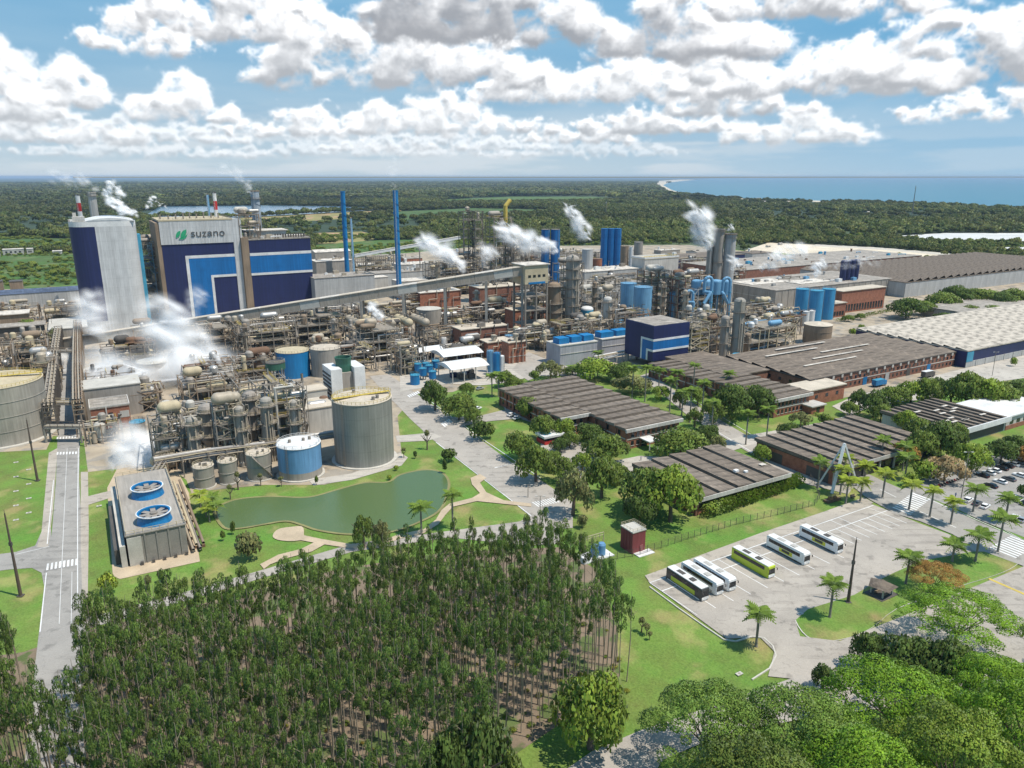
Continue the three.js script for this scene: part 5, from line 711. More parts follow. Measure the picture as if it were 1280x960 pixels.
// stacks of the fibre line
columnVessel('digester', 'tall grey digester column with ringed platforms in the middle of the plant', { at: [714, 420], rp: 9, top: 318, decks: 7, seed: 121, pipes: 4, m: C.concrete, cat: 'digester' });
columnVessel('digester', 'stout brown grey digester left of the tall grey one', { at: [692, 421], rp: 9, top: 352, decks: 5, seed: 122, pipes: 4, m: C.brown, cat: 'digester' });
unit('pipe tower wrapped round the tall digester', { c: [700, 416], x2: 726, d: 10, top: 330, seed: 123, pipes: 16, vessels: 4 });
unit('platform tower left of the digesters', { c: [668, 412], x2: 690, d: 12, top: 352, seed: 124, pipes: 16, vessels: 4, boxes: 2 });
unit('steel tower with a stair behind the conveyor head', { c: [618, 380], x2: 640, d: 14, top: 272, seed: 125, pipes: 18, vessels: 6, railm: C.yellow, levels: 9 });
unit('lower pipe tower right of the yellow vent tower', { c: [640, 380], x2: 660, d: 12, top: 288, seed: 126, pipes: 14, vessels: 6, levels: 7 });
unit('dark slim steel tower far behind the thin conveyor', { c: [580, 352], x2: 592, d: 10, top: 264, seed: 127, pipes: 6, vessels: 2, levels: 8, frame: C.dark }); unit('dark slim steel tower right of its twin', { c: [594, 352], x2: 604, d: 10, top: 264, seed: 128, pipes: 6, vessels: 2, levels: 8, frame: C.dark });
{ const p = gp(632, 378), t = thing('yellow_vent', 'bent yellow vent pipe on top of the steel tower', 'vent pipe', p), h0 = hAt(p, 275), h1 = hAt(p, 258); new G().pipe([[0, h0 - 2, 0], [0, h1, 0], [4.5, h1 + 5, 0]], 1.7, 12).mesh('pipe', C.yellow, t); new G().box(0, 0, 0, 1.2, h0 - 2, 1.2).mesh('support', C.steel, t); }
for (const [x, w, l] of [[681, 5.2, 'left one of two tall blue silos behind the conveyor head'], [693, 5.6, 'right one of two tall blue silos behind the conveyor head']]) tank('blue_silo', l, { at: [x, 372], rp: w, top: 287, m: C.blue, roof: C.steel, rail: true, railm: C.steel, rings: 5, cat: 'silo', ladder: 1.5 });
for (const k of [0, 1, 2]) tank('blue_silo', `ribbed blue silo, ${evname[k]} from the left in the far block of three`, { at: [754 + k * 8, 350], rp: 4.6, top: 286, m: C.blue, roof: C.blue, rings: 6, cat: 'silo' });
tank('grey_silo', 'pale grey silo behind the tall digester', { at: [733, 368], rp: 6.8, top: 312, m: C.grey, roof: C.fascia, cat: 'silo' });
tank('brick_red_vessel', 'brick red cup shaped vessel on legs right of the grey silo', { at: [745, 362], rp: 6.6, top: 324, y0: 10, cone: 0.5, m: C.brick, roof: C.rust, cat: 'vessel' });
for (const [x, w, tp, m, l] of [[779, 5, 308, C.brown, 'brown grey silo left of its taller twin far behind'], [796, 5.4, 303, C.lag, 'taller grey silo far behind with steam at its top'], [787, 2.4, 309, C.white, 'thin white silo between the two grey silos']]) tank('grey_silo', l, { at: [x, 356], rp: w, top: tp, m, roof: m, rail: true, railm: C.steel, cat: 'silo', rings: 3 });
{ const b = B('white rounded tank house with yellow trim on its roof', { c: [804, 366], x2: 846, d: 18, top: 324, wall: C.fascia, roof: C.cream, parapet: 1.4, parapetm: C.white }); new G().rail([[1, b.h + 1, -2], [b.w - 1, b.h + 1, -2], [b.w - 1, b.h + 1, -14]], 1.2, 0.2, 3).mesh('railing', C.yellow, b.t); new G().box(b.w - 2, b.h, -4, 3, 4, 3).mesh('roof_cabin', C.white, b.t); }
// long machine halls in the middle
for (const [c, x2, d, tp, l, rf, s] of [[[728, 388], 800, 30, 358, 'long pale roofed machine hall behind the pale blue towers', C.roofpale, 1], [[730, 372], 800, 26, 340, 'second long pale hall behind the first', C.roofwhite, 2], [[846, 366], 900, 20, 346, 'low brick red hall below the twin grey chimneys', C.rust, 3], [[560, 368], 610, 20, 350, 'low grey hall behind the conveyor with steam above', C.roofpale, 4], [[700, 352], 770, 20, 336, 'far white hall between blue silos', C.roofwhite, 5], [[470, 360], 540, 20, 342, 'long low hall beyond the blue chimneys', C.roofpale, 6], [[612, 352], 668, 18, 336, 'far grey hall left of the blue silos', C.roofpale, 7], [[500, 346], 572, 22, 331, 'far low hall under the thin conveyor', C.roofwhite, 8]]) { const b = B(l, { c, x2, d, top: tp, wall: C.grey, roof: rf }); clutter(b, 130 + s, 9); }
B('far dark grey warehouse with a blue wall behind the twin chimneys', { c: [836, 340], x2: 930, d: 40, top: 324, wall: C.navy, roof: C.roof }, 'warehouse', 'warehouse');
B('long low far shed with pale roof left of the warehouse', { c: [690, 330], x2: 800, d: 30, top: 318, wall: C.fascia, roof: C.roofpale }, 'warehouse', 'warehouse');
for (const [x, y, r, tp, l, m] of [[784, 400, 10.2, 355, 'left pale blue bleach tower', C.paleblue], [802, 405, 11.6, 360, 'right and nearer pale blue bleach tower with dark brackets', C.paleblue], [842, 398, 7.4, 366, 'slim pale blue tower right of the brown frame', C.paleblue], [636, 440, 5, 420, 'small white tank on the pipe deck below the conveyor', C.white]]) { const q = tank('bleach_tower', l, { at: [x, y], rp: r, top: tp, m, roof: C.paleblue, cat: 'tower', rail: true, railm: C.steel, ladder: 0.8 }); if (x === 802) for (let k = 0; k < 4; k++) new G().box(q.r * 0.75, q.h * (0.15 + k * 0.23), q.r * 0.75, 2.2, 2.2, 2.2).mesh('bracket', C.dark, q.t); }
for (const [c, x2, d, tp, l, s, e] of [
  [[812, 400], 836, 16, 340, 'tall brown frame with many floors right of the pale blue towers', 141, { frame: C.rust, full: true, levels: 7, boxes: 4, vessels: 8 }], [[846, 400], 862, 14, 350, 'dark red clad frame right of the slim pale blue tower', 142, { frame: C.brickdark, boxes: 5 }],
  [[730, 412], 772, 20, 368, 'white and grey pipe structure left of the pale blue towers', 143, { frame: C.grey, boxes: 3 }], [[726, 432], 760, 12, 404, 'pump deck with blue tanks below the digester', 144, { frame: C.steel }], [[740, 396], 775, 14, 352, 'pipe bridge structure behind the white frames', 145, {}],
  [[862, 402], 912, 20, 362, 'open steel deck with pale pipes behind the grey columns', 146, { frame: C.grey, full: true, levels: 3, vessels: 10, pipesm: [C.white, C.paleblue, C.silver, C.pipe] }], [[868, 430], 900, 16, 394, 'beige pipe structure right of the navy cube', 147, { pipes: 26 }], [[862, 455], 884, 8, 404, 'tall scaffold stair right beside the navy cube', 148, { frame: C.cream, vessels: 0, pipes: 6, levels: 8 }],
  [[936, 444], 992, 20, 414, 'cream open structure right of the grey columns', 149, { frame: C.cream, full: true, levels: 2, railm: C.cream, pipesm: [C.cream, C.pipe, C.white, C.paleblue] }], [[930, 412], 968, 16, 384, 'brown pipe structure in front of the concrete mill hall', 150, { frame: C.brown, boxes: 3 }], [[968, 414], 1000, 14, 392, 'low pipe structure beside the light blue silos', 151, { boxes: 2 }], [[645, 440], 690, 10, 414, 'low pump structure left of the digesters', 152, {}],
  [[664, 352], 712, 18, 318, 'far pipe structure below the tall blue silos', 153, {}], [[540, 372], 600, 18, 330, 'far pipe structure behind the conveyor with steam', 154, { frame: C.dark }], [[600, 340], 660, 14, 316, 'far pipe structure left of the tall blue silos', 155, {}], [[712, 345], 752, 14, 318, 'far frames between the blue silos', 156, {}], [[900, 360], 930, 14, 338, 'low frames right of the twin grey chimneys', 157, { frame: C.rust }], [[850, 345], 890, 14, 326, 'far rusty frames left of the twin chimneys', 158, { frame: C.rust }], [[440, 342], 500, 14, 322, 'far frames around the blue chimneys', 159, {}], [[612, 412], 645, 14, 392, 'frames between the conveyor legs and brick blocks', 160, { frame: C.dark }], [[680, 440], 706, 10, 422, 'grey pump frames below the stout digester', 161, {}], [[760, 350], 806, 14, 326, 'far pipe frames below the grey silos', 162, {}]]) unit(l, { c, x2, d, top: tp, seed: s, pipes: 20, vessels: 7, ...e });
// sheds along the back fence
[[452, 336, 16], [506, 330, 22], [566, 325, 18], [612, 322, 24], [706, 322, 26], [772, 320, 20], [826, 318, 24], [872, 322, 22], [940, 326, 26], [640, 330, 16], [520, 340, 14], [740, 330, 18]].forEach(([x, y, w], k) => { const b = B(['far low shed right of the blue chimneys', 'far low shed below the thin conveyor', 'far low shed left of the dark slim towers', 'far low shed under the yellow vent tower', 'far low shed between the blue silo groups', 'far low shed right of the ribbed blue silos', 'far low shed behind the white tank house', 'far low shed left of the twin grey chimneys', 'far low shed behind the flat grey roofed hall', 'far low brick shed behind the conveyor head', 'far low concrete shed nearest the thin conveyor foot', 'far low shed right behind the grey silo'][k], { c: [x, y], x2: x + w, d: 14 + (k % 3) * 8, top: y - 5 - (k % 3) * 2, wall: [C.grey, C.brick, C.concrete, C.fascia][k % 4], roof: [C.roofwhite, C.roofpale, C.roof][k % 3], gable: k % 2 ? 2 : 0 }, 'shed', 'far_shed'); clutter(b, 400 + k, 4); });
// pale blue ducts
for (let k = 0; k < 7; k++) { const R = rnd(170 + k), p = gp(864 + k * 7.5, 404 - (k % 3) * 6), h = hAt(p, 350 + 18 * R()), t = thing('pale_blue_duct', `looping pale blue duct, ${evname[k]} from the left above the white steel deck`, 'duct', p), r = 0.7 + 0.5 * R(), s = R() < 0.5 ? -1 : 1, pts = [[0, 0, 0], [0, h, 0]]; for (let j = 1; j <= 6; j++) pts.push([s * 2.6 * (1 - Math.cos(j * 0.52)), h + 2.6 * Math.sin(j * 0.52), -j * 0.3]); pts.push([s * 5.2, h * 0.75, -2], [s * 5.2 + 8 * (R() - 0.5), h * 0.74, 3], [s * 5.2 + 10 * (R() - 0.5), h * 0.5, 3]); new G().pipe(pts, r, 10).mesh('pipe', C.paleblue, t); for (let j = 1; j < 4; j++) new G().lathe(0, 0, [[r, h * j / 4 - 0.3], [r + 0.2, h * j / 4 - 0.3], [r + 0.2, h * j / 4 + 0.3], [r, h * j / 4 + 0.3]], 12).mesh('flange', C.teal, t); }
for (let k = 0; k < 4; k++) { const p = gp(868 + k * 12, 398), h = hAt(p, 352); tank('pale_blue_vessel', `pale blue box shaped washer vessel, ${evname[k]} from the left under the looping ducts`, { p, r: 4, h, y0: h - 9, m: C.paleblue, roof: C.paleblue, dome: 0.4, cat: 'vessel' }); }
// twin chimneys on the right and the grey columns in front
chimney('grey_chimney', 'left and darker one of the twin grey chimneys on the right', { at: [893, 378], top: 286, rp: 6.2, m: C.lag, capm: C.steel, decks: [0.55, 0.97], ladderm: C.steel });
chimney('grey_chimney', 'right and paler one of the twin grey chimneys with a broad top platform', { at: [907, 378], top: 292, rp: 6.8, m: C.grey, capm: C.brown, decks: [0.94, 0.99], ladderm: C.steel });
chimney('grey_chimney', 'short grey chimney leaning on the left twin chimney', { at: [883, 378], top: 306, rp: 3.6, m: C.lag, capm: C.steel });
columnVessel('grey_vessel', 'tall right one of the two grey columns beside the navy cube', { at: [919, 452], rp: 7, top: 374, decks: 2, seed: 181, m: C.tank, prof: [[1, 0], [1, 0.96]], pipes: 3 });
columnVessel('grey_vessel', 'shorter left one of the two grey columns beside the navy cube', { at: [903, 452], rp: 5.4, top: 396, decks: 2, seed: 182, m: C.lag, prof: [[1, 0], [1, 0.96]], pipes: 2 });
columnVessel('grey_vessel', 'brown short column right of the grey columns', { at: [932, 446], rp: 4.5, top: 418, decks: 1, seed: 183, m: C.brown, prof: [[1, 0], [1, 0.96]], pipes: 1 });
tank('blue_tank', 'small blue tank at the foot of the tall grey column', { at: [922, 458], rp: 7, top: 444, m: C.tankblue, roof: C.teal });
tank('blue_tank', 'pale blue tank beside the right digester below the pale towers', { at: [778, 416], rp: 12, top: 404, m: C.teal, roof: C.paleblue });
tank('blue_tank', 'turquoise capped tank below the tall digester', { at: [733, 416], rp: 8, top: 388, m: C.teal, roof: C.white, dome: 0.5 });
columnVessel('white_tower', 'white tower with platforms in front of the white pipe structure', { at: [758, 424], rp: 5.5, top: 372, decks: 4, seed: 184, m: C.fascia, prof: [[0.7, 0], [0.7, 0.4], [1, 0.5], [1, 0.95]] });
// navy cube on stilts
{
  const p = gp(815, 462), h = hAt(p, 408), hd = hAt(p, 452), w = along(p, 859), d = 24, t = thing('navy_cube', 'navy cube building on stilts with blue and white bands round its corner', 'industrial building', p);
  new G().box(w / 2, hd, -d / 2, w, h - hd, d).mesh('wall', C.navy, t); new G().box(w / 2, h, -d / 2, w - 1, 0.25, d - 1).mesh('roof', C.roofpale, t);
  const H = h - hd, yA = hd + H * 0.63, yB = hd + H * 0.33, s = 1.1, c = d * 0.42, q = d * 0.22, bd = (nm, m, y0, y1, zl, e, first) => { new G().box(w / 2, y0, e / 2, w, y1 - y0, e).mesh(nm, m, t); new G().box(-e / 2, y0, -zl / 2 + e / 2, e, y1 - y0, zl + e).mesh(nm, m, t); };
  bd('white_band', C.white, yA - s, yA, c, 0.22); bd('blue_band', C.blue, yB, yA - s, c - s, 0.14); bd('white_band', C.white, yB - s, yB, q, 0.26);
  new G().box(-0.12, hd, -c + s / 2, 0.24, yA - hd - s, s).mesh('white_band', C.white, t); new G().box(-0.09, hd, -(c + q) / 2 + s / 2, 0.18, yB - hd, c - q - s).mesh('blue_band', C.blue, t); new G().box(-0.14, hd, -q + s / 2, 0.28, yB - s - hd, s).mesh('white_band', C.white, t);
  for (let k = 0; k < 4; k++) for (const z of [-0.8, -d + 0.8]) new G().box(1 + (w - 2) * k / 3, 0, z, 1.1, hd, 1.1).mesh('stilt', C.concrete, t); new G().box(-0.1, 0, -d + 3, 1.2, hd, 1.2).mesh('stilt', C.concrete, t);
}
for (const [c, x2, d, tp, l, fx] of [[[700, 458], 746, 14, 432, 'grey concrete cooling block with blue fan boxes on top', 3], [[752, 446], 790, 14, 424, 'second grey cooling block with blue fans beside the navy cube', 2]]) { const b = B(l, { c, x2, d, top: tp, wall: M([0.42, 0.42, 0.45], { t: T.stain }), roof: C.paleconc }, 'cooling tower', 'cooling_block'); for (let k = 0; k < fx; k++) new G().box(b.w * (k + 0.5) / fx, b.h, -d * 0.4, b.w / fx * 0.8, 3.2, d * 0.45).mesh('fan_box', C.tankblue, b.t); new G().box(b.w / 2, b.h * 0.55, 0.1, b.w, 0.4, 0.3).mesh('ledge', C.fascia, b.t); }
rack('low white pipe bridge in front of the second cooling block', { pts: [[744, 458], [792, 448]], h: 5, w: 3, n: 5, seed: 185, frame: C.fascia, pm: [C.white, C.pipe] });
// blue tank cluster, white roofed sheds
for (let k = 0; k < 7; k++) { const x = [518, 522, 528, 532, 536, 540, 544][k], y = [482, 470, 476, 469, 472, 480, 466][k]; tank('blue_plastic_tank', ['nearest squat blue tank of the cluster by the grass', 'left rear blue tank of the cluster', 'middle front blue tank of the cluster', 'middle rear blue tank of the cluster', 'centre blue tank of the cluster', 'right front blue tank of the cluster', 'right rear blue tank of the cluster'][k], { at: [x + 1, y], rp: k ? 4.6 : 6, h: k ? 6.2 : 5, y0: k ? 1.8 : 0, m: C.tankblue, roof: C.teal, dome: 0.2, cone: k ? 0.4 : 0, rail: true, railm: C.teal, railw: 0.07 }); }
for (const [c, x2, d, tp, l] of [[[566, 480], 609, 18, 462, 'nearest white roofed open shed with dark machines under it'], [[556, 462], 602, 18, 446, 'white curved roof shed behind the nearest one'], [[526, 452], 552, 10, 440, 'small white roof left of the larger white sheds']]) {
  const p = gp(...c), w = along(p, x2), h = hAt(p, tp), t = thing('white_roof_shed', l, 'shed', p), rf = new G(), n = 10; for (let k = 0; k < n; k++) { const Z = (j) => -d * j / n + 1, Y = (j) => h + 1.8 * Math.sin(Math.PI * j / n); rf.quad([-1, Y(k), Z(k)], [w + 1, Y(k), Z(k)], [w + 1, Y(k + 1), Z(k + 1)], [-1, Y(k + 1), Z(k + 1)]); rf.quad([-1, h - 0.3, Z(k)], [-1, Y(k), Z(k)], [-1, Y(k + 1), Z(k + 1)], [-1, h - 0.3, Z(k + 1)]); } rf.mesh('curved_roof', C.white, t);
  for (const x of [0, w / 3, w * 2 / 3, w]) for (const z of [0, -d + 1]) new G().box(x, 0, z, 0.4, h, 0.4).mesh('post', C.fascia, t); const R = rnd(c[0]); for (let k = 0; k < 6; k++) new G().box(w * (0.1 + 0.8 * R()), 0, -d * (0.2 + 0.6 * R()), 2 + 2 * R(), 2 + R(), 2).mesh('machine', [C.dark, C.steel, C.navy][k % 3], t);
}
for (const [x, y, r, tp, m, l] of [[621, 470, 5, 443, C.tankblue, 'tall blue tank right of the white roofed shed'], [613, 466, 4.6, 440, C.paleblue, 'pale blue tank just behind the tall blue one'], [627, 466, 3.5, 446, C.white, 'white tank behind the tall blue one'], [555, 438, 4.6, 424, C.white, 'small white tank above the white sheds'], [574, 436, 3.4, 421, C.white, 'left of two slim white tanks by the long brick building'], [581, 438, 3.4, 423, C.white, 'right of two slim white tanks by the long brick building'], [516, 456, 5, 443, C.paleblue, 'pale blue round tank beside the pipe mass']]) tank('process_tank', l, { at: [x, y], rp: r, top: tp, m, roof: m, dome: 0.35, rail: r > 4.5, railm: C.steel, ladder: 1.2 });
// the paper mill on the right
{
  const p = gp(968, 386), h = hAt(p, 363), w = along(p, 1138), b = block('mill_hall', 'grey concrete paper mill hall with a white roof and steam above', 'paper mill', { p, w, h, d: 62, wall: C.concrete, roof: C.roofpale }); clutter(b, 191, 26, [C.white, C.steel, C.paleblue, C.silver]);
  for (let k = 1; k < 24; k++) new G().box(b.w * k / 24, 0, 0.1, 0.6, b.h - 1, 0.4).mesh('pilaster', C.concrete, b.t); for (let k = 1; k < 9; k++) new G().box(-0.1, 0, -62 * k / 9, 0.4, b.h - 1, 0.6).mesh('pilaster', C.concrete, b.t); new G().box(-0.08, b.h * 0.5, -31, 0.2, 0.5, 62).mesh('ledge', C.paleconc, b.t); new G().box(b.w * 0.16, b.h + 0.1, -40, b.w * 0.26, 0.4, 22).mesh('white_roof_sheet', C.roofwhite, b.t); new G().box(b.w * 0.36, b.h + 0.1, -22, b.w * 0.22, 0.4, 18).mesh('white_roof_sheet', C.roofwhite, b.t);
  for (let k = 0; k < 4; k++) { const q = loc(p, b.w * (0.54 + 0.032 * k), -12); tank('navy_silo', `navy silo, ${evname[k]} from the left on the mill roof`, { p: q, r: 2.6, h: b.h + 16, y0: b.h + 0.5, m: C.navy, roof: C.navy, dome: 0.5, cat: 'silo', legm: C.steel }); }
  for (const [c, x2, d, tp, l, rf] of [[[1050, 392], 1104, 12, 364, 'red brick annex with a flat roof in front of the mill hall', C.tankroof], [[1036, 398], 1056, 10, 380, 'low brick link left of the brick annex', C.tankroof]]) { const a = B(l, { c, x2, d, top: tp, wall: C.brick, roof: rf, eave: 0.6 }, 'brick building', 'brick_building'); winRow(a, 'front', Math.round(a.w / 3.4), 1.2, 2.2, a.h * 0.3); }
}
for (const [x, y, r, tp, l] of [[1000, 396, 8, 362, 'left one of the three light blue silos'], [1017, 404, 8.4, 364, 'middle light blue silo with a mark on its front'], [1032, 400, 8, 362, 'right one of the three light blue silos']]) tank('light_blue_silo', l, { at: [x, y], rp: r, top: tp, m: M([0.05, 0.30, 0.55], { t: T.stain, rough: 0.5 }), roof: C.teal, rail: true, railm: C.paleblue, cat: 'silo', ladder: 0.7 });
tank('storage_tank', 'brown grey tank with a conical roof right of the cream structure', { at: [1020, 432], rp: 17, top: 408, m: C.brown, roof: C.tankroof, dome: 0.22, rings: 2, foot: true });
for (const [x, y, r, tp, m, l] of [[1006, 408, 4, 390, C.white, 'left of two white tanks below the blue silos'], [1013, 406, 4, 389, C.white, 'right of two white tanks below the blue silos'], [986, 404, 8, 390, C.teal, 'squat light blue tank left of the silos'], [964, 402, 8, 392, C.paleblue, 'flat pale blue tank in front of the mill hall'], [976, 412, 5, 392, C.fascia, 'pale cone tank by the brown pipe structure'], [950, 420, 5, 404, C.brick, 'brick red tank among the brown pipes']]) tank('process_tank', l, { at: [x, y], rp: r, top: tp, m, roof: m, dome: 0.3, rail: true, railm: C.steel });
// machine halls and warehouses at the right edge
{
  const roofBays = (t, w, d, h, n, m, rise, x0 = 0) => { for (let k = 0; k < n; k++) { const z0 = -d * k / n, z1 = -d * (k + 0.94) / n, z2 = -d * (k + 1) / n, g = new G(); g.quad([x0, h, z0], [x0 + w, h, z0], [x0 + w, h + rise, z1], [x0, h + rise, z1]).quad([x0, h + rise, z1], [x0 + w, h + rise, z1], [x0 + w, h, z2], [x0, h, z2]); g.mesh('roof_bay', m, t); } };
  const p = gp(1130, 372), b = block('machine_hall', 'huge dark sawtooth roofed machine hall at the right edge', 'paper mill', { p, w: 300, d: 110, h: hAt(p, 353), wall: C.grey, roof: C.roof }); for (let k = 0; k < 26; k++) { const g = new G(), x = 300 * k / 26; g.quad([x, b.h, 0], [x + 9, b.h + 2.6, 0], [x + 9, b.h + 2.6, -110], [x, b.h, -110]).quad([x + 9, b.h + 2.6, 0], [x + 11.4, b.h, 0], [x + 11.4, b.h, -110], [x + 9, b.h + 2.6, -110]); g.mesh('roof_bay', C.roof, b.t); }
  const c = block('machine_hall', 'flat grey roofed hall behind the mill with steam over it', 'paper mill', { c: [924, 356], x2: 1150, d: 80, top: 338, wall: C.brickdark, roof: C.roofpale }); clutter(c, 193, 30, [C.paleblue, C.rust, C.white, C.teal]);
  const q = { x: 246, y: 0, z: -394 }, e = block('warehouse', 'long warehouse with a pale patched roof and a navy front wall', 'warehouse', { p: q, w: 190, d: 68, h: 9.5, wall: C.navy, roof: C.roofpatch });
  new G().box(95, 0, 0.1, 190, e.h * 0.34, 0.5).mesh('grey_base', C.grey, e.t); for (let k = 1; k < 20; k++) new G().box(k * 9.4, 0, 0.3, 0.5, e.h * 0.35, 0.6).mesh('pier', C.fascia, e.t); roofBays(e.t, 190, 68, e.h + 0.05, 10, C.roofpatch, 0.9); new G().box(3, e.h * 0.3, 0.2, 6, e.h * 0.6, 0.3).mesh('coloured_panel', C.teal, e.t);
  B('pale flat roofed annex behind the patched warehouse', { c: [1200, 402], x2: 1300, d: 30, top: 390, wall: C.concrete, roof: C.roofpale }, 'warehouse', 'warehouse');
  // long brick works
  const s = { x: 140.1, y: 0, z: -339.3 }, L = 118, wd = 54, f = block('brick_works', 'long low brick works with a weathered dark roof and pale skylight strips', 'brick building', { p: s, w: L, d: wd, h: 8, wall: C.brickdark, roof: C.gutter, eave: 0.4 });
  roofBays(f.t, L + 1, wd, f.h + 0.05, 6, C.roof, 1.1); for (let k = 0; k < 5; k++) new G().box(L * (0.3 + 0.14 * (k % 3)), f.h + 1.25, -wd * (0.3 + 0.15 * k), L * 0.34, 0.2, 1.3).mesh('skylight_strip', C.roofwhite, f.t);
  winRow(f, 'front', 34, f.h * 0.56, 1.3, 1.5, C.glass, 2); winRow(f, 'front', 34, f.h * 0.15, 1.3, 1.5, C.glass, 2); winRow(f, 'left', 8, f.h * 0.5, 1.6, 1.5); new G().box(L / 2, f.h * 0.45, 0.05, L, 0.4, 0.2).mesh('band_course', C.fascia, f.t);
  for (let k = 0; k < 18; k++) new G().box(L * (k + 0.5) / 18, f.h * 0.78, 0.25, 1.3, 1.5, 0.5).mesh('roof_spout', C.fascia, f.t); for (let k = 0; k < 5; k++) new G().box(L * (0.2 + 0.15 * k), 0, 0.12, 3, 4, 0.2).mesh('door', [C.dark, C.tankblue, C.grey][k % 3], f.t);
  const g2 = B('lower brick link in front of the long brick works', { c: [1010, 508], x2: 1054, d: 12, top: 488, wall: C.brick, roof: C.tankroof, eave: 0.6 }, 'brick building', 'brick_building'); winRow(g2, 'front', 3, g2.h * 0.4, 1.8, 1.6);
  B('second dark roofed brick hall left of the long works', { p: { x: 140.1 - 27 * UX - 24 * VX, y: 0, z: -339.3 - 27 * UZ - 24 * VZ }, w: 26, d: 46, h: 8, wall: C.brickdark, roof: C.roof, eave: 0.5 }, 'brick building', 'brick_building');
}

// ---------- brick offices with stepped dark roofs ----------
function office(label, o) {
  const p = o.p ?? gp(...o.c), w = o.w ?? along(p, o.x2), d = o.d, h = o.h ?? hAt(p, o.top), b = block('brick_office', label, 'office building', { p, w, d, h: h - 0.5, cap: 0.3, wall: o.wall ?? C.brick, roof: C.gutter, eave: 0.2 }), n = o.n, st = 0.75, ov = 1.1, gap = 0.6, base = h - 0.5;
  for (let k = 0; k < n; k++) {                 // one roof bay after another, each tilted, with a deep gutter between
    const ax = o.axis === 'x', L = ax ? w : d, a = L * k / n + (k ? gap / 2 : -0.3), e = L * (k + 1) / n - (k < n - 1 ? gap / 2 : -0.3), g = new G(), P = ax ? (t, y, s) => [t, y, s ? ov : -d - ov] : (t, y, s) => [s ? -ov : w + ov, y, -t], y0 = h + st * (0.9 + 0.1 * ((k * 7) % 3)), y1 = h + 0.1;
    const A = [P(a, y0, 1), P(e, y1, 1), P(e, y1, 0), P(a, y0, 0)], D = [P(a, base, 1), P(e, base, 1), P(e, base, 0), P(a, base, 0)], q = (...v) => (ax ? g.quad(...v) : g.quad(...[...v].reverse()));
    q(...A); for (let s = 0; s < 4; s++) q(D[s], D[(s + 1) % 4], A[(s + 1) % 4], A[s]);
    g.mesh('roof_bay', k % 3 === 1 ? C.roofB : C.roof, b.t);
  }
  const fm = new G(); if (o.axis === 'x') fm.box(w / 2, h - 1.1, ov + 0.12, w + 1.4, 1.3, 0.3); else fm.box(w / 2, h - 1.0, 0.75, w + ov * 2, 1.3, 0.8); fm.mesh('fascia', C.fascia, b.t);
  const rows = o.rows ?? [0.16, 0.58];
  if (o.front) for (const y of rows) winRow(b, 'front', o.front, h * y, 1.3, h * 0.22, C.glass, 1.5, C.fascia);
  if (o.side) { for (const y of rows) winRow(b, 'left', o.side, h * y, 1.5, h * 0.24, C.glass, 1); for (let k = 0; k <= n; k++) new G().box(-0.25, 0, -d * k / n, 0.5, h, 0.4).mesh('buttress', C.brickdark, b.t); }
  if (rows.length > 1) new G().box(w / 2, h * 0.46, 0.06, w, 0.4, 0.22).box(-0.06, h * 0.46, -d / 2, 0.22, 0.4, d).mesh('band_course', C.fascia, b.t);
  return b;
}
const O = (x, z) => ({ x, y: 0, z });
{
  const b = office('large brick office with stepped dark roof among trees, right wing', { p: O(43.5, -267.6), w: 26, d: 76, h: 8, n: 12, front: 9, side: 10 }), w = 26;
  const m = new G(); m.box(w * 0.33, 3.4, 3, 5, 0.4, 6).mesh('porch_roof', C.white, b.t); for (const x of [-2, 2]) new G().box(w * 0.33 + x, 0, 5.6, 0.3, 3.4, 0.3).mesh('porch_post', C.white, b.t); win(b.t, 'front', w * 0.33, 0, 2.6, 3, b, C.glass, 'door');
  office('left wing of the large brick office facing the car park', { p: loc(O(43.5, -267.6), -13.6, -24), w: 12.4, d: 50, h: 8, n: 8, front: 3, side: 14 });
}
{ const w = 39.5, h = 6, b = office('low office with wide stepped roof bays behind a long hedge', { p: O(56.4, -210), w, d: 30, h, n: 5, axis: 'x', front: 0, rows: [0.4], side: 6 }); new G().box(w * 0.5, h * 0.35, 0.05, w - 2, h * 0.4, 0.12).mesh('window_band', C.glass, b.t); new G().box(w * 0.62, h + 0.6, -8, 1.6, 0.7, 1.2).box(w * 0.68, h + 0.6, -6, 1.2, 0.6, 1.0).mesh('roof_unit', C.white, b.t); new G().box(w * 0.93, h + 0.75, -8, 2.2, 0.12, 1.6).mesh('skylight_strip', C.roofwhite, b.t); }
{ const w = 57, h = 6, b = office('low gatehouse office with nine stepped roof bays behind the white A frame', { p: O(107.4, -233.2), w, d: 33, h, n: 9, axis: 'x', front: 0, rows: [0.3], side: 0 }); new G().box(w / 2, 0.3, 0.05, w - 1, h * 0.55, 0.12).mesh('window_band', C.glass, b.t); new G().box(-0.05, 0.2, -6, 0.12, h * 0.6, 9).box(-0.05, 0.2, -26, 0.12, h * 0.6, 10).mesh('dark_opening', C.dark, b.t); for (let k = 0; k < 8; k++) new G().box(w * k / 7, 0, 0.5, 0.5, h - 1.2, 0.5).mesh('post', C.fascia, b.t); }
{ office('two storey brick office with grey stepped roofs behind dark trees', { p: O(112.6, -306.5), w: 22, d: 40, h: 8, n: 7, front: 8, side: 8 }); const c = B('small red brick porch block beside the two storey office', { c: [1014, 518], x2: 1030, d: 6, top: 508, wall: C.brick, roof: C.fascia, eave: 0.6 }, 'brick building', 'brick_building'); win(c.t, 'front', c.w / 2, 0.2, 2, 2.4, c, C.glass, 'door'); }
office('left brick office with stepped roofs between the navy cube and the two storey one', { p: loc(O(112.6, -306.5), -2, -41.5), w: 21, d: 38, h: 7.4, n: 7, front: 0, side: 8, wall: C.brickdark });
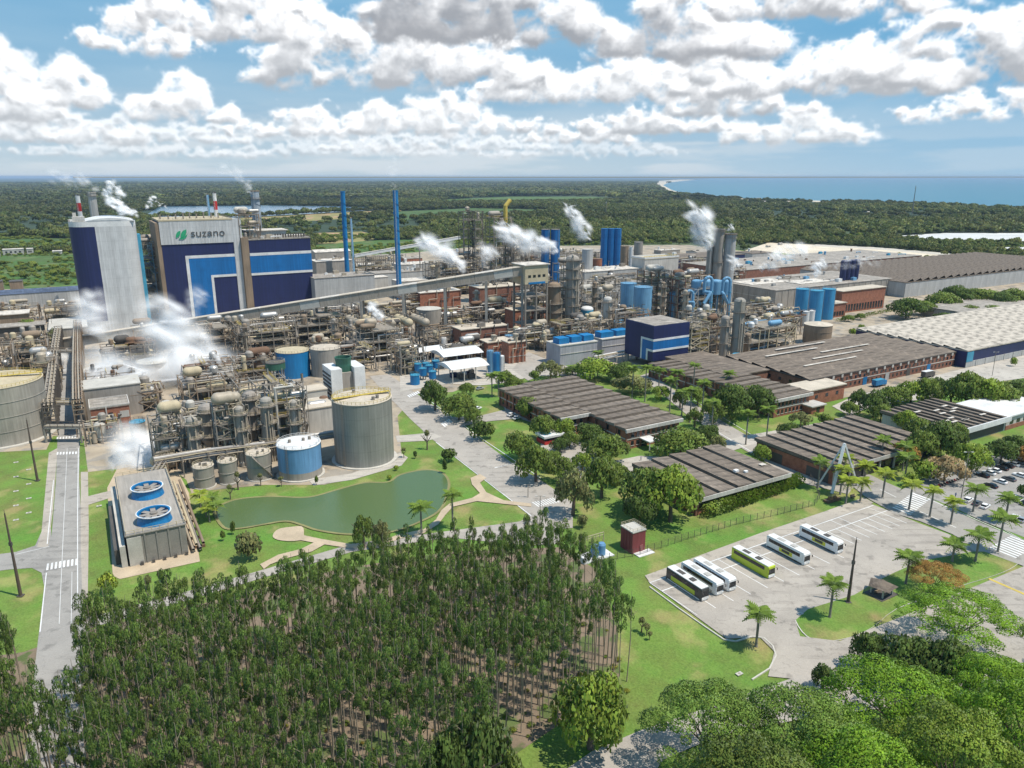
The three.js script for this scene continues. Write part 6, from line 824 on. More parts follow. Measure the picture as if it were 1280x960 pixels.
{ const w = 38, h = 6, b = office('low dark roofed office with white roof sheets and a white fascia behind trees', { p: O(168.2, -270.6), w, d: 29, h, n: 9, axis: 'x', front: 0, rows: [0.3], wall: C.fascia }); const R = rnd(77); for (let k = 0; k < 12; k++) new G().box(w * (0.2 + 0.6 * R()), h + 0.9, -4 - 20 * R(), 3.6, 0.12, 1).mesh('white_roof_sheet', C.roofwhite, b.t); new G().box(w / 2, h - 1.6, 1.4, w + 2, 2.2, 0.5).mesh('white_fascia', C.white, b.t); new G().box(w / 2, 0.3, 0.05, w - 2, h * 0.5, 0.12).mesh('window_band', C.dark, b.t); for (const u of [0.1, 0.7]) new G().box(w * u, 0, 9, 5, 0.4, 3).mesh('concrete_slab', C.white, b.t); }
{ const b = block('white_building', 'white flat roofed building with dark windows at the right edge', 'building', { c: [1256, 538], w: 34, d: 20, top: 520, wall: C.fascia, roof: C.white, eave: 0.8 }); winRow(b, 'front', 6, b.h * 0.35, 2.6, 1.6); new G().box(b.w / 2, 0, 0.06, b.w, b.h * 0.3, 0.2).mesh('brick_base', C.brick, b.t); }
// kiosk, maroon substation, treatment skid, gazebo, A frame
{ const p = gp(681, 557), t = thing('kiosk', 'white roofed kiosk with a red base in the office car park', 'kiosk', p); new G().box(4.5, 0, -3, 9, 1.6, 6).mesh('red_base', C.red, t); new G().box(4.5, 1.6, -3, 8.4, 1.2, 5.4).mesh('window_band', C.glass, t); new G().box(4.5, 2.8, -3, 10, 0.8, 7).mesh('roof', C.white, t); new G().box(2.2, 3.6, -3, 3, 0.3, 3).mesh('roof_panel', C.teal, t); }
{ const p = gp(790, 693), w = along(p, 806), h = hAt(p, 667), t = thing('water_tower_block', 'maroon water tank block with a railed flat roof on the lawn', 'water tank', p); new G().box(w / 2, 0, -2.6, w, h, 5.2).mesh('wall', C.maroon, t); new G().box(w / 2, h, -2.6, w + 0.3, 0.3, 5.5).mesh('roof', C.paleconc, t); new G().rail([[0, h + 0.3, 0], [w, h + 0.3, 0], [w, h + 0.3, -5.2], [0, h + 0.3, -5.2], [0, h + 0.3, 0]], 0.9, 0.07, 1.3).mesh('railing', C.cream, t); new G().box(w * 0.7, 0, 0.06, 1, 2.1, 0.12).mesh('door', M([0.34, 0.12, 0.12], { t: T.mottle }), t); new G().box(w / 2 + 1, 0, 1.2, w + 1, 0.2, 2.6).mesh('step', C.white, t); for (let k = 1; k < 4; k++) new G().box(-0.05, 0, -k * 1.3, 0.12, h, 0.1).mesh('rib', C.maroon, t); }
{ const p = gp(740, 703), t = thing('treatment_skid', 'small water treatment skid with two blue tanks at the plantation edge', 'water treatment unit', p); for (const x of [2.2, 4.6]) new G().lathe(x, -2, [[1.1, 0.3], [1.1, 3.2], [0.8, 3.7], [0, 3.9]], 16).mesh('blue_tank', C.oldblue, t); new G().box(3, 0, -2.4, 9, 0.3, 5).mesh('slab', C.white, t); new G().rail([[-1, 3.9, -4.4], [7, 3.9, -4.4]], 1.4, 0.14, 1.4).mesh('railing', C.cream, t); for (const x of [-1, 3, 7]) new G().box(x, 0.3, -4.4, 0.2, 3.6, 0.2).mesh('post', C.cream, t); new G().box(-1.6, 0, -1, 2, 1.6, 2).mesh('cabinet', C.white, t); }
{ const p = gp(1104, 752), t = thing('gazebo', 'small dark roofed shelter on a dark pad on the grass island', 'gazebo', p); new G().box(2.6, 0.13, -2.4, 6.6, 0.12, 5).mesh('pad', C.dark, t); for (const [x, z] of [[0.8, -0.8], [4.4, -0.8], [0.8, -4], [4.4, -4]]) new G().box(x, 0.2, z, 0.3, 2.5, 0.3).mesh('post', C.fascia, t); const r = new G(); r.lathe(2.6, -2.4, [[3.7, 2.6], [0, 4]], 4, Math.PI / 4).mesh('roof', C.roof, t); for (const z of [-1.4, -3.4]) new G().box(2.6, 0.25, z, 2.4, 0.45, 0.4).mesh('bench', C.brown, t); }
{ const p = gp(1056, 612), t = thing('entrance_arch', 'tall white A shaped entrance frame before the gatehouse', 'monument', p), h = hAt(p, 557); for (const x of [-6.5, 6.5]) new G().beam([x, 0, 0], [0, h, -2.2], 0.9, 0.5).mesh('leg', C.white, t); for (const x of [-4.5, 4.5]) new G().beam([x, 0, -7], [0, h, -2.2], 0.7, 0.4).mesh('leg', C.white, t); }
{ const p = gp(1052, 634), t = thing('planter', 'rust red planter with low shrubs beside the gate palms', 'planter', gp(1040, 626)); new G().box(0, 0, 0, 6, 0.7, 2).mesh('trough', C.rust, t); new G().ball(-1, 0.9, 0, 0.9, 7).ball(1, 0.9, 0.2, 0.8, 7).mesh('shrub', M([0.25, 0.13, 0.05], { t: T.mottle }), t); const q = thing('bench', 'small brown bench under the gate palms', 'bench', gp(1066, 622)); new G().box(0, 0.4, 0, 2.2, 0.12, 0.6).mesh('seat', C.brown, q); new G().box(0, 0.55, -0.3, 2.2, 0.5, 0.1).mesh('backrest', C.brown, q); for (const x of [-0.9, 0.9]) new G().box(x, 0, 0, 0.15, 0.4, 0.5).mesh('leg', C.dark, q); }

// ---------- trees and plants ----------
const leafm = (rgb) => M(rgb, { vc: true, through: 0.32, rough: 1 });
const LEAF = { dark: leafm([0.095, 0.150, 0.036]), mid: leafm([0.150, 0.215, 0.045]), bright: leafm([0.205, 0.295, 0.045]), olive: leafm([0.205, 0.225, 0.09]), rain: leafm([0.190, 0.340, 0.030]), feather: leafm([0.190, 0.305, 0.060]), gum: leafm([0.150, 0.240, 0.052]), palm: leafm([0.17, 0.265, 0.048]), lime: leafm([0.29, 0.37, 0.05]), red: leafm([0.37, 0.225, 0.065]), pink: leafm([0.42, 0.33, 0.18]), wood: leafm([0.098, 0.135, 0.043]) };
function leaves(g, R, lobes, n, size, o = {}) {       // leaf clumps spread through the lobes of a crown
  if (!g.c) g.c = []; const tot = lobes.reduce((s, l) => s + l[3] * l[3], 0), cy = o.cy ?? 0.45;
  const tint = lobes.map(() => 0.78 + 0.44 * R());
  for (let k = 0; k < n; k++) {
    let t = R() * tot, l = lobes[0]; for (const q of lobes) { t -= q[3] * q[3]; if (t <= 0) { l = q; break; } }
    const a = R() * 6.2832, b = 1 - 2 * Math.pow(R(), o.up ?? 0.8), s = Math.sqrt(Math.max(0, 1 - b * b)), rr = l[3] * (R() < 0.25 ? Math.cbrt(R()) : 0.82 + 0.24 * R()), dx = s * Math.cos(a), dy = -b, dz = s * Math.sin(a), sy = l[4] ?? 1;
    const x = l[0] + dx * rr, y = l[1] + dy * rr * sy, z = l[2] + dz * rr, sz = size * (0.6 + 0.8 * R());
    let nx = dx * 0.9 + x * 0.5 + (R() - 0.5) * 0.9, ny = dy * 0.9 + (y - cy) * 0.5 + 0.25 + (R() - 0.5) * 0.9, nz = dz * 0.9 + z * 0.5 + (R() - 0.5) * 0.9; const nl = Math.hypot(nx, ny, nz) || 1; nx /= nl; ny /= nl; nz /= nl;
    let gx = nx + (R() - 0.5) * 2.4, gy = ny + (R() - 0.5) * 2.4, gz = nz + (R() - 0.5) * 2.4; if (gx * nx + gy * ny + gz * nz < 0) { gx = -gx; gy = -gy; gz = -gz; } const gl = Math.hypot(gx, gy, gz) || 1; gx /= gl; gy /= gl; gz /= gl;
    const th = R() * 6.28, rx = Math.cos(th), ry = Math.sin(th), rz = R() - 0.5; let ux = gy * rz - gz * ry, uy = gz * rx - gx * rz, uz = gx * ry - gy * rx; const ul = Math.hypot(ux, uy, uz) || 1; ux /= ul; uy /= ul; uz /= ul;
    const vx = gy * uz - gz * uy, vy = gz * ux - gx * uz, vz = gx * uy - gy * ux, sx = sz * (o.thin ?? 0.75), k0 = g.p.length / 3, c = (0.72 + 0.56 * R()) * tint[lobes.indexOf(l)], w = 0.9 + 0.25 * R();
    for (const [e, f] of [[0, -1], [1, 0.15], [0, 1], [-1, -0.15]]) { g.v(x + (ux * e * sx + vx * f * sz), y + (uy * e * sx + vy * f * sz) * (o.sq ?? 1), z + (uz * e * sx + vz * f * sz), nx, ny, nz, 0, 0); g.c.push(c * w, c, c * 0.95); }
    g.i.push(k0, k0 + 1, k0 + 2, k0, k0 + 2, k0 + 3);
  }
  return g;
}
function lobed(R, n, spread, y0, y1, r0, r1, sy = 1) { const l = []; for (let k = 0; k < n; k++) { const a = k * 2.39996 + R() * 0.7, e = spread * Math.sqrt((k + 0.5 * R()) / n); l.push([Math.cos(a) * e, lerp(y0, y1, 1 - e * e * 0.9 + (R() - 0.5) * 0.25), Math.sin(a) * e, lerp(r0, r1, R()), sy]); } return l; }
// crowns of radius 1 standing from 0 to 1
const crowns = {
  round: [0, 1, 2, 3].map((k) => { const R = rnd(200 + k); return leaves(new G(), R, lobed(R, 19, 0.76, 0.12, 0.76, 0.2, 0.40, 0.66), 3400, 0.046, {}).geo(); }),
  loose: [0, 1].map((k) => { const R = rnd(220 + k); return leaves(new G(), R, lobed(R, 22, 0.84, 0.12, 0.82, 0.14, 0.32, 0.8), 2400, 0.045, {}).geo(); }),
  small: [0, 1].map((k) => { const R = rnd(230 + k); return leaves(new G(), R, lobed(R, 7, 0.55, 0.22, 0.7, 0.35, 0.5, 0.8), 620, 0.095, {}).geo(); }),
  umbrella: [0, 1, 2].map((k) => { const R = rnd(240 + k); return leaves(new G(), R, lobed(R, 58, 0.97, 0.22, 0.88, 0.09, 0.27, 0.6), 24000, 0.0155, { up: 0.6 }).geo(); }),
  gum: [0, 1, 2, 3].map((k) => { const R = rnd(250 + k), l = []; for (let j = 0; j < 9; j++) { const f = j / 8, a = R() * 6.28, e = (0.5 + 0.35 * Math.sin(3.14 * f)) * (0.35 + 0.65 * R()); l.push([Math.cos(a) * e, 0.14 + 0.70 * f * (0.7 + 0.3 * R()), Math.sin(a) * e, 0.22 + 0.2 * R(), 0.30]); } return leaves(new G(), R, l, 800, 0.085, { thin: 0.42, sq: 0.5 }).geo(); }),
};
const paint = (g, rgb) => { g.c = []; for (let k = 0; k < g.p.length / 3; k++) g.c.push(...rgb); return g; };
const trunks = {
  broad: [0, 1].map((k) => { const R = rnd(260 + k), g = new G().bar([0, -0.02, 0], [0.02, 0.42, 0.01], [0.045, 0.03], 8); for (let j = 0; j < 6; j++) { const a = j * 1.05 + R(), e = 0.22 + 0.1 * R(); g.bar([0.02, 0.34 + 0.05 * R(), 0.01], [Math.cos(a) * e, 0.66 + 0.12 * R(), Math.sin(a) * e], [0.024, 0.008], 6); } return g.geo(); }),
  umbrella: [0, 1].map((k) => { const R = rnd(270 + k), g = new G().bar([0, -0.02, 0], [0.01, 0.3, 0], [0.032, 0.024], 9); for (let j = 0; j < 9; j++) { const a = j * 0.72 + R() * 0.4, e = 0.3 + 0.2 * R(), m = [Math.cos(a) * e * 0.5, 0.5, Math.sin(a) * e * 0.5], t = [Math.cos(a) * e * 1.3, 0.74, Math.sin(a) * e * 1.3]; g.bar([0, 0.28, 0], m, [0.016, 0.010], 6).bar(m, t, [0.010, 0.003], 6).bar(m, [Math.cos(a + 0.5) * e, 0.86, Math.sin(a + 0.5) * e], [0.008, 0.003], 5); } return g.geo(); }),
  gum: [0, 1, 2, 3].map((k) => { const R = rnd(280 + k), g = new G(), b = (R() - 0.5) * 0.05, q = (R() - 0.5) * 0.05; g.bar([0, -0.01, 0], [b, 0.45, q], [0.0058, 0.0046], 6).bar([b, 0.45, q], [b * 0.6, 0.96, q * 0.5], [0.0046, 0.0014], 6); for (let j = 0; j < 5; j++) { const a = R() * 6.28, y = 0.55 + 0.07 * j; g.bar([b * 0.8, y, q * 0.8], [b * 0.8 + Math.cos(a) * 0.06, y + 0.07, q * 0.8 + Math.sin(a) * 0.06], [0.0022, 0.0008], 4); } return g.geo(); }),
};
let treeN = 0;
// a tree from its foot, half its width and its top in the picture
function tree(x, y, r, top, label, kind = 'round', leaf = LEAF.mid, o = {}) {
  const p = gp(x, y), H = o.h ?? hAt(p, top), Rm = r * mpp(p) * (kind === 'round' || kind === 'loose' ? 1.12 : 1), k = ++treeN, vs = crowns[kind], t = thing(o.name ?? 'tree', label, o.cat ?? 'tree', p, k * 1.7, o.group), cb = o.clear ?? (kind === 'umbrella' ? 0.5 : kind === 'small' ? 0.2 : 0.03), tr = trunks[kind === 'umbrella' ? 'umbrella' : 'broad'];
  const q = put('trunk', tr[k % tr.length], C.bark, t); q.scale.set(H * (kind === 'umbrella' ? Math.min(0.95, Rm / H) : 1), H, H * (kind === 'umbrella' ? Math.min(0.95, Rm / H) : 1));
  const c = put('crown', vs[k % vs.length], leaf, t); c.scale.set(Rm, H * (1 - cb), Rm); c.position.y = H * cb; return t;
}
const shrub = (x, y, r, top, label, leaf = LEAF.mid, name = 'shrub') => { const p = gp(x, y), H = hAt(p, top), Rm = r * mpp(p), t = thing(name, label, 'shrub', p, (++treeN) * 1.3); const g = crowns.small[treeN % 2]; const c = put('foliage', g, leaf, t); c.scale.set(Rm, Math.max(0.6, H), Rm); c.position.y = -0.05; const s = put('stem', once('stem', () => new G().cyl(0, 0, 0, 0.12, 0.5, 6).geo()), C.bark, t); s.position.y = -0.05; return t; };
const ord = ['first', 'second', 'third', 'fourth', 'fifth', 'sixth', 'seventh', 'eighth', 'ninth', 'tenth', 'eleventh', 'twelfth', 'thirteenth', 'fourteenth', 'fifteenth', 'sixteenth'];
// round trees by the diagonal road and the offices
for (const a of [
  [544, 513, 18, 476, 'dense dark tree nearest the blue tanks on the diagonal road', 'round', LEAF.dark], [574, 525, 20, 491, 'broad round tree second from the blue tanks along the diagonal road', 'round', LEAF.mid], [592, 532, 12, 510, 'smaller round tree at the car park entrance off the diagonal road', 'round', LEAF.mid], [583, 494, 10, 479, 'small tree behind the two road trees below the white sheds', 'round', LEAF.mid],
  [644, 489, 13, 471, 'tree in front of the left office wall nearest the white sheds', 'round', LEAF.mid], [642, 504, 16, 482, 'wide tree along the left office wall above the sandy car park', 'round', LEAF.bright], [660, 523, 16, 497, 'dark tree at the office wall beside the two white cars', 'round', LEAF.mid], [688, 474, 17, 451, 'grey green tree at the far left corner of the large office', 'loose', LEAF.olive], [668, 478, 9, 464, 'small tree left of the grey green one behind the office', 'small', LEAF.mid],
  [650, 574, 18, 539, 'tree on the lawn above the diagonal road, left of the kiosk trees', 'round', LEAF.mid], [679, 549, 16, 520, 'tree directly left of the kiosk by the office wall', 'round', LEAF.mid], [704, 548, 15, 524, 'tree between the kiosk and the left office wing', 'round', LEAF.bright], [670, 602, 23, 556, 'large tree at the bend below the kiosk', 'round', LEAF.mid], [701, 602, 17, 571, 'loose tree right of the large tree below the kiosk', 'loose', LEAF.mid], [716, 644, 22, 587, 'tall grey green tree beside the zebra crossing', 'loose', LEAF.olive],
  [752, 622, 22, 574, 'tree with a bare shaded foot between crossing and low office', 'round', LEAF.mid], [756, 578, 30, 542, 'broad tree in front of the office corner', 'round', LEAF.mid], [737, 552, 18, 528, 'tree tucked into the office corner behind the broad tree', 'round', LEAF.dark], [850, 570, 32, 537, 'wide spreading tree right of the office porch', 'round', LEAF.mid], [838, 652, 38, 588, 'largest round tree at the left corner of the low office', 'round', LEAF.bright], [806, 642, 36, 584, 'round tree joined to the largest one at the low office', 'round', LEAF.mid], [798, 660, 20, 617, 'smaller dark tree in front of the largest round trees', 'round', LEAF.dark],
  [742, 474, 26, 449, 'tall bright tree behind the middle of the large office', 'round', LEAF.bright], [716, 470, 13, 459, 'small dark tree behind the left end of the large office', 'round', LEAF.dark], [770, 478, 16, 456, 'dark tree right of the bright one behind the large office', 'round', LEAF.dark], [790, 492, 23, 469, 'grey green tree behind the right half of the large office', 'round', LEAF.olive],
  [914, 524, 25, 482, 'very dark tree left of the two storey brick office', 'round', LEAF.dark], [948, 522, 20, 484, 'dark tree directly in front of the two storey brick office', 'round', LEAF.dark], [890, 530, 15, 498, 'light tree at the palm avenue before the dark trees', 'loose', LEAF.mid], [1000, 534, 13, 515, 'light tree beside the small brick porch block', 'loose', LEAF.olive], [1029, 536, 9, 518, 'bushy tree behind the gatehouse office', 'small', LEAF.mid], [952, 578, 12, 557, 'small round tree between the low office and the gatehouse', 'round', LEAF.bright], [1072, 512, 12, 487, 'dark tree left of the long belt by the brick works', 'round', LEAF.dark], [868, 534, 10, 510, 'slim tree on the left side of the palm avenue', 'loose', LEAF.mid], [850, 510, 10, 486, 'slim tree at the upper left of the palm avenue', 'loose', LEAF.dark], [897, 564, 9, 545, 'small bare tree at the crossing path', 'loose', LEAF.olive],
]) tree(...a);
[[1091, 522, 17, 489, LEAF.dark], [1116, 508, 20, 482, LEAF.mid], [1138, 505, 19, 478, LEAF.bright], [1156, 506, 16, 473, LEAF.mid], [1172, 502, 14, 473, LEAF.dark], [1188, 506, 18, 472, LEAF.mid], [1207, 509, 24, 467, LEAF.mid], [1230, 512, 21, 474, LEAF.bright], [1252, 512, 20, 478, LEAF.mid], [1270, 503, 20, 474, LEAF.dark], [1288, 510, 18, 480, LEAF.mid]].forEach(([x, y, r, tp, m], k) => tree(x, y, r, tp, `${ord[k]} tree from the left in the belt before the brick works`, 'round', m));
[[1130, 540, 15, 514, LEAF.bright], [1152, 556, 22, 524, LEAF.mid], [1174, 572, 24, 526, LEAF.dark], [1150, 575, 20, 540, LEAF.mid], [1192, 560, 14, 530, LEAF.mid]].forEach(([x, y, r, tp, m], k) => tree(x, y, r, tp, `${ord[k]} tree from the back in the clump right of the gatehouse`, 'round', m));
tree(1128, 580, 17, 552, 'orange tinged tree in front of the clump beside the gatehouse', 'round', LEAF.red); tree(1180, 602, 24, 569, 'pinkish almost bare tree at the motorbike parking', 'loose', LEAF.pink); tree(1213, 590, 22, 556, 'round light green tree at the corner of the car park', 'round', LEAF.bright); tree(1250, 580, 20, 552, 'dark tree behind the front parked cars', 'round', LEAF.dark); tree(1268, 570, 20, 544, 'dark tree at the frame edge above the car park', 'round', LEAF.dark); tree(1282, 582, 12, 558, 'orange flowering tree at the frame edge by the cars', 'round', LEAF.red);
shrub(1155, 602, 19, 578, 'wide bright hedge mass left of the motorbikes', LEAF.bright); shrub(1137, 608, 11, 592, 'bright bush at the left end of the hedge mass', LEAF.bright); shrub(1277, 622, 8, 607, 'dark bush among the cars at the right edge', LEAF.dark);
[[1040, 392, 8, 380], [1060, 402, 7, 394], [1075, 400, 6, 392], [1132, 398, 24, 372], [1152, 394, 16, 374], [1176, 388, 20, 366], [1194, 383, 20, 358], [1212, 382, 18, 360], [1230, 382, 24, 360], [1252, 386, 16, 366], [1268, 384, 20, 362], [1290, 386, 22, 364], [1180, 402, 12, 390], [1240, 396, 14, 382], [1214, 396, 12, 382]].forEach(([x, y, r, tp], k) => tree(x, y, r, tp, `${ord[k]} tree from the left in the row between mill hall and patched warehouse`, 'round', k % 3 ? LEAF.mid : LEAF.dark));
for (const [x, y, r, tp, l] of [[1100, 424, 12, 412, 'clipped hedge at the corner of the patched warehouse'], [1120, 428, 14, 415, 'long clipped hedge before the patched warehouse'], [1138, 432, 11, 419, 'end of the clipped hedge row by the patched warehouse'], [1076, 416, 6, 406, 'round bush left of the clipped hedge'], [1066, 420, 6, 411, 'smaller round bush beside the brown tank lawn'], [1266, 458, 5, 447, 'single bush on the lawn before the navy warehouse wall']]) shrub(x, y, r, tp, l, LEAF.bright);
tree(38, 425, 14, 400, 'round tree among the sheds at the left edge', 'round', LEAF.mid); tree(70, 432, 9, 410, 'thin tree in front of the flat pale building', 'loose', LEAF.olive);
[[632, 484, 12, 464], [700, 566, 12, 546], [728, 590, 15, 566], [692, 588, 14, 564], [772, 606, 16, 580], [884, 552, 14, 530], [905, 512, 16, 488], [936, 506, 15, 482], [872, 506, 12, 484], [985, 548, 13, 528], [1008, 552, 11, 536], [1100, 528, 14, 506], [1062, 520, 12, 502], [780, 470, 13, 452], [826, 500, 12, 482], [712, 560, 12, 540]].forEach(([x, y, r, tp], k) => tree(x, y, r, tp, `${ord[k]} of the unclipped garden trees among the brick offices, counted from the drive`, k % 4 === 2 ? 'loose' : 'round', [LEAF.mid, LEAF.dark, LEAF.bright, LEAF.mid][k % 4]));
// pond park
tree(455, 684, 13, 644, 'small rounded tree at the pond path', 'loose', LEAF.mid); tree(478, 684, 12, 650, 'low spreading tree beside the small rounded one at the pond', 'loose', LEAF.olive);
shrub(311, 700, 20, 668, 'large dark grey green bush on the pond lawn', LEAF.olive); shrub(292, 668, 4, 652, 'young slim bush nearest the pond at its left end', LEAF.mid); shrub(279, 676, 4, 664, 'young low bush left of the pond', LEAF.mid); shrub(202, 728, 5, 712, 'young dark bush below the cooling unit', LEAF.dark); shrub(186, 734, 6, 720, 'grey green bush at the plantation corner', LEAF.olive); shrub(561, 577, 12, 562, 'dark hedge clump beside the diagonal road above the pond', LEAF.dark); shrub(556, 592, 4, 575, 'slim dark bush above the pond', LEAF.dark); shrub(519, 573, 3, 564, 'small bush by the big grey tank', LEAF.dark); shrub(396, 606, 3, 595, 'small conical bush in front of the pale blue tank', LEAF.mid); shrub(487, 600, 4, 594, 'low bush on the far pond bank', LEAF.lime); shrub(495, 588, 4, 582, 'tiny bush right on the far pond bank', LEAF.lime); shrub(600, 550, 16, 527, 'wide low bush on the lawn opposite the car park entrance', LEAF.dark); shrub(612, 548, 10, 530, 'second low bush beside the wide one', LEAF.mid);
shrub(136, 742, 13, 718, 'yellow green bush at the end of the cooling unit apron', LEAF.lime); shrub(660, 655, 4, 645, 'small bush at the plantation road corner', LEAF.dark); shrub(728, 660, 8, 645, 'fan shaped bush on the lawn by the treatment skid', LEAF.olive);
// bare young trees on the pond bank
[[326, 607, 592], [352, 608, 596], [298, 612, 590], [288, 624, 606], [534, 562, 538], [505, 572, 560]].forEach(([x, y, tp], k) => tree(x, y, 4, tp, `${ord[k]} young staked tree from the tanks along the pond bank`, 'small', LEAF.olive, { clear: 0.6 }));
[[692, 790, 5, 772], [808, 794, 6, 780], [812, 800, 4, 790]].forEach(([x, y, r, tp], k) => tree(x + (k ? 0 : 110), y, r, tp, `${ord[k]} thin sapling on the lawn right of the plantation`, 'small', LEAF.olive, { clear: 0.5 }));
// large spreading trees in the lower right corner
for (const a of [[1192, 812, 64, 748, 'airy spreading tree beside the shelter on the island', 'umbrella', LEAF.rain, 0.5], [882, 968, 74, 868, 'pale green spreading tree nearest the eucalyptus at the bottom right', 'umbrella', LEAF.feather, 0.3], [990, 976, 80, 872, 'pale green spreading tree right of the one nearest the eucalyptus', 'umbrella', LEAF.feather, 0.3], [1115, 935, 86, 846, 'bright green domed spreading tree in the corner', 'umbrella', LEAF.rain, 0.3], [1232, 905, 62, 826, 'bright spreading tree at the right edge', 'umbrella', LEAF.rain, 0.3], [1275, 985, 84, 868, 'spreading tree at the very bottom right', 'umbrella', LEAF.rain, 0.3], [1185, 1025, 90, 905, 'spreading tree cut by the bottom edge, right of the domed one', 'umbrella', LEAF.bright, 0.3], [1075, 1050, 92, 930, 'spreading tree cut by the bottom edge below the domed one', 'umbrella', LEAF.rain, 0.3], [940, 1070, 96, 945, 'spreading tree cut by the bottom edge, leftmost of its row', 'umbrella', LEAF.mid, 0.3], [1340, 870, 60, 780, 'spreading tree partly beyond the right edge', 'umbrella', LEAF.bright, 0.35]]) tree(...a.slice(0, 7), { clear: a[7] });
for (const a of [[1128, 858, 38, 796, 'dense dark tree behind the domed spreading tree', LEAF.dark], [1180, 872, 38, 806, 'second dense dark tree between the spreading trees', LEAF.dark], [1082, 838, 22, 792, 'dark scraggy tree at the edge of the corner road', LEAF.dark], [1028, 864, 15, 832, 'small round tree alone on the corner road', LEAF.dark], [738, 935, 44, 842, 'round bright tree at the right foot of the plantation', LEAF.bright], [600, 1010, 40, 900, 'dark round tree at the bottom edge of the plantation', LEAF.dark], [560, 1020, 30, 915, 'dark green tree left of the one at the bottom edge', LEAF.dark], [640, 1010, 20, 940, 'small green tree at the bottom edge beside the corner road', LEAF.mid]]) tree(a[0], a[1], a[2], a[3], a[4], 'round', a[5]);
tree(1166, 742, 32, 706, 'orange flowering spreading tree on the bus park island', 'umbrella', LEAF.red, { clear: 0.4 });
// clipped hedges
function hedge(label, a, b, w, h, n, leaf = LEAF.mid) { const o = gp(...a), e = gp(...b), t = thing('hedge', label, 'hedge', o, 0), L = Math.hypot(e.x - o.x, e.z - o.z), d = [(e.x - o.x) / L, (e.z - o.z) / L], lb = [], R = rnd(L * 7); for (let s = 0; s <= L; s += w * 0.45) lb.push([d[0] * s + (R() - 0.5) * 0.4, h * 0.5, d[1] * s, w * 0.62, h / w * 0.85]); leaves(new G(), R, lb, n, 0.32, { cy: h * 0.5 }).mesh('foliage', leaf, t); const g = new G(); for (let s = 1; s < L; s += 3) g.bar([d[0] * s, 0, d[1] * s], [d[0] * s, h * 0.5, d[1] * s], 0.1, 5); g.mesh('stems', C.bark, t).name = 'stem'; return t; }
hedge('long clipped hedge along the front of the low office', [884, 645], [1000, 605], 4, 4.2, 5200, LEAF.bright); hedge('low hedge before the two storey brick office', [1020, 519], [1046, 528], 2.4, 1.2, 500, LEAF.bright); hedge('hedge along the lawn in front of the brick annex', [1046, 402], [1130, 386], 4, 2.2, 1300, LEAF.bright);
// palms: each frond a leaf of its own
const frond = [0, 1, 2].map((k) => { const g = new G(), R = rnd(300 + k), n = 9, droop = 0.75 + 0.35 * k; g.c = []; const P = (f) => [f, 0.34 * f - droop * f * f * 0.72, 0]; for (let j = 0; j < n; j++) for (const s of [-1, 1]) { const f = (j + 0.6) / n, p = P(f), l = 0.30 * Math.sin(Math.PI * (0.12 + 0.86 * f)) + 0.05, q = [p[0] + 0.10, p[1] - l * (0.35 + 0.2 * R()), s * l], w = 0.075, b = g.p.length / 3, c = 0.8 + 0.4 * R(); g.v(p[0] - w, p[1] + 0.02, 0, 0, 1, s * 0.4, 0, 0); g.v(p[0] + w, p[1], 0, 0, 1, s * 0.4, 0, 0); g.v(q[0] + w * 0.4, q[1], q[2], 0, 1, s * 0.4, 0, 0); g.v(q[0] - w * 0.4, q[1] + 0.01, q[2], 0, 1, s * 0.4, 0, 0); for (let e = 0; e < 4; e++) g.c.push(c * 1.05, c, c * 0.9); if (s < 0) g.i.push(b, b + 1, b + 2, b, b + 2, b + 3); else g.i.push(b, b + 2, b + 1, b, b + 3, b + 2); } for (let j = 0; j < 5; j++) { const b = g.p.length / 3; g.bar(P(j / 5), P((j + 1) / 5), 0.018, 4); while (g.c.length < g.p.length) g.c.push(1.2, 1.1, 0.8); } return g.geo(); });
function palm(x, y, top, label, o = {}) {
  const p = gp(x, y), H = hAt(p, top), t = thing('palm_tree', label, 'palm tree', p, (++treeN) * 0.9, o.group), h = H * 0.86, n = o.n ?? 18, R = rnd(treeN), L = (o.len ?? 3.3) * (0.9 + 0.2 * R()), s = o.slim ?? 1;
  new G().lathe(0, 0, [[0.42 * s, -0.05], [0.30 * s, 0.8], [0.27 * s, h * 0.4], [0.30 * s, h * 0.7], [0.2 * s, h]], 9).mesh('trunk', C.palmbark, t); new G().lathe(0, 0, [[0.2 * s, h], [0.24 * s, h + 0.5], [0.1, h + 1.3]], 8).mesh('crownshaft', C.green, t);
  for (let k = 0; k < n; k++) { const f = put('frond', frond[k % 3], o.leaf ?? LEAF.palm, t), e = k % 3; f.position.y = h + 1.0 - (k % 3) * 0.15; f.scale.setScalar(L); f.rotation.set(0, k * 2.4 + R() * 0.5, 0.55 - 0.5 * (k / n) - 0.2 * R() + (e === 1 ? 0.35 : 0), 'YXZ'); }
  return t;
}
[[806, 502, 455], [823, 492, 460], [790, 498, 456], [837, 514, 471], [862, 528, 484], [877, 524, 474], [866, 494, 453], [910, 494, 465], [932, 556, 513], [958, 548, 508], [747, 470, 438], [852, 520, 488], [889, 540, 500], [845, 500, 462]].forEach(([x, y, tp], k) => palm(x, y, tp, `${ord[k]} tall palm on the palm avenue between the offices`, { len: 3.2 }));
[[1050, 618, 584], [1057, 630, 600], [1075, 627, 601], [1053, 606, 570], [1080, 603, 582]].forEach(([x, y, tp], k) => palm(x, y, tp, `${ord[k]} palm of the clump beside the A frame`, { leaf: LEAF.lime, len: 3 }));
[[1103, 622, 590], [1136, 637, 604], [1162, 646, 612], [1188, 656, 626]].forEach(([x, y, tp], k) => palm(x, y, tp, `${ord[k]} palm from the gate on the entrance road medians`, { leaf: LEAF.lime, len: 3 }));
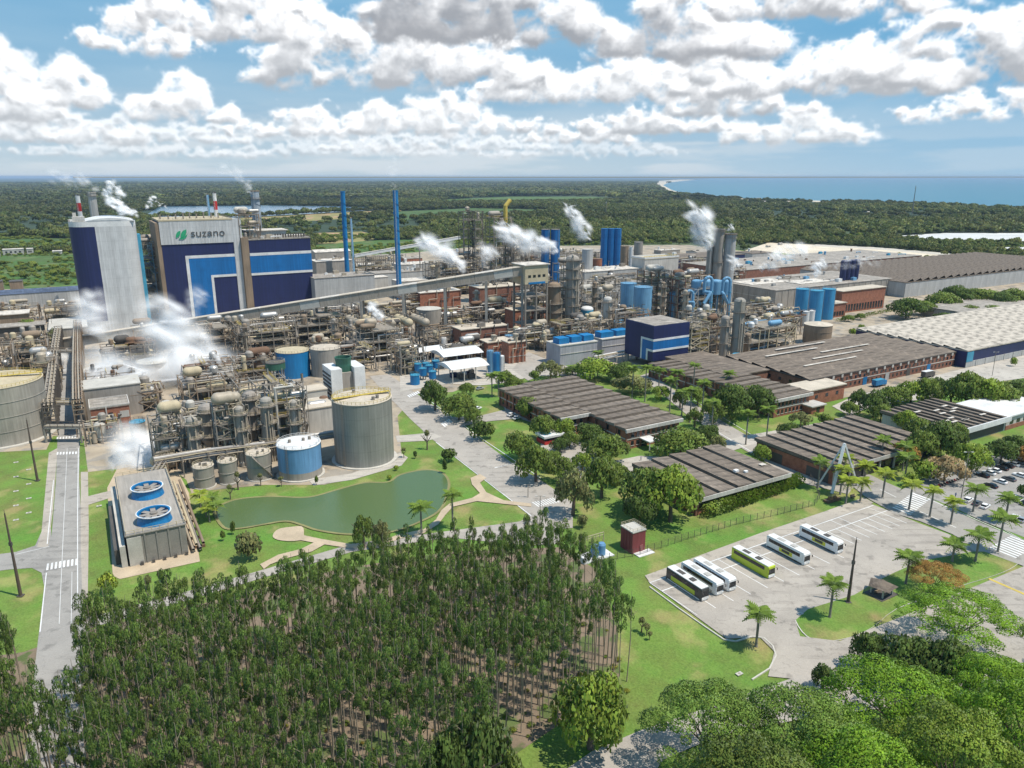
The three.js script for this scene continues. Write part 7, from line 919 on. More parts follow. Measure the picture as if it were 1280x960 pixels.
for (const [x, y, tp, l] of [[1131, 598, 570, 'stocky palm right of the gatehouse'], [1128, 588, 556, 'stocky palm behind the other by the gatehouse'], [1100, 582, 548, 'tall thin palm in front of the gatehouse roof'], [1022, 610, 575, 'grey palm at the left corner of the gatehouse'], [1216, 640, 610, 'palm in the verge beside the parked cars'], [1256, 652, 622, 'palm at the lower corner of the car park'], [1037, 772, 727, 'palm left of the tall mast on the island'], [1132, 730, 695, 'palm behind the shelter on the island'], [1219, 702, 668, 'palm near the right tip of the island'], [1190, 702, 682, 'small palm by the orange flowering tree'], [1247, 690, 645, 'tallest palm at the right tip of the island'], [945, 808, 765, 'lone palm on the grass corner of the bus park'], [527, 668, 632, 'left one of two palms on the pond path'], [566, 661, 615, 'right one of two palms on the pond path'], [615, 496, 468, 'thin palm in the grass before the white sheds'], [623, 496, 466, 'second thin palm before the white sheds']]) palm(x, y, tp, l);
[[251, 634, 618], [267, 640, 622], [258, 646, 628], [272, 648, 632], [262, 652, 638]].forEach(([x, y, tp], k) => palm(x, y, tp, `${ord[k]} young low palm from the back in the clump left of the pond`, { n: 11, leaf: k % 2 ? LEAF.palm : LEAF.lime, slim: 0.7, len: 2.6 }));
// the eucalyptus plantation
{
  const R = rnd(500), poly = px(-300, 905, -60, 890, 20, 868, 60, 872, 120, 848, 150, 842, 300, 815, 420, 788, 560, 754, 690, 736, 738, 764, 768, 815, 786, 856, 750, 872, 720, 880, 690, 920, 620, 980, 540, 1060, 300, 1300, -700, 1300), spots = [];
  const x0 = Math.min(...poly.map((q) => q.x)), x1 = Math.max(...poly.map((q) => q.x)), z0 = Math.min(...poly.map((q) => q.z)), ca = Math.cos(0.45), sa = Math.sin(0.45);
  for (let a = -130; a < 130; a += 2.65) for (let b = -130; b < 130; b += 2.95) {
    const u = a + (R() - 0.5) * 0.9, w = b + (R() - 0.5) * 0.9, q = { x: -60 + u * ca - w * sa, z: -130 + u * sa + w * ca };
    if (!inside(q, poly) || q.z > -72 || q.x < -150 || inside(q, road1)) continue;
    if (fbm(q.x * 0.07 + 20, q.z * 0.07 + 20, 3) < 0.27 || R() < 0.06) continue;
    spots.push([q.x, q.z, Math.hypot(q.x, q.z), 18.5 + 6.5 * R(), 1.0 + 0.95 * R(), R() * 6.28, Math.floor(R() * 4), R()]);
  }
  spots.sort((p, q) => p[2] - q[2]);
  const inView = (s) => { const d = -s[1] * CP + EYE * SP; return Math.abs(s[0]) / d < 0.72 && -s[1] > 74; };
  const near = spots.filter(inView).slice(0, 300), nearSet = new Set(near), rest = spots.filter((s) => !nearSet.has(s));
  const protos = [];
  for (const s of near) {
    let t = protos[s[6]];
    if (!t) { t = protos[s[6]] = thing('eucalyptus_tree', 'slim plantation eucalyptus with bare trunk and small crown', 'tree', { x: s[0], y: 0, z: s[1] }, s[5], 'plantation eucalyptus trees standing in rows'); put('trunk', trunks.gum[s[6]], C.gumbark, t); put('crown', crowns.gum[s[6]], LEAF.gum, t); }
    else t = copy(t, 'eucalyptus_tree', null, { x: s[0], y: 0, z: s[1] }, s[5]);
    const [tr, cr] = t.children; tr.scale.setScalar(s[3]); cr.scale.set(s[4], s[3] * 0.36, s[4]); cr.position.y = s[3] * 0.64;
  }
  const stand = new THREE.Group(); stand.name = 'eucalyptus_stand'; scene.add(stand); tag(stand, 'farther rows of the eucalyptus plantation up to the pond road', 'trees', null, 'stuff');
  for (let v = 0; v < 4; v++) {
    const mine = rest.filter((s) => s[6] === v), a = new THREE.InstancedMesh(trunks.gum[v], C.gumbark, mine.length), b = new THREE.InstancedMesh(crowns.gum[v], LEAF.gum, mine.length), m = new THREE.Matrix4(), q = new THREE.Quaternion(), Y = new THREE.Vector3(0, 1, 0);
    mine.forEach((s, k) => { q.setFromAxisAngle(Y, s[5]); m.compose(new THREE.Vector3(s[0], 0, s[1]), q, new THREE.Vector3(s[3], s[3], s[3])); a.setMatrixAt(k, m); m.compose(new THREE.Vector3(s[0], s[3] * 0.64, s[1]), q, new THREE.Vector3(s[4], s[3] * 0.36, s[4])); b.setMatrixAt(k, m); const c = 0.8 + 0.4 * s[7]; b.setColorAt(k, new THREE.Color(c * (0.95 + 0.15 * R()), c, c)); });
    a.name = 'trunk'; b.name = 'crown'; a.castShadow = b.castShadow = a.receiveShadow = b.receiveShadow = true; stand.add(a, b);
  }
  // undergrowth between the trunks
  const ug = new THREE.InstancedMesh(crowns.small[0], LEAF.mid, 900), m = new THREE.Matrix4(), q = new THREE.Quaternion(); let k = 0;
  for (const s of spots) { if (k >= 900 || R() < 0.4) continue; const sc = 0.4 + 0.7 * R(); m.compose(new THREE.Vector3(s[0] + 1.3, 0, s[1] + 1), q, new THREE.Vector3(sc, sc * 0.7, sc)); ug.setMatrixAt(k, m); ug.setColorAt(k++, new THREE.Color(0.8 + 0.8 * R(), 0.8 + 0.4 * R(), 0.8)); } ug.count = k;
  ug.name = 'undergrowth'; scene.add(ug); tag(ug, 'low green undergrowth between the plantation trunks', 'undergrowth', null, 'stuff');
}
// woods on the plain beyond the plant
{
  const R = rnd(700), blobs = [0, 1, 2].map((k) => { const r = rnd(710 + k); return leaves(new G(), r, lobed(r, 9, 0.7, 0.3, 0.75, 0.34, 0.5, 0.7), 260, 0.17).geo(); });
  const sets = [[], [], []], grove = (x, z) => fbm(x * 0.0028 + 50, z * 0.0028 + 50, 4);
  const addRing = (d0, d1, step, size, keepAt) => { for (let z = -d0 * 0.6; z > -d1; z -= step) for (let x = z * 0.80 - 60; x < -z * 0.80 + 60; x += step) { const q = { x: x + (R() - 0.5) * step, z: z + (R() - 0.5) * step }, d = Math.hypot(q.x, q.z); if (d < d0 || d > d1) continue; if (grove(q.x, q.z) < keepAt && R() > 0.12) continue; if (openLand.some((o) => inside(q, o))) continue; const s = size * (0.7 + 0.7 * R()); sets[Math.floor(R() * 3)].push([q.x, q.z, s, s * (0.9 + 0.5 * R()) * 1.5, R()]); } };
  addRing(430, 1500, 7.5, 5, 0.46); addRing(1500, 3600, 15, 9.5, 0.47); addRing(3600, 14000, 54, 33, 0.45);
  const wood = new THREE.Group(); wood.name = 'far_woods'; scene.add(wood); tag(wood, 'far green woods on the plain between plant, lake and sea', 'woods', null, 'stuff');
  sets.forEach((s, v) => { const i = new THREE.InstancedMesh(blobs[v], LEAF.wood, s.length), m = new THREE.Matrix4(), q = new THREE.Quaternion(), Y = new THREE.Vector3(0, 1, 0); s.forEach((a, k) => { q.setFromAxisAngle(Y, a[4] * 6.28); const tall = a[2] > 16 ? 0.3 : a[2] > 7 ? 0.6 : 0.75; m.compose(new THREE.Vector3(a[0], -0.4, a[1]), q, new THREE.Vector3(a[2], a[3] * tall, a[2])); i.setMatrixAt(k, m); const far = sstep(-900, -2200, a[1]), c = (0.55 + 1.0 * fbm(a[0] * 0.004, a[1] * 0.004, 4) + 0.3 * (a[4] - 0.5)) * lerp(1, fbm(a[0] * 0.0007 + 9, a[1] * 0.0016 + 3, 3) < 0.5 ? 0.62 : 0.95, far); i.setColorAt(k, new THREE.Color(c * (0.9 + 0.35 * a[4]), c, c * 0.9)); }); i.name = 'canopy'; i.castShadow = i.receiveShadow = true; wood.add(i); });
  // trees and scrub that dot the open land beside the plant
  const dots = new THREE.InstancedMesh(blobs[1], LEAF.mid, 9000), m = new THREE.Matrix4(), q = new THREE.Quaternion(); let n = 0;
  for (let k = 0; k < 60000 && n < 9000; k++) { const p = gp(-150 + 1500 * R(), 294 + 78 * R() * R()), d = Math.hypot(p.x, p.z); if (inside(p, site) || [sea, lake, beach].some((o) => inside(p, o)) || grove(p.x * 3, p.z * 3) < (p.x > 250 ? 0.58 : p.x < -330 ? 0.40 : 0.46)) continue; const s = 1.4 + 2.6 * R() * R() + (R() < 0.06 ? 2.5 : 0); m.compose(new THREE.Vector3(p.x, -0.4, p.z), q, new THREE.Vector3(s, s * 1.1, s)); dots.setMatrixAt(n, m); const c = 0.7 + 0.7 * R(); dots.setColorAt(n++, new THREE.Color(c * 1.1, c, c)); } dots.count = n;
  dots.name = 'scrub_growth'; scene.add(dots); tag(dots, 'scattered scrub and low trees on open land around the plant', 'scrub', null, 'stuff');
}

// ---------- buses, cars, masts, fences ----------
const glassm = M([0.012, 0.016, 0.02], { rough: 0.08 });
function roundedBox(w, h, l, r) { const s = new THREE.Shape(), x = w / 2; s.moveTo(-x, 0); s.lineTo(x, 0); s.lineTo(x, h - r); s.quadraticCurveTo(x, h, x - r, h); s.lineTo(-x + r, h); s.quadraticCurveTo(-x, h, -x, h - r); s.lineTo(-x, 0); const g = new THREE.ExtrudeGeometry(s, { depth: l - 0.5, bevelEnabled: true, bevelThickness: 0.25, bevelSize: 0.2, bevelOffset: -0.2, bevelSegments: 3, curveSegments: 5 }); g.translate(0, 0, -l + 0.25); return g; }
const wheel = (() => { const g = new G().bar([-0.16, 0.5, 0], [0.16, 0.5, 0], 0.5, 16); return g.geo(); })();
function bus(label, at, o) {
  const p = gp(...at), t = thing('bus', label, 'bus', p, TH + (o.skew ?? 0)), L = 12.8, W = 2.6;
  const body = put('body', once('busbody', () => roundedBox(W, 3.15, L, 0.35)), o.body, t); body.position.y = 0.35;
  put('roof', once('busroof', () => roundedBox(W - 0.12, 0.2, L - 0.5, 0.12)), C.white, t).position.set(0, 3.46, -0.25);
  put('skirt', once('busskirt', () => new G().box(0, 0.32, -L / 2, W + 0.03, 0.28, L - 1.2).geo()), o.low ?? C.dark, t);
  for (const s of [-1, 1]) { for (let k = 0; k < 7; k++) put('window', once('buswin', () => new G().box(0, 0, 0, 0.06, 0.95, 1.46).geo()), glassm, t).position.set(s * (W / 2 + 0.005), 2.1, -2.1 - k * 1.5); if (o.band) { put('livery_band', once('busband' + o.bandLen, () => new G().box(0, 0, 0, 0.04, 1.15, o.bandLen).geo()), o.band, t).position.set(s * (W / 2 + 0.005), 0.85, -o.bandAt); } if (o.mark) put('livery_mark', once('busmark', () => new G().box(0, 0, 0, 0.04, 0.75, 2.6).geo()), o.mark, t).position.set(s * (W / 2 + 0.012), 1.15, -o.bandAt); }
  put('windscreen', once('busscreen', () => new G().quad([-1.12, 1.35, 0.08], [1.12, 1.35, 0.08], [1.05, 3.15, -0.02], [-1.05, 3.15, -0.02]).quad([1.12, 1.35, 0.08], [1.31, 1.45, -0.5], [1.31, 2.9, -0.5], [1.05, 3.15, -0.02]).quad([-1.31, 1.45, -0.5], [-1.12, 1.35, 0.08], [-1.05, 3.15, -0.02], [-1.31, 2.9, -0.5]).geo()), glassm, t);
  put('front_panel', once('busfront', () => new G().box(0, 0.4, 0.02, 2.2, 0.8, 0.1).geo()), o.front ?? C.white, t);
  for (const s of [-1, 1]) { put('headlight', once('buslight', () => new G().box(0, 0, 0, 0.5, 0.22, 0.08).geo()), C.lampglass, t).position.set(s * 0.85, 0.75, 0.1); const m = put('mirror', once('busmirror', () => new G().bar([0, 0, 0], [0, 0.1, 0.5], 0.05, 5).box(0, -0.5, 0.5, 0.22, 0.6, 0.14).geo()), C.dark, t); m.position.set(s * 1.36, 2.8, 0); }
  for (const [z] of [[-2.6], [-8.6], [-9.9]]) for (const s of [-1, 1]) { const w = put('wheel', wheel, C.rubber, t); w.position.set(s * 1.17, 0, z); put('rim', once('busrim', () => new G().bar([-0.18, 0.5, 0], [0.18, 0.5, 0], 0.26, 12).geo()), C.chrome, w); }
  put('roof_unit', once('busac', () => new G().box(0, 3.6, -L * 0.35, 1.4, 0.22, 1.6).box(0, 3.6, -L * 0.68, 1.2, 0.12, 2.4).geo()), o.unit ?? C.fascia, t);
  return t;
}
const busWhite = M([0.80, 0.80, 0.79], { rough: 0.3 }), lime = M([0.46, 0.56, 0.035], { rough: 0.35 }), darkbody = M([0.045, 0.05, 0.05], { rough: 0.3 }), yel = M([0.62, 0.60, 0.03], { rough: 0.4 });
bus('leftmost bus, black and lime green with a dark front', [881, 751.5], { body: darkbody, band: lime, bandLen: 8.6, bandAt: 6.6, front: C.white, unit: C.dark, low: busWhite });
bus('second bus from the left, white with a dark window line', [899.5, 744.5], { body: busWhite, low: C.white, unit: C.fascia });
bus('third bus from the left, plain white and close to the second', [915, 739.5], { body: busWhite, low: C.fascia });
bus('fourth bus from the left, lime green sides under a white roof', [964, 723], { body: lime, low: lime, front: busWhite, unit: C.dark });
bus('fifth bus from the left, white with a yellow and black patch', [1008, 706.5], { body: busWhite, band: yel, bandLen: 4.4, bandAt: 6, mark: C.dark });
bus('rightmost bus, white with a yellow and black patch', [1049.5, 692.5], { body: busWhite, band: yel, bandLen: 4.4, bandAt: 6, mark: C.dark, unit: C.dark });
const carParts = () => once('carparts', () => {
  const side = (pts, w, b) => { const s = new THREE.Shape(); s.moveTo(...pts[0]); for (const q of pts.slice(1)) s.lineTo(...q); const g = new THREE.ExtrudeGeometry(s, { depth: w - b * 2, bevelEnabled: true, bevelThickness: b, bevelSize: b * 0.6, bevelOffset: -b * 0.6, bevelSegments: 2 }); g.translate(0, 0, -w / 2 + b); return g; };
  return { body: side([[-2.1, 0.32], [2.1, 0.32], [2.15, 0.62], [2.0, 0.82], [1.05, 0.95], [-1.5, 0.98], [-2.05, 0.9], [-2.15, 0.6]], 1.76, 0.12), cabin: side([[-1.75, 0.94], [1.05, 0.92], [0.35, 1.42], [-1.25, 1.42]], 1.6, 0.14), roof: side([[-1.2, 1.40], [0.32, 1.40], [0.25, 1.48], [-1.12, 1.48]], 1.42, 0.05), wheel: new G().bar([0, 0.31, -0.1], [0, 0.31, 0.1], 0.31, 12).geo(), lamp: new G().box(0, 0, 0, 0.08, 0.12, 0.34).geo() };
});
function car(label, at, paintm, turn = Math.PI / 2) {
  const c = carParts(), t = thing('parked_car', label, 'car', gp(...at), TH + turn, 'cars in the car parks'); t.position.y = 0.06; put('body', c.body, paintm, t); put('cabin', c.cabin, glassm, t); put('roof', c.roof, paintm, t);
  for (const x of [-1.3, 1.3]) for (const z of [-0.8, 0.8]) put('wheel', c.wheel, C.rubber, t).position.set(x, 0, z); for (const z of [-0.6, 0.6]) { put('headlight', c.lamp, C.lampglass, t).position.set(2.12, 0.62, z); put('tail_light', c.lamp, C.red, t).position.set(-2.12, 0.68, z); } return t;
}
const pw = M([0.80, 0.80, 0.79], { rough: 0.25 }), pk = M([0.02, 0.02, 0.022], { rough: 0.2 }), pg = M([0.12, 0.13, 0.14], { rough: 0.25, metal: 0.3 }), ps = M([0.45, 0.46, 0.47], { rough: 0.25, metal: 0.4 });
[[1228, 596, pk, 'black'], [1236, 593, pw, 'white'], [1243, 590, pw, 'white'], [1252, 587, pk, 'black'], [1259, 584, pk, 'black'], [1266, 582, pw, 'white'], [1274, 579, ps, 'silver'], [1281, 577, pk, 'black']].forEach(([x, y, m, c], k) => car(`${c} car, ${ord[k]} from the left in the shaded back row`, [x, y], m));
[[1238, 609, pk, 'black'], [1250, 604, pw, 'white'], [1261, 600.5, pg, 'dark grey'], [1274, 596, pw, 'white']].forEach(([x, y, m, c], k) => car(`${c} car, ${ord[k]} from the left in the middle row of the car park`, [x, y], m));
[[1264, 622, pw, 'white'], [1273, 627, pw, 'white'], [1281, 631, pk, 'black'], [1280, 612, ps, 'silver']].forEach(([x, y, m, c], k) => car(`${c} car, ${ord[k]} in the row at the right frame edge`, [x, y], m, 0.1));
[[1210, 627, pw, 'white'], [1221, 631, pg, 'dark grey'], [1231, 635, pw, 'white']].forEach(([x, y, m, c], k) => car(`${c} car, ${ord[k]} of three by the mast verge`, [x, y], m, 0.15));
[[1268, 649, pw, 'white'], [1277, 652, ps, 'silver']].forEach(([x, y, m, c], k) => car(`${c} car, ${ord[k]} of two at the lower corner of the car park`, [x, y], m, 0.15));
car('white car under the round tree at the car park entrance', [597, 512], pw, 0.4); car('white car, left of the pair on the sandy office car park', [639, 520], pw, 0.3); car('white car, right of the pair on the sandy office car park', [646, 524], pw, 0.3); car('white car on the yard before the large office left corner', [600, 487], ps, 0.2);
{ const p0 = gp(1174, 609); for (let k = 0; k < 9; k++) { const p = loc(p0, k * 1.5, 0), t = thing('motorcycle', `dark motorcycle, ${ord[k]} from the left in the row under the pinkish tree`, 'motorcycle', p, TH + 1.4, 'motorcycles in the row'); for (const x of [-0.65, 0.65]) put('wheel', once('mcw', () => new G().bar([0, 0.32, -0.06], [0, 0.32, 0.06], 0.32, 12).geo()), C.rubber, t).position.x = x; put('body', once('mcb', () => new G().box(0, 0.45, 0, 1.0, 0.32, 0.26).ball(0.15, 0.85, 0, 0.24, 7).geo()), k % 3 ? pk : C.red, t); put('seat', once('mcs', () => new G().box(-0.4, 0.78, 0, 0.7, 0.12, 0.26).geo()), C.dark, t); put('handlebar', once('mch', () => new G().bar([0.5, 1.05, -0.35], [0.5, 1.05, 0.35], 0.03, 5).bar([0.62, 0.4, 0], [0.5, 1.05, 0], 0.04, 5).geo()), C.chrome, t); } }
for (const [x, y, l, m] of [[1158, 472, 'dark box truck with a white roof before the brick works', C.dark], [1097, 483, 'blue skip truck before the brick works', C.tankblue]]) { const t = thing('truck', l, 'truck', gp(x, y), TH); new G().box(0, 1, 0, 6.5, 2.5, 2.5).mesh('box', m, t); new G().box(0, 3.52, 0, 6.6, 0.15, 2.6).mesh('roof', m === C.dark ? C.white : C.teal, t); new G().box(4.4, 0.6, 0, 1.9, 2.2, 2.3).mesh('cab', m, t); new G().box(5.4, 1.7, 0, 0.06, 0.9, 2).mesh('windscreen', glassm, t); for (const xx of [-2, 0.2, 4.2]) for (const z of [-1.1, 1.1]) new G().bar([xx, 0.5, z - 0.15], [xx, 0.5, z + 0.15], 0.5, 12).mesh('wheel', C.rubber, t); }
// masts
for (const [x, y, tp, l] of [[47, 601, 525, 'upper one of two rusty masts on the left lawns'], [26, 745, 642, 'lower and nearer one of two rusty masts on the left lawns'], [1060, 753, 675, 'tall rusty mast on the bus park island']]) { const p = gp(x, y), h = hAt(p, tp), t = thing('mast', l, 'mast', p, 0); new G().bar([0, 0, 0], [0, h, 0], [0.42, 0.16], 12).mesh('pole', M([0.12, 0.085, 0.065], { t: T.mottle }), t); new G().box(0, 0, 0, 1.3, 0.25, 1.3).mesh('base', C.dark, t); new G().bar([0, h, 0], [0, h + 0.8, 0], 0.06, 5).box(0, h * 0.62, 0, 0.7, 0.9, 0.5).mesh('fitting', C.dark, t); }
for (const [x, y, tp, l] of [[1200, 630, 565, 'slim grey lamp post between verge and parked cars'], [675, 655, 620, 'lamp post at the plantation end of the diagonal road'], [68, 424, 385, 'thin mast before the flat pale building'], [660, 622, 606, 'lamp post beside the diagonal road crossing'], [1240, 470, 440, 'lamp post on the lawn by the navy warehouse'], [534, 562, 540, 'utility pole on the pond lawn']]) { const p = gp(x, y), h = hAt(p, tp), t = thing('lamp_post', l, 'lamp post', p, 0); new G().bar([0, 0, 0], [0, h, 0], [0.14, 0.09], 8).mesh('pole', C.steel, t); new G().bar([-0.9, h, 0], [0.9, h, 0], 0.07, 6).mesh('arm', C.steel, t); for (const s of [-1, 1]) new G().box(s * 1.1, h - 0.1, 0, 0.8, 0.16, 0.32).mesh('lamp', C.fascia, t); }
for (const [x, y, tp, l] of [[1140, 268, 232, 'thin far mast by the sea'], [757, 275, 252, 'far lattice mast left of the bay']]) { const p = gp(x, y), h = hAt(p, tp), t = thing('far_mast', l, 'mast', p, 0); new G().bar([0, 0, 0], [0, h, 0], [1.6, 0.6], 6).mesh('pole', C.steel, t); new G().box(0, h * 0.9, 0, 2.4, 3, 2.4).mesh('antenna', C.fascia, t); }
// wire fence round the low office lawn
{ const pts = px(742, 704, 800, 694, 860, 674, 920, 656, 980, 642, 1018, 632, 1024, 624, 1020, 612, 1010, 596), o = pts[0], t = thing('wire_fence', 'thin dark wire fence along the low office lawn', 'fence', o, 0), rel = pts.map((q) => [q.x - o.x, 0, q.z - o.z]); for (let k = 0; k + 1 < rel.length; k++) { const a = rel[k], b = rel[k + 1], l = Math.hypot(b[0] - a[0], b[2] - a[2]), n = Math.max(1, Math.round(l / 2.5)); for (let j = 0; j < n; j++) { const f = j / n; put('post', once('fpost', () => new G().box(0, 0, 0, 0.11, 2.3, 0.11).geo()), C.dark, t).position.set(lerp(a[0], b[0], f), 0, lerp(a[2], b[2], f)); } const g = new G(); for (const y of [0.3, 0.8, 1.3, 1.8, 2.2]) g.beam([a[0], y, a[2]], [b[0], y, b[2]], 0.035); g.mesh('wire', C.dark, t); } }
// small round floor covers on the lawns
{ const R = rnd(801), spots = []; for (let k = 0; k < 9; k++) spots.push(gp(20 + (k % 2) * 16, 578 + k * 9)); for (let k = 0; k < 8; k++) spots.push(gp(835 + k * 30, 718 - k * 10.6)); spots.push(gp(924, 843), gp(1000, 768), gp(124, 633)); spots.forEach((p, k) => { const t = thing('concrete_cover', k < 9 ? `flat pale concrete cover, ${ord[k]} from the back on the left lawn` : k < 17 ? `flat pale concrete cover, ${ord[k - 9]} from the left behind the buses` : ['pale concrete cover on the grass corner below the palm', 'pale concrete cover at the left tip of the island', 'pale concrete cover on the strip by the cooling unit'][k - 17], 'manhole cover', p, TH); put('slab', once('cover', () => new G().box(0, 0, 0, 1.5, 0.12, 0.9).geo()), C.paleconc, t); put('lid', once('coverlid', () => new G().cyl(0, 0.12, 0, 0.3, 0.05, 12).geo()), C.concrete, t); if (k >= 17) t.position.y = 0.14; }); }
// houses of the far town by the bay and left of the tower
{ const R = rnd(820), far2 = [[862, 243], [880, 246], [898, 247], [912, 249], [926, 247], [940, 251], [955, 250], [970, 252], [985, 250], [905, 253], [932, 254], [1000, 254], [890, 250], [948, 246], [1060, 262], [1085, 263], [960, 305], [975, 302], [990, 299], [1003, 301]]; far2.forEach(([x, y], k) => { const p = gp(x, y + 4), s = mpp(p); const b = block('far_house', `pale house, ${ord[k % 10]} from the left ${k < 10 ? 'along the bay town front' : k < 16 ? 'in the inner rows of the bay town' : 'by the sandy road behind the mill'}`, 'house', { p, w: 5 * s, d: 4 * s, h: 2.2 * s, wall: C.fascia, roof: k % 4 ? C.roofwhite : C.tankroof, gable: 0.6 * s }); win(b.t, 'front', b.w * 0.5, b.h * 0.3, b.w * 0.3, b.h * 0.3, b); });
  for (const [x, y, x2, tp, l] of [[4, 319, 30, 312, 'long white building in the scrub far left'], [34, 318, 42, 311, 'small white building right of the long one far left'], [-20, 322, 0, 316, 'white building cut by the left edge in the scrub'], [66, 318, 78, 314, 'low pale building near the white tower in the scrub'], [196, 336, 204, 326, 'beige house between tower and signed house']]) { const b = block('far_building', l, 'building', { c: [x, y], x2, d: 14, top: tp, wall: C.fascia, roof: C.roofwhite }); winRow(b, 'front', 4, b.h * 0.35, b.w * 0.1, b.h * 0.3); } }

// ---------- steam and smoke ----------
const S = (d, ...a) => { const r = []; for (let k = 0; k < a.length; k += 3) r.push([...far(a[k], a[k + 1], d), a[k + 2] * d / FOC]); return r; };   // half widths in the picture's pixels
plume('steam_plume', 'bright dense heart of the steam cloud over the evaporators', { path: S(380, 304, 488, 14, 280, 472, 34, 252, 466, 44, 226, 456, 44), n: 84, seed: 1, op: 0.66, thick: 1.3 });
plume('steam_plume', 'tall thinning steam column rising from the evaporator cloud', { path: S(390, 246, 466, 30, 228, 438, 42, 216, 408, 40, 200, 376, 26), n: 48, seed: 24, op: 0.46 });
plume('steam_plume', 'white steam cloud left of the evaporators over the flat tanks', { path: S(360, 196, 520, 10, 182, 500, 30, 164, 484, 38, 130, 458, 40), n: 70, seed: 2, op: 0.62, thick: 1.3 });
plume('steam_plume', 'thin steam drifting in front of the white tower', { path: S(430, 136, 442, 38, 122, 410, 36, 114, 388, 24, 120, 364, 12), n: 34, seed: 3, op: 0.30 });
plume('steam_plume', 'steam rising from the cooling unit fan rings', { path: S(274, 198, 634, 20, 188, 612, 36, 176, 582, 40, 168, 550, 34), n: 78, seed: 4, op: 0.46 });
plume('steam_plume', 'bright steam curling over the white tower roof', { path: S(500, 172, 268, 5, 152, 262, 9, 140, 252, 8, 134, 238, 7, 140, 226, 6), n: 81, seed: 5, op: 0.60 });
plume('steam_plume', 'second wisp curling up over the tower roof', { path: S(505, 150, 258, 6, 152, 245, 7, 146, 234, 7), n: 32, seed: 6, op: 0.58 });
plume('steam_plume', 'small white wisp between tower and signed house', { path: S(540, 208, 262, 3, 198, 252, 5, 190, 247, 4, 184, 262, 5), n: 29, seed: 7, op: 0.58 });
plume('smoke_trail', 'faint blue smoke trailing from the banded chimney', { path: S(560, 312, 240, 4, 308, 228, 7, 296, 215, 12, 280, 208, 16), n: 35, seed: 8, op: 0.16 });
plume('smoke_trail', 'faint grey smoke trailing from the flue behind the tower', { path: S(560, 122, 240, 4, 114, 230, 8, 96, 224, 12, 66, 222, 14), n: 35, seed: 9, op: 0.13 });
plume('smoke_trail', 'barely visible smoke above the nearer blue chimney', { path: S(590, 491, 236, 4, 492, 220, 8, 490, 200, 10, 488, 170, 13), n: 21, seed: 10, op: 0.09 });
plume('steam_plume', 'white steam cloud behind the conveyor in the middle', { path: S(560, 578, 336, 7, 562, 322, 14, 546, 310, 18, 526, 300, 12), n: 94, seed: 11, op: 0.54 });
plume('steam_plume', 'white steam blown left from the blue silos', { path: S(505, 696, 316, 4, 686, 305, 11, 664, 304, 18, 640, 294, 18, 624, 284, 12), n: 121, seed: 12, op: 0.51 });
plume('steam_plume', 'white steam column rising between the blue silo groups', { path: S(580, 732, 303, 7, 728, 285, 12, 720, 272, 12, 708, 258, 8), n: 81, seed: 13, op: 0.51 });
plume('steam_plume', 'tall steam plume left of the twin grey chimneys', { path: S(520, 884, 308, 9, 878, 292, 16, 876, 276, 18, 868, 260, 14), n: 108, seed: 14, op: 0.54 });
plume('steam_plume', 'small wisp above the right twin chimney', { path: S(520, 913, 288, 4, 915, 280, 6), n: 18, seed: 15, op: 0.45 });
plume('steam_plume', 'short steam jet below the middle of the conveyor', { path: S(415, 480, 402, 3, 472, 392, 8, 462, 382, 8), n: 40, seed: 16, op: 0.54 });
plume('steam_plume', 'left steam cloud over the mill roof', { path: S(500, 918, 340, 5, 920, 330, 10, 912, 322, 8), n: 29, seed: 17, op: 0.32 });
plume('steam_plume', 'steam cloud over the middle of the mill roof', { path: S(540, 952, 336, 6, 966, 326, 12, 984, 316, 16, 1010, 312, 14), n: 72, seed: 18, op: 0.34 });
plume('steam_plume', 'bright steam jet on the mill roof', { path: S(520, 1019, 344, 5, 1022, 334, 9, 1028, 328, 8), n: 40, seed: 19, op: 0.49 });
plume('steam_plume', 'thin steam to the right over the mill roof', { path: S(540, 1040, 332, 8, 1060, 330, 10, 1098, 326, 10), n: 35, seed: 20, op: 0.16 });
plume('steam_plume', 'grey steam low behind the conveyor head', { path: S(560, 604, 326, 9, 616, 318, 14, 600, 308, 12), n: 40, seed: 21, op: 0.26 });
plume('steam_plume', 'thin vapour over the pipe racks at the main road', { path: S(400, 72, 466, 12, 76, 450, 15, 66, 446, 12), n: 27, seed: 22, op: 0.26 });
plume('steam_plume', 'thin vapour in front of the painted stripes', { path: S(430, 240, 384, 12, 246, 368, 15, 258, 362, 12), n: 24, seed: 23, op: 0.16 });

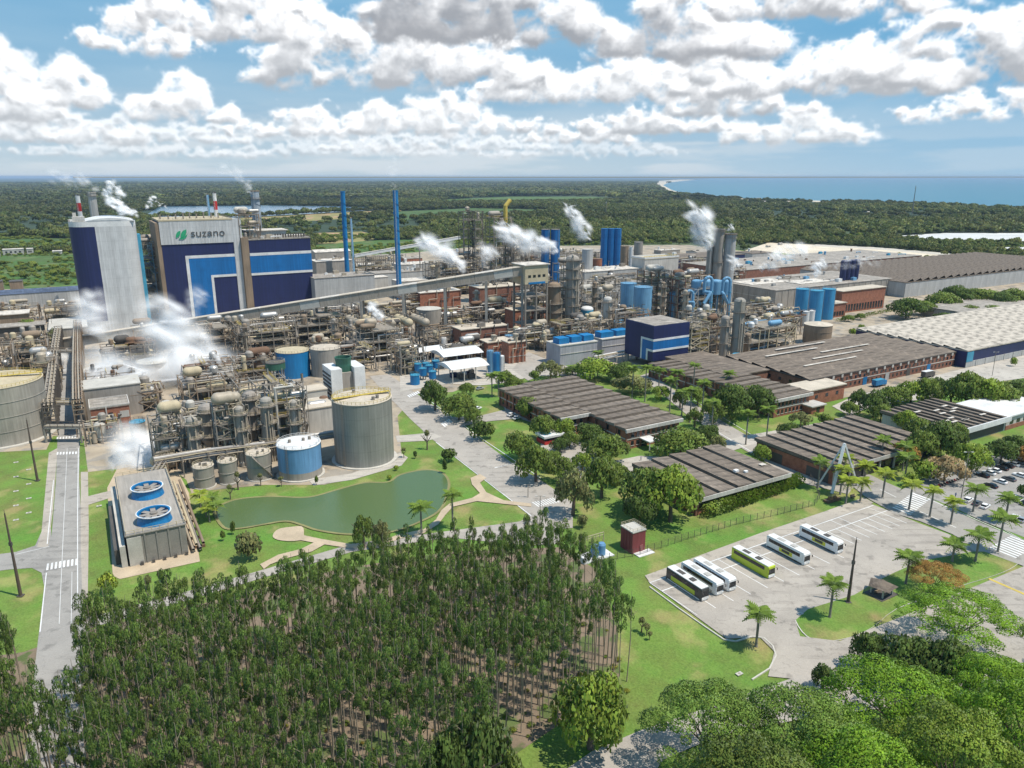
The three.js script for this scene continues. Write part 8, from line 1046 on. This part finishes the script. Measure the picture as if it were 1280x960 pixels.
// ---------- people on the forecourts ----------
{
  const Jn = { hip: [0, 0.95, 0], chest: [0, 1.32, 0.02], neck: [0, 1.5, 0.02], head: [0, 1.66, 0.04] }, bones = [[Jn.hip, Jn.chest, 0.15, 0.17], [Jn.chest, Jn.neck, 0.15, 0.06], [Jn.neck, Jn.head, 0.06, 0.11]];
  for (const s of [-1, 1]) bones.push([[s * 0.09, 0.93, 0], [s * 0.1, 0.5, s * 0.1 + 0.02], 0.09, 0.065], [[s * 0.1, 0.5, s * 0.1 + 0.02], [s * 0.1, 0.08, s * 0.2 - 0.06], 0.062, 0.042], [[s * 0.1, 0.05, s * 0.2 - 0.06], [s * 0.11, 0.04, s * 0.2 + 0.12], 0.045, 0.035], [[s * 0.18, 1.42, 0], [s * 0.25, 1.14, -s * 0.08], 0.058, 0.045], [[s * 0.25, 1.14, -s * 0.08], [s * 0.26, 0.88, -s * 0.12 + 0.1], 0.042, 0.032]);
  const dist = (p) => { let d = 9; for (const [a, b, r0, r1] of bones) { const v = [b[0] - a[0], b[1] - a[1], b[2] - a[2]], w = [p[0] - a[0], p[1] - a[1], p[2] - a[2]], t = clamp((v[0] * w[0] + v[1] * w[1] + v[2] * w[2]) / (v[0] ** 2 + v[1] ** 2 + v[2] ** 2)), e = Math.hypot(w[0] - v[0] * t, w[1] - v[1] * t, w[2] - v[2] * t) - lerp(r0, r1, t), k = clamp(0.5 + 0.5 * (d - e) / 0.04); d = lerp(d, e, k) - 0.04 * k * (1 - k); } return d; };
  const N = 72, mc = new MarchingCubes(N, new THREE.MeshStandardMaterial(), false, false, 60000), h = N / 2; mc.isolation = 0;
  for (let z = 0; z < N; z++) for (let y = 0; y < N; y++) for (let x = 0; x < N; x++) mc.field[z * N * N + y * N + x] = -dist([(x - h) / h * 0.95, (y - h) / h * 0.95 + 0.9, (z - h) / h * 0.95]);
  mc.update(); const n = mc.count, pos = Float32Array.from(mc.positionArray.subarray(0, n * 3)), nor = Float32Array.from(mc.normalArray.subarray(0, n * 3)), col = new Float32Array(n * 3);
  for (let k = 0; k < n; k++) { pos[k * 3] *= 0.95; pos[k * 3 + 1] = pos[k * 3 + 1] * 0.95 + 0.9; pos[k * 3 + 2] *= 0.95; const y = pos[k * 3 + 1], arm = Math.abs(pos[k * 3]) > 0.2 && y < 1.2, c = y > 1.72 || (y > 1.6 && pos[k * 3 + 2] < 0.02) ? [0.02, 0.015, 0.012] : y > 1.5 || (arm && y > 0.6) ? [0.36, 0.2, 0.13] : y > 0.94 ? [0.10, 0.16, 0.30] : y > 0.09 ? [0.04, 0.05, 0.09] : [0.02, 0.02, 0.02]; col.set(c, k * 3); }
  const g = new THREE.BufferGeometry(); g.setAttribute('position', new THREE.BufferAttribute(pos, 3)); g.setAttribute('normal', new THREE.BufferAttribute(nor, 3)); g.setAttribute('color', new THREE.BufferAttribute(col, 3));
  for (const [x, y, l, a] of [[801, 576, 'person in dark clothes walking on the office forecourt path', 0.6], [1194, 622, 'person standing at the verge edge left of the parked cars', 2], [1247, 641, 'person in blue walking below the parked cars', 4]]) { const p = gp(x, y), t = thing('person', l, 'person', p, a); t.position.y = 0.07; put('body', g, M([1, 1, 1], { vc: true, rough: 0.9 }), t); }
}

renderer.render(scene, camera);
